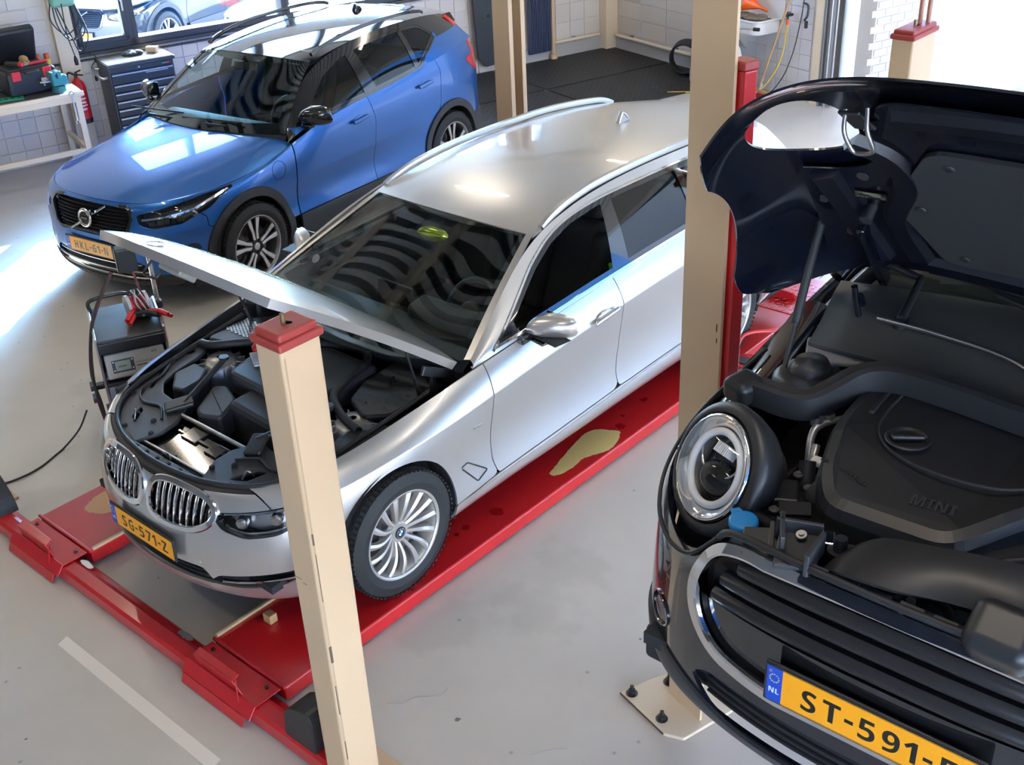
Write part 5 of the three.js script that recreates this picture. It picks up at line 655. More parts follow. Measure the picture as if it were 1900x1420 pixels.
  plate(car, txt, 0, .505, fz(0, .505)[2] + .012);
  // cabin
  part(car, 'dashboard', gm(gnet([[[-.74, .90, -.60], [0, .90, -.56], [.74, .90, -.60]], [[-.72, 1.06, -.64], [0, 1.07, -.50], [.72, 1.06, -.64]], [[-.72, 1.08, -.85], [0, 1.085, -.85], [.72, 1.08, -.85]], [[-.72, .95, -.95], [0, .93, -.97], [.72, .95, -.95]], [[-.72, .7, -.9], [0, .7, -.95], [.72, .7, -.9]]], 16, 16)), mat(.05, .056, .056, .7)); steering(car, .37, 1.02, -1.08); for (const x of [.37, -.37]) seat(car, x, .66, -1.52); part(car, 'rear_bench', [box(1.2, .18, .5, .06, 0, .66, -2.35), at(box(1.2, .6, .16, .06), 0, .98, -2.62, -.25)], MT.seat); part(car, 'head_lining', off(clips(roof, (x) => .58 - Math.abs(x)), -.04), mat(.14, .14, .13, .9)); part(car, 'inner_mirror', box(.22, .065, .02, .03, .02, 1.44, -1.02, -.2, .25), MT.plastic); part(car, 'cabin_floor', bx(-.8, .8, .34, .40, -3.1, -.4, 0), MT.matte);
  return car;
}
const SUV = makeSUV(MT.blue, 'blue compact SUV with black roof and black-and-silver wheels parked by the windows', [-3.674, 0, -1.865], .150, 'HKL-61-N', true);
// ---------------------------------------------------------------- dark blue small hatchback raised on the two-post lift, bonnet open
{
  const car = thing('hatchback', 'dark navy small hatchback with open clamshell bonnet raised on the two-post lift', 'car', [3.6256, 1.28, .239], .015), S = MT.navy;
  const PLAN = [[0, .775], [.22, .770], [.42, .738], [.60, .685], [.735, .585], [.815, .44], [.85, .22], [.858, 0], [.85, -.3], [.845, -.8], [.835, -1.5], [.84, -2.2], [.84, -2.5], [.82, -2.8], [.70, -3.0], [.4, -3.06], [0, -3.07]], NS = 16;
  const ks = [0, 2.15, 3, 4, 5.2, 7, 9, 12, 14, 16], K = (a) => keyed(...ks.map((s, k) => [s, a[k]]));
  const RYS = [[.15, .15, .15, .16, .18, .2, .2, .2, .25, .25], [.20, .20, .20, .20, .22, .24, .24, .24, .3, .3], [.30, .29, .28, .28, .3, .32, .32, .34, .38, .38], [.40, .38, .35, .34, .38, .40, .42, .45, .48, .48], [.50, .48, .42, .40, .46, .48, .52, .56, .6, .6], [.60, .58, .48, .46, .53, .56, .64, .66, .7, .7], [.70, .68, .53, .53, .62, .67, .76, .8, .82, .82], [.765, .745, .58, .59, .68, .735, .86, .9, .92, .92], [.797, .775, .615, .635, .715, .775, .93, .97, 1.0, 1.0]];
  const RIN = [[.04, .04, .04, .04, .03, .03, .05, .05, .04, .04], [.005, .005, .005, .005, .01, .01, .02, .01, 0, 0], [0, 0, 0, 0, 0, 0, .005, 0, 0, 0], [0, 0, 0, 0, 0, 0, .01, 0, 0, 0], [0, 0, .003, .005, 0, 0, .014, 0, 0, 0], [0, 0, .006, .01, 0, 0, .01, 0, .01, .01], [.004, .004, .012, .018, .004, .004, .004, 0, .02, .02], [.014, .014, .022, .028, .012, .012, .014, .01, .04, .04], [.035, .035, .04, .045, .025, .025, .04, .04, .08, .08]];
  const st = PLAN.map(([x, z], s) => { const A = PLAN[Math.max(s - 1, 0)], B = PLAN[Math.min(s + 1, NS)]; let nx = -(B[1] - A[1]), nz = B[0] - A[0]; const l = Math.hypot(nx, nz); nx /= l; nz /= l; if (!s) { nx = 0; nz = 1; } if (s === NS) { nx = 0; nz = -1; } return RIN.map((d, r) => [x - nx * K(d)(s), K(RYS[r])(s), z - nz * K(d)(s)]); });
  const rows = RIN.map((_, r) => mirrorRow(st.map((c) => c[r]))), skin = outward(gnet(rows, 280, 60)), g = .003, arch = (zc, r) => (x, y, z) => Math.hypot(z - zc, y - .30) - r, A1 = arch(0, .35), A2 = arch(-2.495, .35), L = (x) => x - .02, Rr = (x) => -x - .02;
  const gp = rp([[-.37, .765], [.37, .765], [.475, .715], [.528, .60], [.512, .50], [.44, .425], [.30, .405], [-.30, .405], [-.44, .425], [-.512, .50], [-.528, .60], [-.475, .715]], .06, 6), gS = sdp(gp), gF = (x, y, z) => z > .3 ? -gS(x, y) : 1, lo = rp([[-.46, .345], [.46, .345], [.52, .30], [.44, .215], [-.44, .215], [-.52, .30]], .03), oS = sdp(lo), oF = (x, y, z) => z > .3 ? -oS(x, y) : 1;
  const fogC = [.665, .385], fogF = (x, y, z) => z > .2 ? Math.hypot((Math.abs(x) - fogC[0]) * 1.0, y - fogC[1]) - .042 : 1, fen = sdp([[.42, .2], [.42, .75], [.3, 1], [-.22, 1.1], [-.40, .95], [-.36, .2]]);
  part(car, 'front_bumper', flange(clips(skin, (x, y, z) => z - .1, (x, y, z) => -fen(z, y) - g, gF, oF, fogF, A1)), S);
  const dr = sdp([[-.37, .2], [-.41, .95], [-.2, 1.2], [-1.45, 1.2], [-1.5, .2]]);
  for (const sd of [L, Rr]) { part(car, 'fender', flange(clips(skin, sd, (x, y, z) => fen(z, y) - g, A1)), S); part(car, 'door', flange(clips(skin, sd, (x, y, z) => dr(z, y) - g)), S); part(car, 'rear_quarter', flange(clips(skin, sd, (x, y, z) => -dr(z, y) - g, (x, y, z) => -z - .9, A2)), S); part(car, 'arch_trim', flange(clips(off(skin, .012), sd, A1, (x, y, z) => .39 - Math.hypot(z, y - .30), (x, y, z) => y - .40), .02), MT.clad); part(car, 'sill', flange(clips(off(skin, .006), sd, (x, y, z) => .30 - y, (x, y, z) => -z - .37, (x, y, z) => z + 2.1), .02), MT.clad); }
  part(car, 'bumper_lip', flange(clips(off(skin, .010), (x, y, z) => .20 + .10 * sm(.3, .75, Math.abs(x)) - y, (x, y, z) => z - .40, A1), .012), MT.clad, 'matt grey plastic lip under the bumper'); part(car, 'underbody', [bx(-.74, .74, .14, .26, -2.9, .60, .02)], MT.matte); part(car, 'inner_shell', off(clips(skin, (x, y, z) => -z - .45, (x, y, z) => y - .25, A2), -.05), S);
  for (const z of [0, -2.495]) for (const s of [1, -1]) { wheel(car, s * .73, .30, z, .30, .205, .19, s, bladeSpokes(10, MT.alloy)); archLiner(car, s * .52, s * .81, .30, z, .355); }
  // grille
  const hz = hit(clips(skin, (x, y, z) => z - .15), 'z', 1), fz = (x, y, d = 0) => { const r = hz(x, y); return r.P.map((v, k) => v + d * r.N[k]); };
  const gr = part(car, 'grille_surround', trim(hz, gp, .036, .016, true, -.003), MT.chrome, 'broad chrome grille surround'); part(gr, 'grille_back', clips(off(skin, -.075), (x, y, z) => z > .3 ? gS(x, y) + .015 : -1), MT.matte);
  for (const [y, w, b] of [[.722, .40, -.004], [.660, .45, -.012], [.598, .475, -.018]]) { const c = []; for (let k = 0; k <= 16; k++) { const t = k / 8 - 1; c.push([t * w, y - .020 * t * t + b * 0]); } part(gr, 'grille_bar', sweepProfile(c.map(([x, yy]) => fz(x, yy, -.028)), [[-.020, -.02], [-.022, .0], [-.012, .013], [0, .017], [.012, .013], [.022, 0], [.020, -.02]], (k) => hz(...c[k]).N), mat(.014, .013, .013, .28)); }
  part(gr, 'grille_panel', clips(off(skin, -.018), (x, y, z) => z > .3 ? gS(x, y) - .012 : -1, (x, y, z) => .572 - .05 * x * x - y), mat(.008, .008, .008, .06, 0, { clearcoat: 1 }), 'gloss black lower grille panel');
  const lw = part(car, 'lower_intake', clips(off(skin, -.05), (x, y, z) => z > .3 ? oS(x, y) + .07 : -1), MT.matte); for (let k = 0; k < 4; k++) part(lw, 'intake_bar', trim(hz, cr([[-.48, .235 + k * .028], [-.2, .232 + k * .028], [.2, .232 + k * .028], [.48, .235 + k * .028]], 6), .008, .01, false, -.035), MT.plastic);
  plate(car, 'ST-591-F', 0, .47, .776, .0);
  for (const s of [-1, 1]) { const q = fz(s * fogC[0], fogC[1], -.02), f = part(car, 'fog_lamp', at(cyl(.040, .03, 0, 0, 0, PI / 2), ...q, 0, s * .7), MT.satin); part(f, 'lens', at(sph(.040, 0, 0, 0, 1, 1, .3), ...fz(s * fogC[0], fogC[1], -.004), 0, s * .7), MT.lens); part(car, 'fog_recess', trim(hz, circ(.044, 28, s * fogC[0], fogC[1]), .008, .006, true), MT.gloss); }
  part(car, 'bonnet_seal', tube(cr([[-.475, .735, .668], [-.44, .775, .685], [-.36, .795, .705], [-.22, .806, .728], [0, .81, .738], [.22, .806, .728], [.36, .795, .705], [.44, .775, .685], [.475, .735, .668]], 3), .010, 120, 10), MT.seal); for (const s of [-1, 1]) part(car, 'wing_seal', tube([[s * .48, .73, .67], [s * .56, .645, .665], [s * .65, .625, .625], [s * .74, .645, .535], [s * .79, .70, .42], [s * .815, .75, .25], [s * .815, .785, .05], [s * .79, .83, -.12]], .006, 60, 8), MT.seal);
  // headlamps: black bucket, chrome ring, LED ring, lens
  for (const s of [-1, 1]) {
    const hl = part(car, 'headlamp', at(lathe([[.10, -.10], [.150, -.095], [.172, -.05], [.182, -.018], [.180, -.002], [.168, .008], [.152, .012], [.148, .004], [.142, -.02]], 56), 0, 0, 0, PI / 2), MT.plastic, 'round headlamp with chrome ring and LED ring');
    hl.position.set(s * .60, .795, .485); hl.quaternion.setFromUnitVectors(V3(0, 0, 1), V3(s * .43, .45, .78).normalize());
    part(hl, 'chrome_ring', at(lathe([[.142, -.012], [.146, .004], [.143, .014], [.134, .016], [.116, .002], [.108, -.01]], 56), 0, 0, .004, PI / 2), MT.chrome); part(hl, 'reflector', at(lathe([[0, -.075], [.06, -.07], [.10, -.04], [.117, -.006]], 40), 0, 0, 0, PI / 2), MT.darkSteel);
    part(hl, 'light_ring', at(new THREE.TorusGeometry(.099, .0105, 12, 56), 0, 0, .002), MT.white, 'white daytime light ring'); part(hl, 'lamp_housing', [at(cyl(.088, .012, 0, 0, 0, PI / 2, 0, 0, 40), 0, 0, -.035)], MT.gloss);
    part(hl, 'lower_reflector', at(new THREE.SphereGeometry(.075, 24, 12, 0, 2 * PI, 0, PI / 2), 0, -.028, -.03, PI / 2, 0, 0, 'XYZ', [1, .6, .7]), mat(.05, .05, .05, .1, 1)); part(hl, 'lamp_bar', [at(new THREE.TorusGeometry(.085, .004, 8, 30, PI * .9), 0, .045, -.004, 0, 0, PI * 1.05, 'XYZ', [1, .8, 1])], MT.chrome); for (let k = 0; k < 8; k++) part(hl, 'lens_fin', box(.0035, .030, .035, .001, -.022 + k * .0075, .052, -.008, -.3), MT.white);
    part(hl, 'lens', at(fgrid((u, v) => { const a = u * 2 * PI, r = v * .138; return [r * Math.cos(a), r * Math.sin(a), .028 - r * r * 1.2]; }, 48, 10), 0, 0, .006), MT.lens); part(hl, 'bucket_back', at(cyl(.10, .08, 0, 0, 0, PI / 2, 0, 0, 32, .12), 0, 0, -.12), MT.plastic);
  }
  // clamshell bonnet, opened about its rear hinges
  const hood = [[[0, .820, .82], [.25, .820, .81], [.42, .810, .795], [.55, .775, .765], [.655, .725, .71], [.745, .675, .59]], [[0, .885, .73], [.27, .883, .715], [.46, .880, .69], [.60, .850, .645], [.725, .79, .56], [.80, .695, .455]], [[0, .945, .53], [.29, .942, .515], [.50, .942, .475], [.65, .908, .42], [.77, .835, .34], [.832, .72, .27]], [[0, .985, .28], [.3, .982, .27], [.53, .975, .23], [.69, .937, .18], [.79, .86, .12], [.848, .71, .08]], [[0, 1.01, 0], [.31, 1.008, -.01], [.55, 1.0, -.04], [.70, .96, -.07], [.79, .87, -.09], [.845, .65, -.09]], [[0, 1.022, -.22], [.32, 1.02, -.23], [.56, 1.008, -.25], [.70, .965, -.24], [.785, .86, -.20], [.835, .69, -.14]], [[0, 1.028, -.36], [.32, 1.025, -.36], [.56, 1.005, -.35], [.68, .94, -.32], [.75, .84, -.27], [.80, .73, -.19]]].map(mirrorRow);
  const hm0 = outward(gnet(hood, 110, 80)), hy = .93, hzz = -.45, LN = V3(.43, .45, .78).normalize();
  const lampCut = (r) => (x, y, z) => { const d = V3(Math.abs(x) - .60, y - .875, z - .455), t = d.dot(LN); return d.addScaledVector(LN, -t).length() - r; }, hc = (x, y, z) => Math.hypot(z - .20, y - .40) - .355;
  const hm = clips(hm0, (x, y, z) => Math.max(lampCut(.130)(x, y, z), .832 - .30 * (Math.abs(x) - .6) - y), hc), bon = part(car, 'bonnet', at(thick(hm, .006), 0, -hy, -hzz), S); bon.position.set(0, hy, hzz); bon.rotation.x = -52 * PI / 180;
  const T = (q) => at(q, 0, -hy, -hzz), hin = hit(hm0, 'y', 1), inn = (x, z, d) => { const r = hin(x, z); return [r.P[0] - d * r.N[0], r.P[1] - d * r.N[1] - hy, r.P[2] - d * r.N[2] - hzz]; };
  const isd = sdp(rp([[-.66, .28], [-.60, .30], [-.42, .50], [-.36, .66], [.36, .66], [.42, .50], [.60, .30], [.66, .28], [.70, -.24], [.45, -.30], [-.45, -.30], [-.70, -.24]], .06)), matS = sdp(rp([[-.30, .42], [.30, .42], [.46, .10], [.36, -.20], [-.36, -.20], [-.46, .10]], .05));
  part(bon, 'inner_panel', T(thick(clips(off(hm0, -.028), (x, y, z) => isd(x, z), lampCut(.150)), .004)), S);
  part(bon, 'insulation_mat', T(thick(clips(off(hm0, -.036), (x, y, z) => matS(x, z)), .012)), mat(.006, .006, .006, 1), 'black felt insulation mat'); for (const [x, z] of [[-.26, .36], [0, .36], [.26, .36], [-.38, .1], [0, .1], [.38, .1], [-.3, -.15], [0, -.15], [.3, -.15]]) part(bon, 'mat_clip', at(sph(.014, 0, 0, 0, 1, .4, 1), ...inn(x, z, .05)), MT.plastic);
  const rib = (pts, w, h) => { const q = cr(pts, 5).map(([x, z]) => ({ P: inn(x, z, .030), N: hin(x, z).N })); return sweepProfile(q.map((k) => k.P), [[-w / 2, 0], [-w * .3, -h], [w * .3, -h], [w / 2, 0]], (k) => q[k].N); };
  for (const p_ of [[[-.62, .24], [-.60, 0], [-.56, -.24]], [[.62, .24], [.60, 0], [.56, -.24]], [[-.34, .58], [-.12, .60], [.12, .60], [.34, .58]], [[-.50, .42], [-.42, .34], [-.40, .2], [-.47, 0], [-.44, -.22]], [[.50, .42], [.42, .34], [.40, .2], [.47, 0], [.44, -.22]], [[-.42, -.25], [0, -.27], [.42, -.25]]]) part(bon, 'stiffening_rib', rib(p_, .085, .022), mat(.0015, .002, .0045, .4));
  for (const s of [-1, 1]) { part(bon, 'latch_plate', at(box(.06, .010, .09, .006), ...inn(s * .44, .56, .040), .25, s * .2), MT.plastic); const c = inn(s * .43, .60, .05); part(bon, 'striker_loop', at(tube([[-.030, .02, .01], [-.032, -.02, -.02], [-.030, -.035, -.065], [-.018, -.038, -.08], [.018, -.038, -.08], [.030, -.035, -.065], [.032, -.02, -.02], [.030, .02, .01]], .0055, 50, 8), ...c, 0, s * .3), MT.steel); part(bon, 'rubber_buffer', at(cyl(.018, .05, 0, 0, 0, 0, 0, 0, 16, .014), ...inn(s * .535, .05, .055)), MT.seal); part(bon, 'hinge_arm', [at(box(.025, .04, .34, .006), ...inn(s * .575, -.20, .055), .06)], MT.navy); for (const [x, z] of [[.66, .10], [.52, .22], [.63, -.1]]) part(bon, 'drain_hole', at(cyl(.017, .003, 0, 0, 0, 0, 0, 0, 18), ...inn(s * x, z, .0335)), MT.matte); }
  { const c = inn(-.52, .12, .034), n = hin(-.52, .12).N, q = new THREE.Quaternion().setFromUnitVectors(V3(0, 0, 1), V3(-n[0], -n[1], -n[2])); const sg = new THREE.PlaneGeometry(.085, .038); sg.rotateZ(PI); const d = part(bon, 'info_label', sg, mat(1, 1, 1, .4, 0, { map: ctex(340, 152, (x, w, h) => { x.fillStyle = '#0b0b0c'; x.fillRect(0, 0, w, h); x.strokeStyle = '#c9c59a'; x.fillStyle = '#c9c59a'; x.lineWidth = 3; x.fillRect(16, 16, 50, 8); x.beginPath(); x.arc(30, 60, 12, 0, 7); x.stroke(); for (let k = 0; k < 3; k++) { x.beginPath(); x.moveTo(200 + k * 46, 34); x.lineTo(216 + k * 46, 8); x.lineTo(232 + k * 46, 34); x.closePath(); x.stroke(); } for (let k = 0; k < 4; k++) x.fillRect(60, 52 + k * 22, [90, 120, 190, 230][k], 6); x.strokeRect(290, 90, 32, 30); }) })); d.position.set(...c); d.position.addScaledVector(V3(-n[0], -n[1], -n[2]), .003); d.quaternion.copy(q); }
  for (const s of [-1, 1]) { part(car, 'gas_strut', [rod([s * .63, .86, .09], [s * .655, 1.0, -.02], .007), rod([s * .655, 1.0, -.02], [s * .69, 1.24, -.20], .013)], MT.darkSteel); part(car, 'bonnet_hinge', [rod([s * .56, .90, -.30], [s * .57, 1.02, -.24], .018), at(box(.03, .12, .09, .01), s * .57, .90, -.33), rod([s * .54, .92, -.22], [s * .56, 1.08, -.18], .010)], MT.navy); }
  // ---- engine bay
  part(car, 'bay_tub', [bx(-.70, .70, .26, .30, -.35, .66, 0), bx(-.71, -.68, .28, .72, -.35, .30, 0), bx(.68, .71, .28, .72, -.35, .30, 0), bx(-.72, .72, .28, .88, -.30, -.26, 0), bx(-.50, .50, .28, .62, .60, .64, 0)], MT.matte);
  for (const s of [-1, 1]) { part(car, 'inner_wing', thick(outward(gnet([[[s * .815, .70, .34], [s * .82, .75, .12], [s * .82, .77, -.1], [s * .80, .90, -.34]], [[s * .74, .76, .30], [s * .75, .80, .10], [s * .75, .83, -.1], [s * .74, .93, -.34]], [[s * .66, .74, .28], [s * .66, .80, .08], [s * .66, .82, -.1], [s * .66, .90, -.34]], [[s * .62, .50, .26], [s * .62, .6, .06], [s * .62, .6, -.1], [s * .62, .7, -.34]]], 24, 12), [0, .5, 0]), .006), S); part(car, 'strut_tower', [at(lathe([[.03, .03], [.085, .022], [.105, .0], [.11, -.06]], 28), s * .565, .875, .04), at(lathe([[0, .05], [.045, .045], [.058, .02], [.062, 0]], 24), s * .565, .89, .04)], MT.darkSteel); part(car, 'wing_boot', at(box(.09, .075, .10, .025), s * .68, .885, .21, .1, .3 * s, 0), MT.plastic); }
  part(car, 'cowl_seal', sweepProfile(cr([[-.69, .90, .21], [-.62, .90, .205], [-.56, .893, .20], [-.50, .895, .18], [-.46, .915, .12], [-.41, .945, .05], [-.33, .962, .02], [-.20, .965, .02], [.0, .96, .03], [.2, .955, .04], [.45, .93, .08], [.6, .90, .18], [.69, .90, .21]], 5), [[-.028, -.05], [-.034, 0], [-.024, .018], [-.008, .010], [.008, .022], [.024, .016], [.03, -.05]], () => [0, 1, .12]), MT.seal); part(car, 'bulkhead_mat', bx(-.60, .60, .45, .90, -.02, .02, .01), MT.matte);
  part(car, 'cowl_panel', thick(outward(gnet([[[-.62, .94, -.04], [-.3, .962, -.02], [0, .962, -.01], [.3, .962, -.02], [.62, .94, -.04]], [[-.64, .955, -.16], [-.3, .985, -.15], [0, .99, -.15], [.3, .985, -.15], [.64, .955, -.16]], [[-.66, .995, -.26], [-.3, 1.02, -.29], [0, 1.025, -.30], [.3, 1.02, -.29], [.66, .995, -.26]], [[-.68, 1.0, -.36], [-.3, 1.02, -.42], [0, 1.025, -.44], [.3, 1.02, -.42], [.68, 1.0, -.36]]], 30, 14), [0, 0, -.2]), .01), mat(.065, .066, .058, .42)); part(car, 'cowl_groove', tube([[-.48, 1.0, -.18], [-.3, 1.005, -.17], [-.1, 1.006, -.14], [.02, .995, -.08], [.05, .985, -.04]], .007, 40, 8), MT.satin); part(car, 'cowl_tray', at(box(.26, .02, .12, .008), -.50, .925, -.08, .2, .4), mat(.28, .27, .25, .6));
  const ws = [[[0, 1.015, -.42], [.3, 1.012, -.43], [.55, 1.0, -.46], [.70, .99, -.50]], [[0, 1.14, -.58], [.3, 1.135, -.59], [.52, 1.125, -.62], [.66, 1.12, -.66]], [[0, 1.26, -.75], [.28, 1.255, -.76], [.5, 1.245, -.79], [.62, 1.235, -.83]], [[0, 1.36, -.90], [.26, 1.355, -.91], [.46, 1.345, -.94], [.58, 1.33, -.98]]].map(mirrorRow); part(car, 'windscreen', outward(gnet(ws, 40, 20)), mat(.5, .56, .5, 0, 0, { transmission: 1, thickness: 0, ior: 1.5 })); part(car, 'roof', thick(outward(gnet([[[0, 1.36, -.90], [.3, 1.355, -.91], [.58, 1.33, -.98], [.62, 1.30, -1.0]], [[0, 1.40, -1.3], [.3, 1.395, -1.3], [.58, 1.375, -1.3], [.63, 1.33, -1.3]], [[0, 1.40, -2.1], [.3, 1.395, -2.1], [.58, 1.37, -2.1], [.63, 1.33, -2.1]], [[0, 1.36, -2.75], [.3, 1.355, -2.74], [.56, 1.33, -2.7], [.6, 1.29, -2.68]]].map(mirrorRow), 30, 20)), .02), MT.gloss);
  for (const s of [-1, 1]) { part(car, 'side_window', gnet([[[s * .785, .95, -.42], [s * .795, .96, -1.2], [s * .79, .99, -2.0], [s * .76, 1.02, -2.8]], [[s * .62, 1.30, -1.0], [s * .63, 1.33, -1.3], [s * .63, 1.33, -2.1], [s * .6, 1.29, -2.68]]], 20, 6), MT.tint); part(car, 'a_pillar', rod([s * .74, .96, -.46], [s * .60, 1.325, -.99], .028), S); part(car, 'mirror', at(sph(.09, 0, 0, 0, 1.1, .75, .8), s * .92, .99, -.62), MT.gloss); } part(car, 'rear_screen', gnet([mirrorRow([[0, 1.34, -2.76], [.3, 1.335, -2.75], [.6, 1.29, -2.68]]), mirrorRow([[0, 1.0, -3.03], [.35, 1.0, -3.01], [.68, 1.0, -2.93]])], 12, 4), MT.tint); part(car, 'dashboard', [box(1.3, .25, .4, .08, 0, .86, -.62)], MT.dash);
  for (const x of [-.33, .33]) seat(car, x, .5, -1.35); for (const [x, z] of [[.02, -.03], [-.42, -.10]]) { const w = part(car, 'wiper', [rod([x, 1.005, z - .1], [x - .03, 1.05, z - .30], .014, .011), rod([x - .03, 1.05, z - .30], [x - .25, 1.06, z - .36], .011, .008), cyl(.022, .035, x, .99, z - .1)], MT.plastic); part(w, 'wiper_blade', rod([x - .52, 1.075, z - .42], [x - .02, 1.06, z - .36], .008), MT.seal); }
  const dip = (q) => { q = gm(q); const P_ = q.attributes.position; for (let j = 0; j < P_.count; j++) { const z = P_.getZ(j); P_.setY(j, P_.getY(j) - .22 * Math.max(0, z - .30) - .05 * Math.max(0, z)); } q.computeVertexNormals(); return q; };
  const ec = part(car, 'engine_cover', [dip(prism(rp([[-.415, -.02], [-.405, .22], [-.35, .42], [-.285, .515], [.02, .505], [.09, .42], [.24, .20], [.27, -.06], [.0, -.08]], .05), .70, .905, .035)), dip(prism(rp([[-.43, -.02], [-.42, .24], [-.365, .45], [-.30, .54], [.035, .53], [.11, .44], [.26, .22], [.29, -.06]], .05), .66, .78, .02))], MT.plastic, 'black engine cover with round dial and raised name');
  part(ec, 'cover_dial', [at(lathe([[.058, 0], [.054, .006], [.046, .002], [.042, -.006]], 32), -.205, .897, .215), at(box(.085, .014, .018, .006), -.205, .901, .215, 0, .6)], MT.plastic); part(ec, 'cover_line', tube([[-.30, .906, -.02], [-.30, .900, .12], [-.28, .895, .22], [-.21, .891, .29], [-.08, .890, .315], [.06, .891, .29], [.15, .896, .2], [.19, .902, .06]], .004, 80, 6), MT.matte); part(ec, 'cover_step', at(box(.014, .012, .16, .005), -.335, .902, .08, 0, .05), MT.plastic);
  { const f = await new FontLoader().loadAsync('fonts/droid/droid_sans_bold.typeface.json'), tg = new TextGeometry('MINI', { font: f, size: .032, depth: .006, curveSegments: 4, bevelEnabled: false }); tg.center(); part(ec, 'cover_name', at(tg, -.055, .861, .405, -1.30, .10, 0, 'YXZ'), MT.matte); const t2 = new TextGeometry('TWINPOWER TURBO', { font: f, size: .011, depth: .003, curveSegments: 2, bevelEnabled: false }); t2.center(); part(ec, 'cover_script', at(t2, -.29, .862, .395, -1.3, -.30, 0, 'YXZ'), MT.matte); }
  part(car, 'engine_block', [bx(-.38, .34, .35, .80, .0, .44, .04), bx(-.2, .3, .4, .86, -.02, .2, .04)], MT.matte);
  const slam = part(car, 'slam_panel', [thick(outward(gnet([[[-.44, .75, .685], [-.22, .79, .715], [0, .795, .722], [.22, .79, .715], [.44, .75, .685]], [[-.42, .755, .63], [-.22, .785, .66], [0, .79, .665], [.22, .785, .66], [.42, .755, .63]], [[-.42, .70, .62], [-.22, .70, .645], [0, .70, .65], [.22, .70, .645], [.42, .70, .62]]], 24, 8), [0, .5, .5]), .008)], MT.plastic); for (let k = 0; k < 7; k++) part(slam, 'edge_clip', box(.055, .010, .02, .003, -.19 + k * .075, .806, .722, .2), MT.plasticGrey);
  part(slam, 'bracket', [at(box(.10, .02, .12, .006), -.262, .795, .675, .15, .35), at(box(.012, .06, .11, .003), -.312, .815, .66, 0, .5), at(box(.012, .06, .11, .003), -.215, .815, .685, 0, .1), at(box(.11, .06, .012, .003), -.285, .815, .625, 0, .35)], MT.plasticGrey); part(slam, 'bracket_bolt', [cyl(.013, .006, -.27, .822, .645, .3), cyl(.007, .012, -.27, .824, .645, .3)], MT.steel); part(slam, 'stepped_cover', [at(box(.13, .03, .09, .006), -.345, .765, .655, .2, .45), at(box(.012, .02, .10, .002), -.34, .785, .655, .2, .45), at(box(.012, .02, .10, .002), -.30, .79, .67, .2, .45)], MT.plasticGrey);
  const wb_ = part(car, 'washer_cap', [at(lathe([[0, .010], [.030, .009], [.037, .004], [.038, -.008], [.030, -.012]], 28), -.44, .768, .615, .12), at(box(.030, .006, .04, .003), -.467, .771, .597, .1, .8), at(box(.008, .03, .012, .002), -.407, .755, .63)], MT.blueCap, 'blue washer filler cap'); part(wb_, 'filler_neck', cyl(.030, .10, -.44, .71, .615), MT.plastic);
  part(car, 'front_bracket', [thick(outward(gnet([[[-.50, .70, .50], [-.46, .715, .40], [-.42, .715, .32]], [[-.44, .735, .54], [-.40, .74, .44], [-.37, .735, .36]], [[-.33, .745, .565], [-.32, .74, .49], [-.31, .735, .43]], [[-.24, .75, .585], [-.22, .745, .53], [-.21, .74, .48]]], 16, 16), [0, 0, 0]), .006), rod([-.46, .725, .56], [-.24, .735, .60], .022)].map((q) => at(q, 0, .028, 0)), mat(.012, .012, .013, .18, .5)); for (const [x, z] of [[-.425, .36], [-.375, .40], [-.47, .51], [-.40, .535]]) part(car, 'bracket_nut', [cyl(.013, .005, x, .776, z), cyl(.008, .012, x, .778, z, 0, 0, 0, 6)], MT.steel); part(car, 'striker_plate', [at(box(.03, .012, .05, .004), -.232, .785, .575, 0, .4)], MT.chrome); part(car, 'rubber_stop', [cyl(.03, .01, -.19, .782, .60), cyl(.018, .04, -.19, .802, .60, 0, 0, 0, 16, .015)], MT.plastic); part(car, 'latch_opening', at(box(.08, .006, .05, .004), -.36, .776, .50, .1, .5), MT.matte); part(car, 'relay_box', at(box(.07, .05, .10, .008), -.425, .745, .43, 0, .5), MT.plastic);
  const ch = part(car, 'intake_hose', tube([[-.30, .70, .43], [-.22, .71, .48], [-.10, .715, .50], [.05, .715, .49], [.16, .71, .47]], .042, 60, 16), MT.plastic); for (let k = 0; k < 15; k++) { const t = k / 14, c = new THREE.CatmullRomCurve3([V3(-.30, .70, .43), V3(-.22, .71, .48), V3(-.10, .715, .50), V3(.05, .715, .49), V3(.16, .71, .47)]), p0 = c.getPoint(t), tg = c.getTangent(t), rg = new THREE.TorusGeometry(.044, .0045, 6, 24); rg.applyQuaternion(new THREE.Quaternion().setFromUnitVectors(V3(0, 0, 1), tg)); part(ch, 'hose_rib', rg.translate(p0.x, p0.y, p0.z), MT.plastic); }
  part(car, 'thin_hose', tube([[-.30, .76, .36], [-.335, .745, .42], [-.32, .735, .50], [-.27, .73, .54]], .010, 40, 8), MT.seal); part(car, 'cable_loom', tube([[.10, .80, .47], [.18, .82, .42], [.28, .83, .34], [.4, .83, .3]], .009, 40, 8), MT.seal);
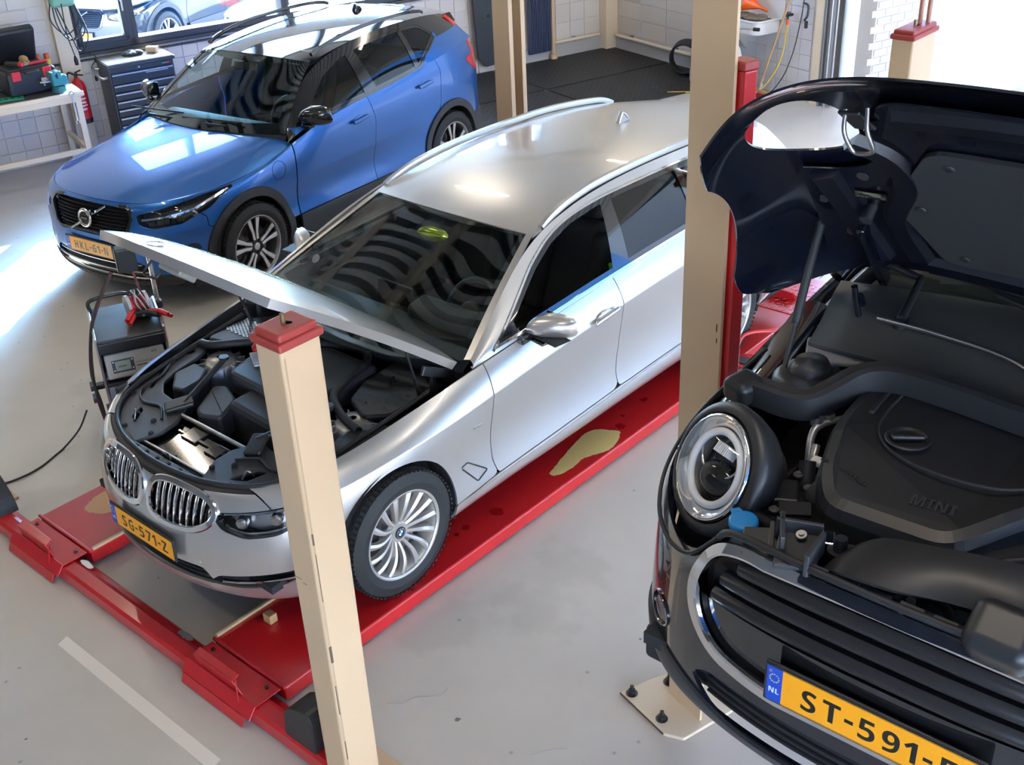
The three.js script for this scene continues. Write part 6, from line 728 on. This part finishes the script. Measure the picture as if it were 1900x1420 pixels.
  part(car, 'air_duct', thick(outward(gnet([[[-.19, .79, .70], [-.18, .80, .63], [-.15, .81, .57]], [[-.14, .84, .735], [-.13, .85, .66], [-.10, .86, .58]], [[-.02, .84, .735], [-.02, .855, .66], [0, .87, .57]], [[.06, .82, .68], [.06, .865, .63], [.10, .88, .55]], [[.14, .82, .66], [.15, .87, .62], [.2, .885, .53]], [[.26, .82, .66], [.27, .87, .60], [.32, .885, .5]], [[.36, .78, .64], [.38, .82, .56], [.40, .84, .48]]], 30, 14), [.1, .6, .6]), .01), MT.plastic, 'large black intake duct'); part(car, 'air_duct_front', [at(box(.15, .10, .13, .035), .225, .815, .70, .5)], MT.plastic); part(car, 'fan_shroud', [at(new THREE.TorusGeometry(.075, .012, 8, 32, PI), .03, .74, .67, -PI / 2 + .2, 0, 0), box(.10, .03, .04, .006, .02, .745, .675)], MT.plastic); for (const [x, z] of [[.01, .655], [.0, .69]]) part(car, 'shroud_bolt', cyl(.011, .012, x, .768, z), MT.satin);
  part(car, 'coolant_pipe', [tube([[-.44, .62, .28], [-.455, .74, .24], [-.47, .80, .20], [-.46, .82, .16], [-.40, .82, .06]], .011, 40, 10), tube([[-.42, .60, .30], [-.435, .74, .26], [-.445, .79, .22]], .011, 30, 10), cyl(.018, .035, -.475, .835, .165), cyl(.016, .03, -.455, .83, .135)], MT.alu); part(car, 'pipe_clamp', box(.035, .02, .03, .006, -.41, .78, .28), MT.white); part(car, 'coolant_hose', tube([[-.42, .80, .32], [-.40, .72, .36], [-.39, .60, .37]], .022, 24, 12), MT.seal); part(car, 'pipe_fitting', tube([[-.42, .83, .10], [-.36, .85, .06], [-.33, .86, .02]], .012, 24, 10), mat(.35, .2, .06, .35, .9));
}
// ---------------------------------------------------------------- cars outside the windows
{
  const q = room(-4.9, -0.16, 5.3); makeSUV(mat(.03, .032, .036, .3, .6, { clearcoat: 1 }), 'grey SUV parked outside with its front close to the casement window', [q.x, q.y, q.z], -TH + 0.64, 'KT-417-L', false);
  const r = room(-2.2, -0.16, 3.7); makeSUV(mat(.75, .75, .74, .3, .1, { clearcoat: 1 }), 'white SUV parked outside beyond the long fixed windows', [r.x, r.y, r.z], -TH + 0.03, 'RB-282-P', false);
}
// ---------------------------------------------------------------- things along the walls
const W = (u, y, v) => { const q = room(u, y, v); return [q.x, q.y, q.z]; };
{ // tool cabinet
  const t = rthing('tool_cabinet', 'dark grey tool cabinet with seven drawers and bright handle strips under the window', 'tool cabinet', .26, 0, 6.51);
  part(t, 'body', bx(-.21, .20, .09, .97, -.345, .345, .01), mat(.055, .055, .058, .4, .3)); part(t, 'top_tray', [bx(-.23, .235, .955, .995, -.36, .36, .012)], MT.frame); const rm = part(t, 'top_mat', bx(-.215, .22, .993, 1.0, -.345, .345, .002), MT.satin); for (let k = 0; k < 30; k++) part(rm, 'mat_rib', bx(-.21, .215, 1.0, 1.004, -.338 + k * .0232, -.328 + k * .0232, .001), mat(.32, .32, .31, .4, .6));
  const hs = [.115, .085, .085, .085, .085, .085, .2]; let y = .90; hs.forEach((h, k) => { const d = part(t, 'drawer', bx(.195, .222, y - h + .008, y, -.325, .325, .004), mat(.03, .031, .034, .35, .2)); part(d, 'handle_strip', bx(.222, .236, y - .020, y - .004, -.32, .32, .003), MT.satin); y -= h; });
  part(t, 'lock', cyl(.010, .01, .225, .935, .03, 0, 0, PI / 2), MT.satin); part(t, 'flag_sticker', [bx(.222, .2235, .925, .94, -.29, -.25, 0)], MT.redPlastic); part(t, 'flag_sticker', [bx(.222, .2235, .925, .94, -.25, -.215, 0)], MT.green);
  part(t, 'maker_lettering', bx(.222, .2232, .862, .872, -.27, -.03, 0), mat(.4, .4, .4, .5)); part(t, 'side_handle', tube([[-.15, .90, .345], [-.14, .90, .41], [.13, .86, .41], [.15, .86, .345]], .013, 30, 10), MT.satin); for (const [a, b] of [[-.16, -.28], [.16, -.28], [-.16, .28], [.16, .28]]) part(t, 'castor', cyl(.045, .03, a, .045, b, PI / 2), MT.rubber);
  const rg = []; for (let k = 0; k < 14; k++) rg.push(sph(.035 + .02 * rnd(), (rnd() - .5) * .10, .02 * rnd() + .012, (rnd() - .5) * .13, 1, .55, 1)); const g1 = solo('cleaning_rag', rg, mat(.05, .055, .06, .9), 'crumpled dark cleaning rag on the tool cabinet', 'rag'); g1.position.set(...W(.20, 1.0, 6.50)); const g2 = solo('wood_block', box(.12, .06, .07, .006), MT.woodPale, 'small pale wooden block lying on the tool cabinet', 'wood block'); g2.position.set(...W(.24, 1.034, 6.30)); g2.rotation.y = .5;
}
{ // workbench
  const t = rthing('workbench', 'cream steel workbench with dark worktop against the tiled wall', 'workbench', 0, 0, 7.25);
  part(t, 'worktop', bx(.06, .93, .87, .90, 0, 1.6, .004), mat(.06, .06, .065, .45)); part(t, 'top_edge', [bx(.90, .935, .865, .903, -.01, 1.6, .003)], MT.cream); part(t, 'apron', bx(.87, .90, .80, .87, .02, 1.58, .003), MT.cream); part(t, 'steel_corner', bx(.62, .93, .9, .903, 0, .2, .001), MT.satin);
  for (const [a, b] of [[.86, .05], [.10, .05], [.86, 1.5], [.10, 1.5]]) { const l = part(t, 'leg', bx(a - .028, a + .028, .02, .87, b - .028, b + .028, .004), MT.cream); part(l, 'foot', bx(a - .05, a + .05, 0, .02, b - .05, b + .05, .002), MT.cream); } part(t, 'stretcher', bx(.10, .86, .28, .33, .03, .07, .004), MT.cream); part(t, 'stretcher', bx(.84, .88, .28, .33, .05, 1.5, .004), MT.cream);
  const c = rthing('tool_case', 'black plastic tool case with red latches and raised lid on the workbench', 'tool case', .52, .90, 7.66, .1);
  part(c, 'case_body', bx(-.20, .20, 0, .24, -.24, .24, .03), MT.plastic); part(c, 'lid', at(box(.40, .10, .46, .03), -.26, .39, 0, 0, 0, 1.15), MT.plastic); for (const z of [-.15, .15]) part(c, 'latch', box(.02, .09, .085, .008, .205, .20, z), MT.redPlastic); part(c, 'handle', tube([[.2, .22, -.06], [.235, .225, -.05], [.235, .225, .05], [.2, .22, .06]], .012, 24, 8), MT.plasticGrey); part(c, 'paper_label', box(.003, .05, .08, .001, .202, .12, -.12), MT.white); part(c, 'tray', box(.30, .02, .40, .008, 0, .245, 0), MT.plasticGrey);
  const mkTool = (nm, lab, cat, g, m, x, z, ry) => { const o = rthing(nm, lab, cat, .52 + x, 1.15, 7.66 + z, ry); for (const [n, gg, mm] of g) part(o, n, gg, mm); };
  mkTool('hand_brush', 'wooden-handled brush lying in the open tool case', 'brush', [['handle', at(sph(.05, 0, .05, 0, 1.2, .8, .7), 0, 0, 0), MT.wood], ['bristles', bx(-.05, .05, .005, .04, -.03, .03, .01), MT.woodPale]], 0, -.02, -.02, .4); mkTool('screwdriver', 'red and black power screwdriver lying in the tool case', 'power tool', [['grip', [rod([-.08, .04, -.02], [.06, .05, .10], .028, .022)], MT.plastic], ['collar', rod([.06, .05, .10], [.09, .05, .13], .024, .018), MT.redPlastic]], 0, .05, .08, 1.2); mkTool('red_pliers', 'pair of red-handled pliers in the open tool case', 'pliers', [['handle', rod([-.10, .02, 0], [.08, .025, .03], .012), MT.redPlastic], ['handle', rod([-.10, .02, .05], [.08, .025, .04], .012), MT.redPlastic], ['jaw', rod([.08, .025, .035], [.13, .02, .04], .012, .006), MT.steel]], 0, .10, -.12, -1.2);
  for (const [u, v, m, lab] of [[.18, 7.36, MT.yellow, 'yellow spray can with orange cap behind the tool case'], [.16, 7.45, mat(.6, .6, .55, .3, .4), 'silver spray can beside the yellow one behind the tool case']]) { const s = rthing('spray_can', lab, 'spray can', u, .90, v); part(s, 'can', at(lathe([[0, 0], [.032, 0], [.033, .01], [.033, .19], [.026, .205], [0, .21]], 24), 0, 0, 0), m); part(s, 'cap', cyl(.027, .06, 0, .225, 0), MT.orange); part(s, 'paper_band', cyl(.0335, .06, 0, .10, 0), MT.white); }
  const vs = rthing('bench_vise', 'teal bench vise bolted to the workbench corner', 'vise', .74, .90, 7.42, .2); part(vs, 'base', [cyl(.075, .05, 0, .025, 0, 0, 0, 0, 32, .06), box(.09, .10, .16, .02, 0, .10, -.01)], mat(.03, .20, .24, .4)); part(vs, 'jaw', [box(.15, .07, .04, .01, 0, .165, .06)], mat(.03, .20, .24, .4)); part(vs, 'jaw', [box(.15, .07, .04, .01, 0, .165, .0)], mat(.03, .20, .24, .4)); part(vs, 'jaw_plate', box(.14, .03, .01, .002, 0, .19, .035), MT.satin); part(vs, 'spindle', [rod([0, .11, .05], [0, .11, .18], .014), rod([-.09, .11, .17], [.09, .11, .17], .007)], MT.satin);
  const wr = rthing('spanner', 'steel combination spanner hanging at the bench edge', 'spanner', .945, .60, 7.36); part(wr, 'shaft', box(.008, .26, .018, .003, 0, .16, 0), MT.satin); part(wr, 'ring_end', at(new THREE.TorusGeometry(.022, .008, 8, 20), 0, .30, 0, 0, PI / 2), MT.satin); part(wr, 'open_end', [box(.008, .035, .010, .002, 0, .02, -.014), box(.008, .035, .010, .002, 0, .02, .014)], MT.satin);
  const st_ = rthing('letter_stencil', 'flat green plastic strip with cut-out letters lying on the workbench', 'stencil', .74, .902, 8.0, -.15); part(st_, 'strip', box(.13, .012, .46, .003, 0, .006, 0), MT.green); part(st_, 'lettering', Array.from({ length: 7 }, (_, k) => box(.06, .002, .035, .001, 0, .0125, -.19 + k * .06, 0, .2 * (k % 2))), mat(.005, .08, .05, .6)).userData.kind = 'stuff';
  const sd = rthing('sander', 'blue electric sander with black hose lying on the workbench', 'power tool', .45, .90, 8.05); part(sd, 'motor', [rod([0, .05, .12], [0, .05, -.02], .045, .035)], mat(.02, .10, .35, .4)); part(sd, 'hose', rod([0, .05, -.02], [.05, .035, -.22], .022, .018), MT.seal);
  for (const [v, h, r, m] of [[7.95, .16, .035, MT.greyPlastic], [8.05, .20, .04, MT.white], [8.14, .14, .045, MT.alu]]) { const j = rthing('jar', 'small jar standing at the back of the workbench', 'jar', .13, .90, v, 0, 'jars at the back of the workbench'); part(j, 'body', cyl(r, h, 0, h / 2, 0), m); part(j, 'lid', cyl(r * .9, .03, 0, h + .015, 0), MT.wood); }
}
{ // fire extinguisher on the pier
  const t = rthing('fire_extinguisher', 'red fire extinguisher hung on the cream pier beside the workbench', 'fire extinguisher', .19, .40, 7.12); part(t, 'cylinder', at(lathe([[0, 0], [.07, .0], [.075, .02], [.075, .36], [.06, .42], [.028, .45], [.022, .47], [0, .47]], 32)), MT.redPlastic); part(t, 'foot_ring', cyl(.077, .05, 0, .025, 0), MT.plastic); part(t, 'valve', [cyl(.018, .05, 0, .49, 0), rod([0, .52, 0], [.07, .55, -.04], .008), rod([0, .50, 0], [.08, .50, -.05], .008)], MT.plastic); part(t, 'hose', tube([[0, .49, 0], [-.02, .52, .07], [0, .40, .10], [.02, .2, .085], [.02, .08, .08]], .012, 40, 8), MT.seal); const g = new THREE.CylinderGeometry(.0756, .0756, .2, 32, 1, true, -.6, 2.2); part(t, 'instruction_label', at(g, 0, .22, 0, 0, 1.0), mat(1, 1, 1, .4, 0, { map: ctex(256, 256, (x) => { x.fillStyle = '#b01016'; x.fillRect(0, 0, 256, 256); x.fillStyle = '#f3e6df'; for (let k = 0; k < 5; k++) { x.fillRect(30 + (k % 2) * 20, 20 + k * 46, 150, 14); x.fillRect(50, 40 + k * 46, 100 + 20 * (k % 3), 6); } }) })); part(t, 'bracket', bx(-.10, -.06, .3, .36, -.05, .05, .004), MT.steel);
}
{ // green cable reel high on the pier with hanging cables
  const t = rthing('cable_reel', 'green cable reel with hanging black cables on the pier beside the window', 'cable reel', .14, 1.62, 7.10); part(t, 'housing', [box(.14, .26, .24, .04, .05, .09, 0)], MT.greenPale); for (let k = 0; k < 4; k++) part(t, 'cable_loop', tube([[.06, .06, .10 - k * .004], [.10 + .012 * k, -.15 - .05 * k, .15 - .05 * k], [.11 + .01 * k, -.30 - .06 * k * (k % 2 ? 1 : .5), .03 - .03 * k], [.10, -.18 - .05 * k, -.12 - .02 * k], [.06, .04, -.10]], .007, 50, 6), MT.seal); part(t, 'plug', [tube([[.12, .0, .02], [.13, -.3, .03], [.13, -.52, .0]], .006, 30, 6), at(lathe([[0, -.05], [.018, -.05], [.022, 0], [.012, .04], [0, .05]], 16), .13, -.56, 0)], MT.seal);
  const p2 = rthing('lead_lamp_cable', 'thin black cable hanging down the window frame to a small plug', 'cable', .06, .80, 6.98); part(p2, 'cord', tube([[0, .78, .02], [.02, .5, -.02], [.02, .30, -.03], [.05, .22, -.12], [.03, .12, -.06], [.04, .02, -.08]], .005, 50, 6), MT.seal); part(p2, 'plug', box(.03, .05, .03, .01, .04, .0, -.08), MT.plastic);
}
{ // radiator, pipe, leaning panel, corner pipes
  const t = rthing('radiator', 'dark blue ribbed radiator panel on the back part of the window wall', 'radiator', .05, .12, 1.23); const m = mat(.035, .045, .085, .4); part(t, 'panel', bx(0, .05, 0, 1.3, -.17, .17, .006), m); for (let k = 0; k < 13; k++) part(t, 'rib', bx(.05, .066, .02, 1.28, -.158 + k * .0255, -.142 + k * .0255, .004), m); part(t, 'mounting', bx(-.05, 0, .2, 1.1, -.1, .1, 0), MT.steel);
  const p = rthing('heating_pipe', 'cream heating pipe rising beside the radiator', 'pipe', .09, 0, 1.02); part(p, 'riser', rod([0, 0, 0], [0, 1.8, 0], .03), MT.beige); part(p, 'foot', cyl(.05, .08, 0, .04, 0), MT.beige);
  const c = rthing('splash_panel', 'black moulded plastic panel leaning against the wall behind the SUV', 'panel', .10, .10, 2.03); part(c, 'sheet', at(ext(rp([[-.17, .12], [-.08, 0], [.10, 0], [.17, .1], [.17, .80], [.12, .95], [-.17, .95]], .03), .035, .008), 0, 0, 0, 0, PI / 2, .06), MT.plastic); part(c, 'grommet', at(cyl(.02, .05, 0, 0, 0), .02, .62, .0, 0, 0, PI / 2), MT.matte);
  const w = rthing('low_pipe', 'cream pipe running low along the back wall', 'pipe', .2, .19, .07); part(w, 'pipe', rod([0, 0, 0], [2.35, 0, 0], .022), MT.cream); for (const x of [.3, 1.2, 2.1]) part(w, 'pipe_clip', box(.03, .06, .06, .006, x, 0, -.03), MT.steel); const w2 = rthing('low_pipe', 'cream pipe running low along the window wall to the corner', 'pipe', .07, .21, .25); part(w2, 'pipe', rod([0, 0, 0], [0, 0, .74], .022), MT.cream); part(w2, 'pipe_clip', box(.06, .06, .03, .006, -.03, 0, .4), MT.steel);
}
{ // rubber ring mats
  const hm_ = dtex(64, (x, y) => { const q = (a, b) => Math.hypot((a + 64) % 64 - 32, (b + 64) % 64 - 32), d = Math.min(q(x, y), q(x + 32, y + 32)); const v = d < 13 ? .035 : .105; return [v, v, v * 1.04]; }); const hb = dtex(64, (x, y) => { const q = (a, b) => Math.hypot((a + 64) % 64 - 32, (b + 64) % 64 - 32), d = Math.min(q(x, y), q(x + 32, y + 32)), v = sm(11, 15, d); return [v, v, v]; }, false);
  const mm = mat(1, 1, 1, .55, 0, { map: hm_, bumpMap: hb, bumpScale: .006 }); const labs = ['in the far wall corner beside the radiator', 'along the back wall beside the corner one', 'behind the blue SUV next to the wall panel', 'behind the silver car roof, in the middle of the floor', 'under the rear of the blue SUV', 'between the blue SUV and the lift post'];
  [0, 1].forEach((r) => [0, 1].forEach((c) => { const o = solo('rubber_mat', uvm(box(1.19, .016, 1.90, .004), 11, 11), mm, 'black perforated rubber mat ' + labs[r * 2 + c], 'mat', 'perforated rubber mats'); o.position.set(...W(.66 + c * 1.215, .008, 1.0 + r * 1.925)); o.rotation.y = -TH; }));
}
{ // wash corner: sink, funnel, cloth, scrubber drier, hose, broom
  const t = rthing('sink', 'white wall sink with high splash back in the wash corner', 'sink', 2.92, .70, .02); part(t, 'basin', [prism(rp([[-.24, 0], [.24, 0], [.24, .30], [.18, .38], [-.18, .38], [-.24, .30]], .05), 0, .15, .02, [rp([[-.20, .05], [.20, .05], [.20, .28], [-.20, .28]], .05)])], MT.white); part(t, 'bowl', bx(-.20, .20, .02, .03, .05, .30, 0), MT.white); part(t, 'splash_back', box(.56, .48, .02, .04, .02, .38, .012), MT.white); part(t, 'rim', tube([[-.25, .155, .02], [-.25, .155, .30], [-.18, .155, .385], [.18, .155, .385], [.25, .155, .30], [.25, .155, .02]], .012, 60, 8), MT.white);
  const f = rthing('funnel', 'orange plastic funnel lying on the sink', 'funnel', 2.80, .92, .22, .4); part(f, 'cone', at(lathe([[.11, 0], [.105, .01], [.03, .16], [.018, .18], [.014, .28]], 32), 0, .10, 0, 0, 0, -1.9), MT.orange); part(f, 'rim', at(new THREE.TorusGeometry(.11, .006, 8, 32), 0, .10, 0, PI / 2, 1.25, 0), MT.orange);
  const c = rthing('cloth', 'crumpled brown cloth draped over the sink edge', 'cloth', 2.86, .86, .28); part(c, 'fold', Array.from({ length: 12 }, (_, k) => sph(.05 + .03 * rnd(), -.20 + k * .04, .012 + .02 * rnd(), .06 * Math.sin(k * 1.7), 1.3, .35, 1)), mat(.16, .13, .09, .95)).userData.kind = 'stuff';
  const s = rthing('scrubber_drier', 'grey and white floor scrubber parked by the sink', 'scrubber', 2.70, 0, .46, .25); part(s, 'tank', [bx(-.30, .32, .10, .34, -.26, .26, .07)], mat(.30, .31, .34, .5)); part(s, 'body', [gm(gnet([[[-.28, .30, .22], [.0, .30, .25], [.26, .30, .20]], [[-.26, .50, .20], [0, .56, .20], [.20, .52, .16]], [[-.22, .66, .10], [0, .76, .08], [.12, .66, .06]], [[-.22, .68, -.1], [0, .78, -.1], [.12, .68, -.08]], [[-.26, .50, -.20], [0, .56, -.20], [.20, .52, -.16]], [[-.28, .30, -.22], [0, .30, -.25], [.26, .30, -.20]]], 12, 20))], mat(.62, .65, .70, .4)); part(s, 'lid', at(sph(.22, 0, 0, 0, 1.2, .25, .9), -.10, .76, 0), mat(.50, .55, .62, .4)); part(s, 'squeegee', at(ext(rp([[-.16, 0], [.16, 0], [.10, .26], [.0, .36], [-.06, .3]], .03), .02, .005), .26, .34, .22, 0, .3, 0), MT.white); part(s, 'handlebar', rod([-.2, .80, .26], [.50, .80, .10], .011), MT.satin); part(s, 'grip', rod([.46, .80, .11], [.53, .80, .095], .02), MT.plastic); for (const [x, z] of [[-.15, .25], [-.15, -.25], [.2, .22]]) part(s, 'wheel', cyl(.10, .05, x, .10, z, PI / 2), MT.rubber); part(s, 'yellow_lever', tube([[.22, .44, .2], [.32, .44, .22], [.36, .40, .24]], .008, 20, 8), MT.yellow);
  const b = rthing('broom', 'red bristle broom with wooden handle leaning on the wall', 'broom', 3.16, 0, .30, -.25); part(b, 'handle', rod([0, .09, 0], [.24, 1.30, -.24], .013), MT.wood); part(b, 'socket', rod([0, .06, 0], [.025, .17, -.022], .02, .016), MT.greyPlastic); part(b, 'head', box(.36, .035, .06, .008, 0, .085, 0, 0, .15), MT.wood); const br = []; for (let k = 0; k < 26; k++) for (let j = 0; j < 4; j++) br.push(rod([-.165 + k * .0132, .07, -.022 + j * .015], [-.17 + k * .0136, .003, -.028 + j * .019], .0035, .004, 5)); part(b, 'bristle', at(br, 0, 0, 0, 0, .15), mat(.5, .02, .03, .7)).userData.kind = 'stuff';
  const h = rthing('water_hose', 'yellow water hose hanging from the tap down to the floor', 'hose', 3.33, 0, .06); part(h, 'hose', tube([[0, .82, .03], [-.01, .55, .05], [-.05, .30, .12], [-.14, .10, .24], [-.26, .014, .36], [-.45, .012, .52], [-.75, .012, .62], [-1.0, .012, .9]], .010, 90, 8), mat(.62, .42, .06, .5)); part(h, 'coupling', [cyl(.018, .06, 0, .85, .03)], MT.orange); part(h, 'tap', [rod([0, .92, -.04], [0, .92, .05], .016), rod([0, .92, .03], [0, .88, .03], .013), cyl(.03, .015, 0, .95, .03, 0, 0, 0, 5)], MT.darkSteel);
  const k = rthing('hanging_cable', 'black cable and bent bracket hanging on the wall by the gate', 'cable', 3.52, 0, .04); part(k, 'cord', tube([[0, 1.25, 0], [-.02, .9, .02], [-.10, .5, .03], [-.2, .2, .08], [-.32, .02, .2], [-.5, .008, .42], [-.8, .008, .6]], .006, 80, 6), MT.seal); part(k, 'bracket', [tube([[0, 1.08, .02], [.08, 1.06, .03], [.09, .96, .04], [.05, .9, .04]], .012, 30, 8), box(.03, .08, .03, .006, .08, .86, .04)], MT.darkSteel);
  const ty = rthing('hose_coil', 'black rubber hose coil leaning by the back wall', 'hose', 1.86, 0, .28, .5); for (let i = 0; i < 5; i++) part(ty, 'coil_turn', at(new THREE.TorusGeometry(.20 - .006 * i, .016, 8, 40), 0, .22, -.07 + i * .034), MT.seal);
}
{ // floor markings and cable
  const l = struct('floor_marking', prism([[-.27, 1.225], [.98, 1.225], [.99, 1.29], [-.25, 1.285]], .0005, .0015, 0), MT.lineWhite);
  const d = mat(.16, .16, .15, .8); for (const [x, z, s] of [[1.62, .42, .012], [1.0, 1.5, .006], [2.1, .9, .008], [1.95, -.5, .006], [.2, 1.7, .006]]) { const o = struct('floor_stain', prism(blob(circ(s, 7, x, z), 3), .0005, .001, 0), d); }
  const cr_ = mat(.30, .29, .28, .9); for (const p_ of [[[1.30, .55], [1.36, .50], [1.38, .44], [1.46, .36], [1.45, .30]], [[1.58, .92], [1.64, .86], [1.70, .83]], [[2.0, .38], [2.05, .30], [2.1, .25]]]) struct('floor_crack', tube(p_.map(([x, z]) => [x, .0005, z]), .0012, 20, 4), cr_);
}
{ // battery charger trolley
  const t = thing('charger_trolley', 'battery charger trolley with chrome handle and silver display unit beside the silver car', 'trolley', [-1.50, 0, -.095], 1.117);
  part(t, 'cabinet', [bx(-.185, .185, .12, .60, -.24, .20, .012)], MT.cartGrey); part(t, 'side_panel', bx(-.20, -.185, .12, .86, -.25, .22, .004), MT.satin); part(t, 'side_panel', bx(.185, .20, .12, .86, -.25, .22, .004), MT.satin); part(t, 'top_tray', [bx(-.19, .19, .815, .845, -.27, .23, .01), bx(-.19, .19, .76, .83, .205, .235, .008)], MT.plastic); part(t, 'tray_rail', tube([[-.18, .84, -.22], [-.17, .90, -.26], [0, .91, -.27], [.05, .90, -.265]], .012, 30, 8), MT.plastic);
  const c = part(t, 'charger_unit', at(box(.34, .15, .12, .012), 0, .665, .19, -.35), mat(.42, .41, .37, .4, .3), 'silver charger with a small grey display'); const disp = new THREE.PlaneGeometry(.31, .125); part(c, 'display_panel', at(disp, 0, .686, .248, -.35), mat(1, 1, 1, .35, 0, { map: ctex(620, 250, (x, w, h) => { x.fillStyle = '#a9a59a'; x.fillRect(0, 0, w, h); x.fillStyle = '#2c2e30'; x.fillRect(40, 60, 250, 150); x.fillStyle = '#8d9a86'; x.fillRect(76, 78, 170, 112); x.fillStyle = '#5d6a58'; x.fillRect(110, 130, 90, 22); for (const [a, b] of [[58, 80], [58, 180], [270, 80], [270, 180]]) { x.fillStyle = '#d0d0cc'; x.beginPath(); x.arc(a, b, 10, 0, 7); x.fill(); } x.fillStyle = '#33342f'; x.font = 'bold 34px sans-serif'; x.fillText('GYS', 500, 50); x.font = '30px sans-serif'; x.fillText('GYSFLASH 103.12 HF', 310, 140); x.fillRect(310, 160, 270, 12); }) }));
  part(t, 'charger_bay', bx(-.18, .18, .58, .80, .0, .12, .01), MT.matte); part(t, 'bay_shelf', bx(-.18, .18, .56, .585, .0, .26, .006), MT.plastic); part(t, 'handle_bar', tube([[.215, .55, -.18], [.215, .90, -.19], [.215, 1.14, -.20], [.19, 1.20, -.20], [.15, 1.225, -.20], [.10, 1.225, -.20]], .014, 80, 10), MT.chrome); part(t, 'handle_clamp', box(.05, .05, .06, .012, .215, .83, -.19), MT.plastic); part(t, 'cable_box', [at(box(.12, .16, .07, .012), .085, 1.16, -.17, .1)], MT.plastic); part(t, 'cable_hook', [at(box(.07, .03, .05, .006), -.235, .52, .12), box(.02, .03, .08, .005, -.27, .54, .15), box(.02, .03, .08, .005, -.27, .46, .15)], MT.plastic);
  for (const x of [-.15, .15]) part(t, 'castor', cyl(.06, .04, x, .06, .15, 0, 0, PI / 2), MT.rubber); for (const x of [-.2, .2]) part(t, 'rear_wheel', cyl(.10, .04, x, .10, -.22, 0, 0, PI / 2), MT.rubber);
  const dk = mat(.06, .012, .012, .5); part(t, 'charging_cable', tube([[-.01, 1.10, -.15], [-.13, .95, -.05], [-.20, .84, .06], [-.24, .70, .20], [-.255, .50, .24], [-.24, .30, .22]], .008, 60, 8), dk); part(t, 'charging_cable', tube([[-.02, 1.10, -.15], [-.15, .94, -.03], [-.21, .84, .10], [-.255, .66, .23], [-.24, .48, .25], [-.235, .30, .23]], .008, 60, 8), MT.seal); part(t, 'charging_cable', tube([[.08, 1.12, -.16], [.11, 1.06, -.15], [.12, .98, -.10], [.13, .92, -.06]], .008, 40, 8), dk);
  const rd = thing('booster_pack', 'red and grey booster reel with tangled leads on the charger trolley', 'booster', [-1.525, .847, -.205], 1.3); part(rd, 'body', at(cyl(.055, .12, 0, .055, 0, 0, 0, PI / 2, 32), 0, 0, 0), MT.redPlastic); for (const x of [-.055, .055]) part(rd, 'end_ring', at(cyl(.065, .018, x, .06, 0, 0, 0, PI / 2, 32), 0, 0, 0), MT.greyPlastic); for (let k = 0; k < 6; k++) part(rd, 'lead', tube([[-.04 + k * .016, .11, -.04], [-.02 + .02 * (k % 3), .14 + .01 * (k % 2), .0], [-.03 + k * .014, .09, .05], [.0 + .012 * k, .02, .08]], .004, 30, 6), k % 2 ? MT.greyPlastic : MT.seal);
  const cl = (lab, m, x, z, r) => { const o = thing('battery_clamp', lab, 'clamp', [x, .85, z], r); part(o, 'upper_jaw', tube([[0, .03, .08], [0, .045, .02], [0, .035, -.05], [0, .015, -.09]], .014, 24, 8), m); part(o, 'lower_jaw', tube([[.02, .012, .09], [.015, .022, .02], [.01, .02, -.04], [.005, .012, -.085]], .012, 24, 8), m); part(o, 'pivot', cyl(.008, .04, .005, .03, 0, 0, 0, PI / 2), MT.steel); }; cl('large red battery clamp at the edge of the charger trolley top', MT.redPlastic, -1.37, -.235, 1.9); cl('black battery clamp beside the red one on the charger trolley', MT.plastic, -1.41, -.175, 2.2); cl('small red battery clamp lying against the booster reel', MT.redPlastic, -1.46, -.125, .6);
  const pc = thing('power_cable', 'thin black power cable running over the floor from the trolley to the lift beam', 'cable', [0, 0, 0]); part(pc, 'cord', tube([[-1.67, .30, .195], [-1.76, .15, .23], [-1.86, .02, .30], [-1.83, .008, .40], [-1.79, .008, .50], [-1.775, .008, .60], [-1.785, .008, .70], [-1.82, .008, .80]], .006, 80, 6), MT.seal);
}
scene.traverse((o) => { if (o.isMesh) { o.castShadow = true; o.receiveShadow = true; } });
renderer.render(scene, camera);
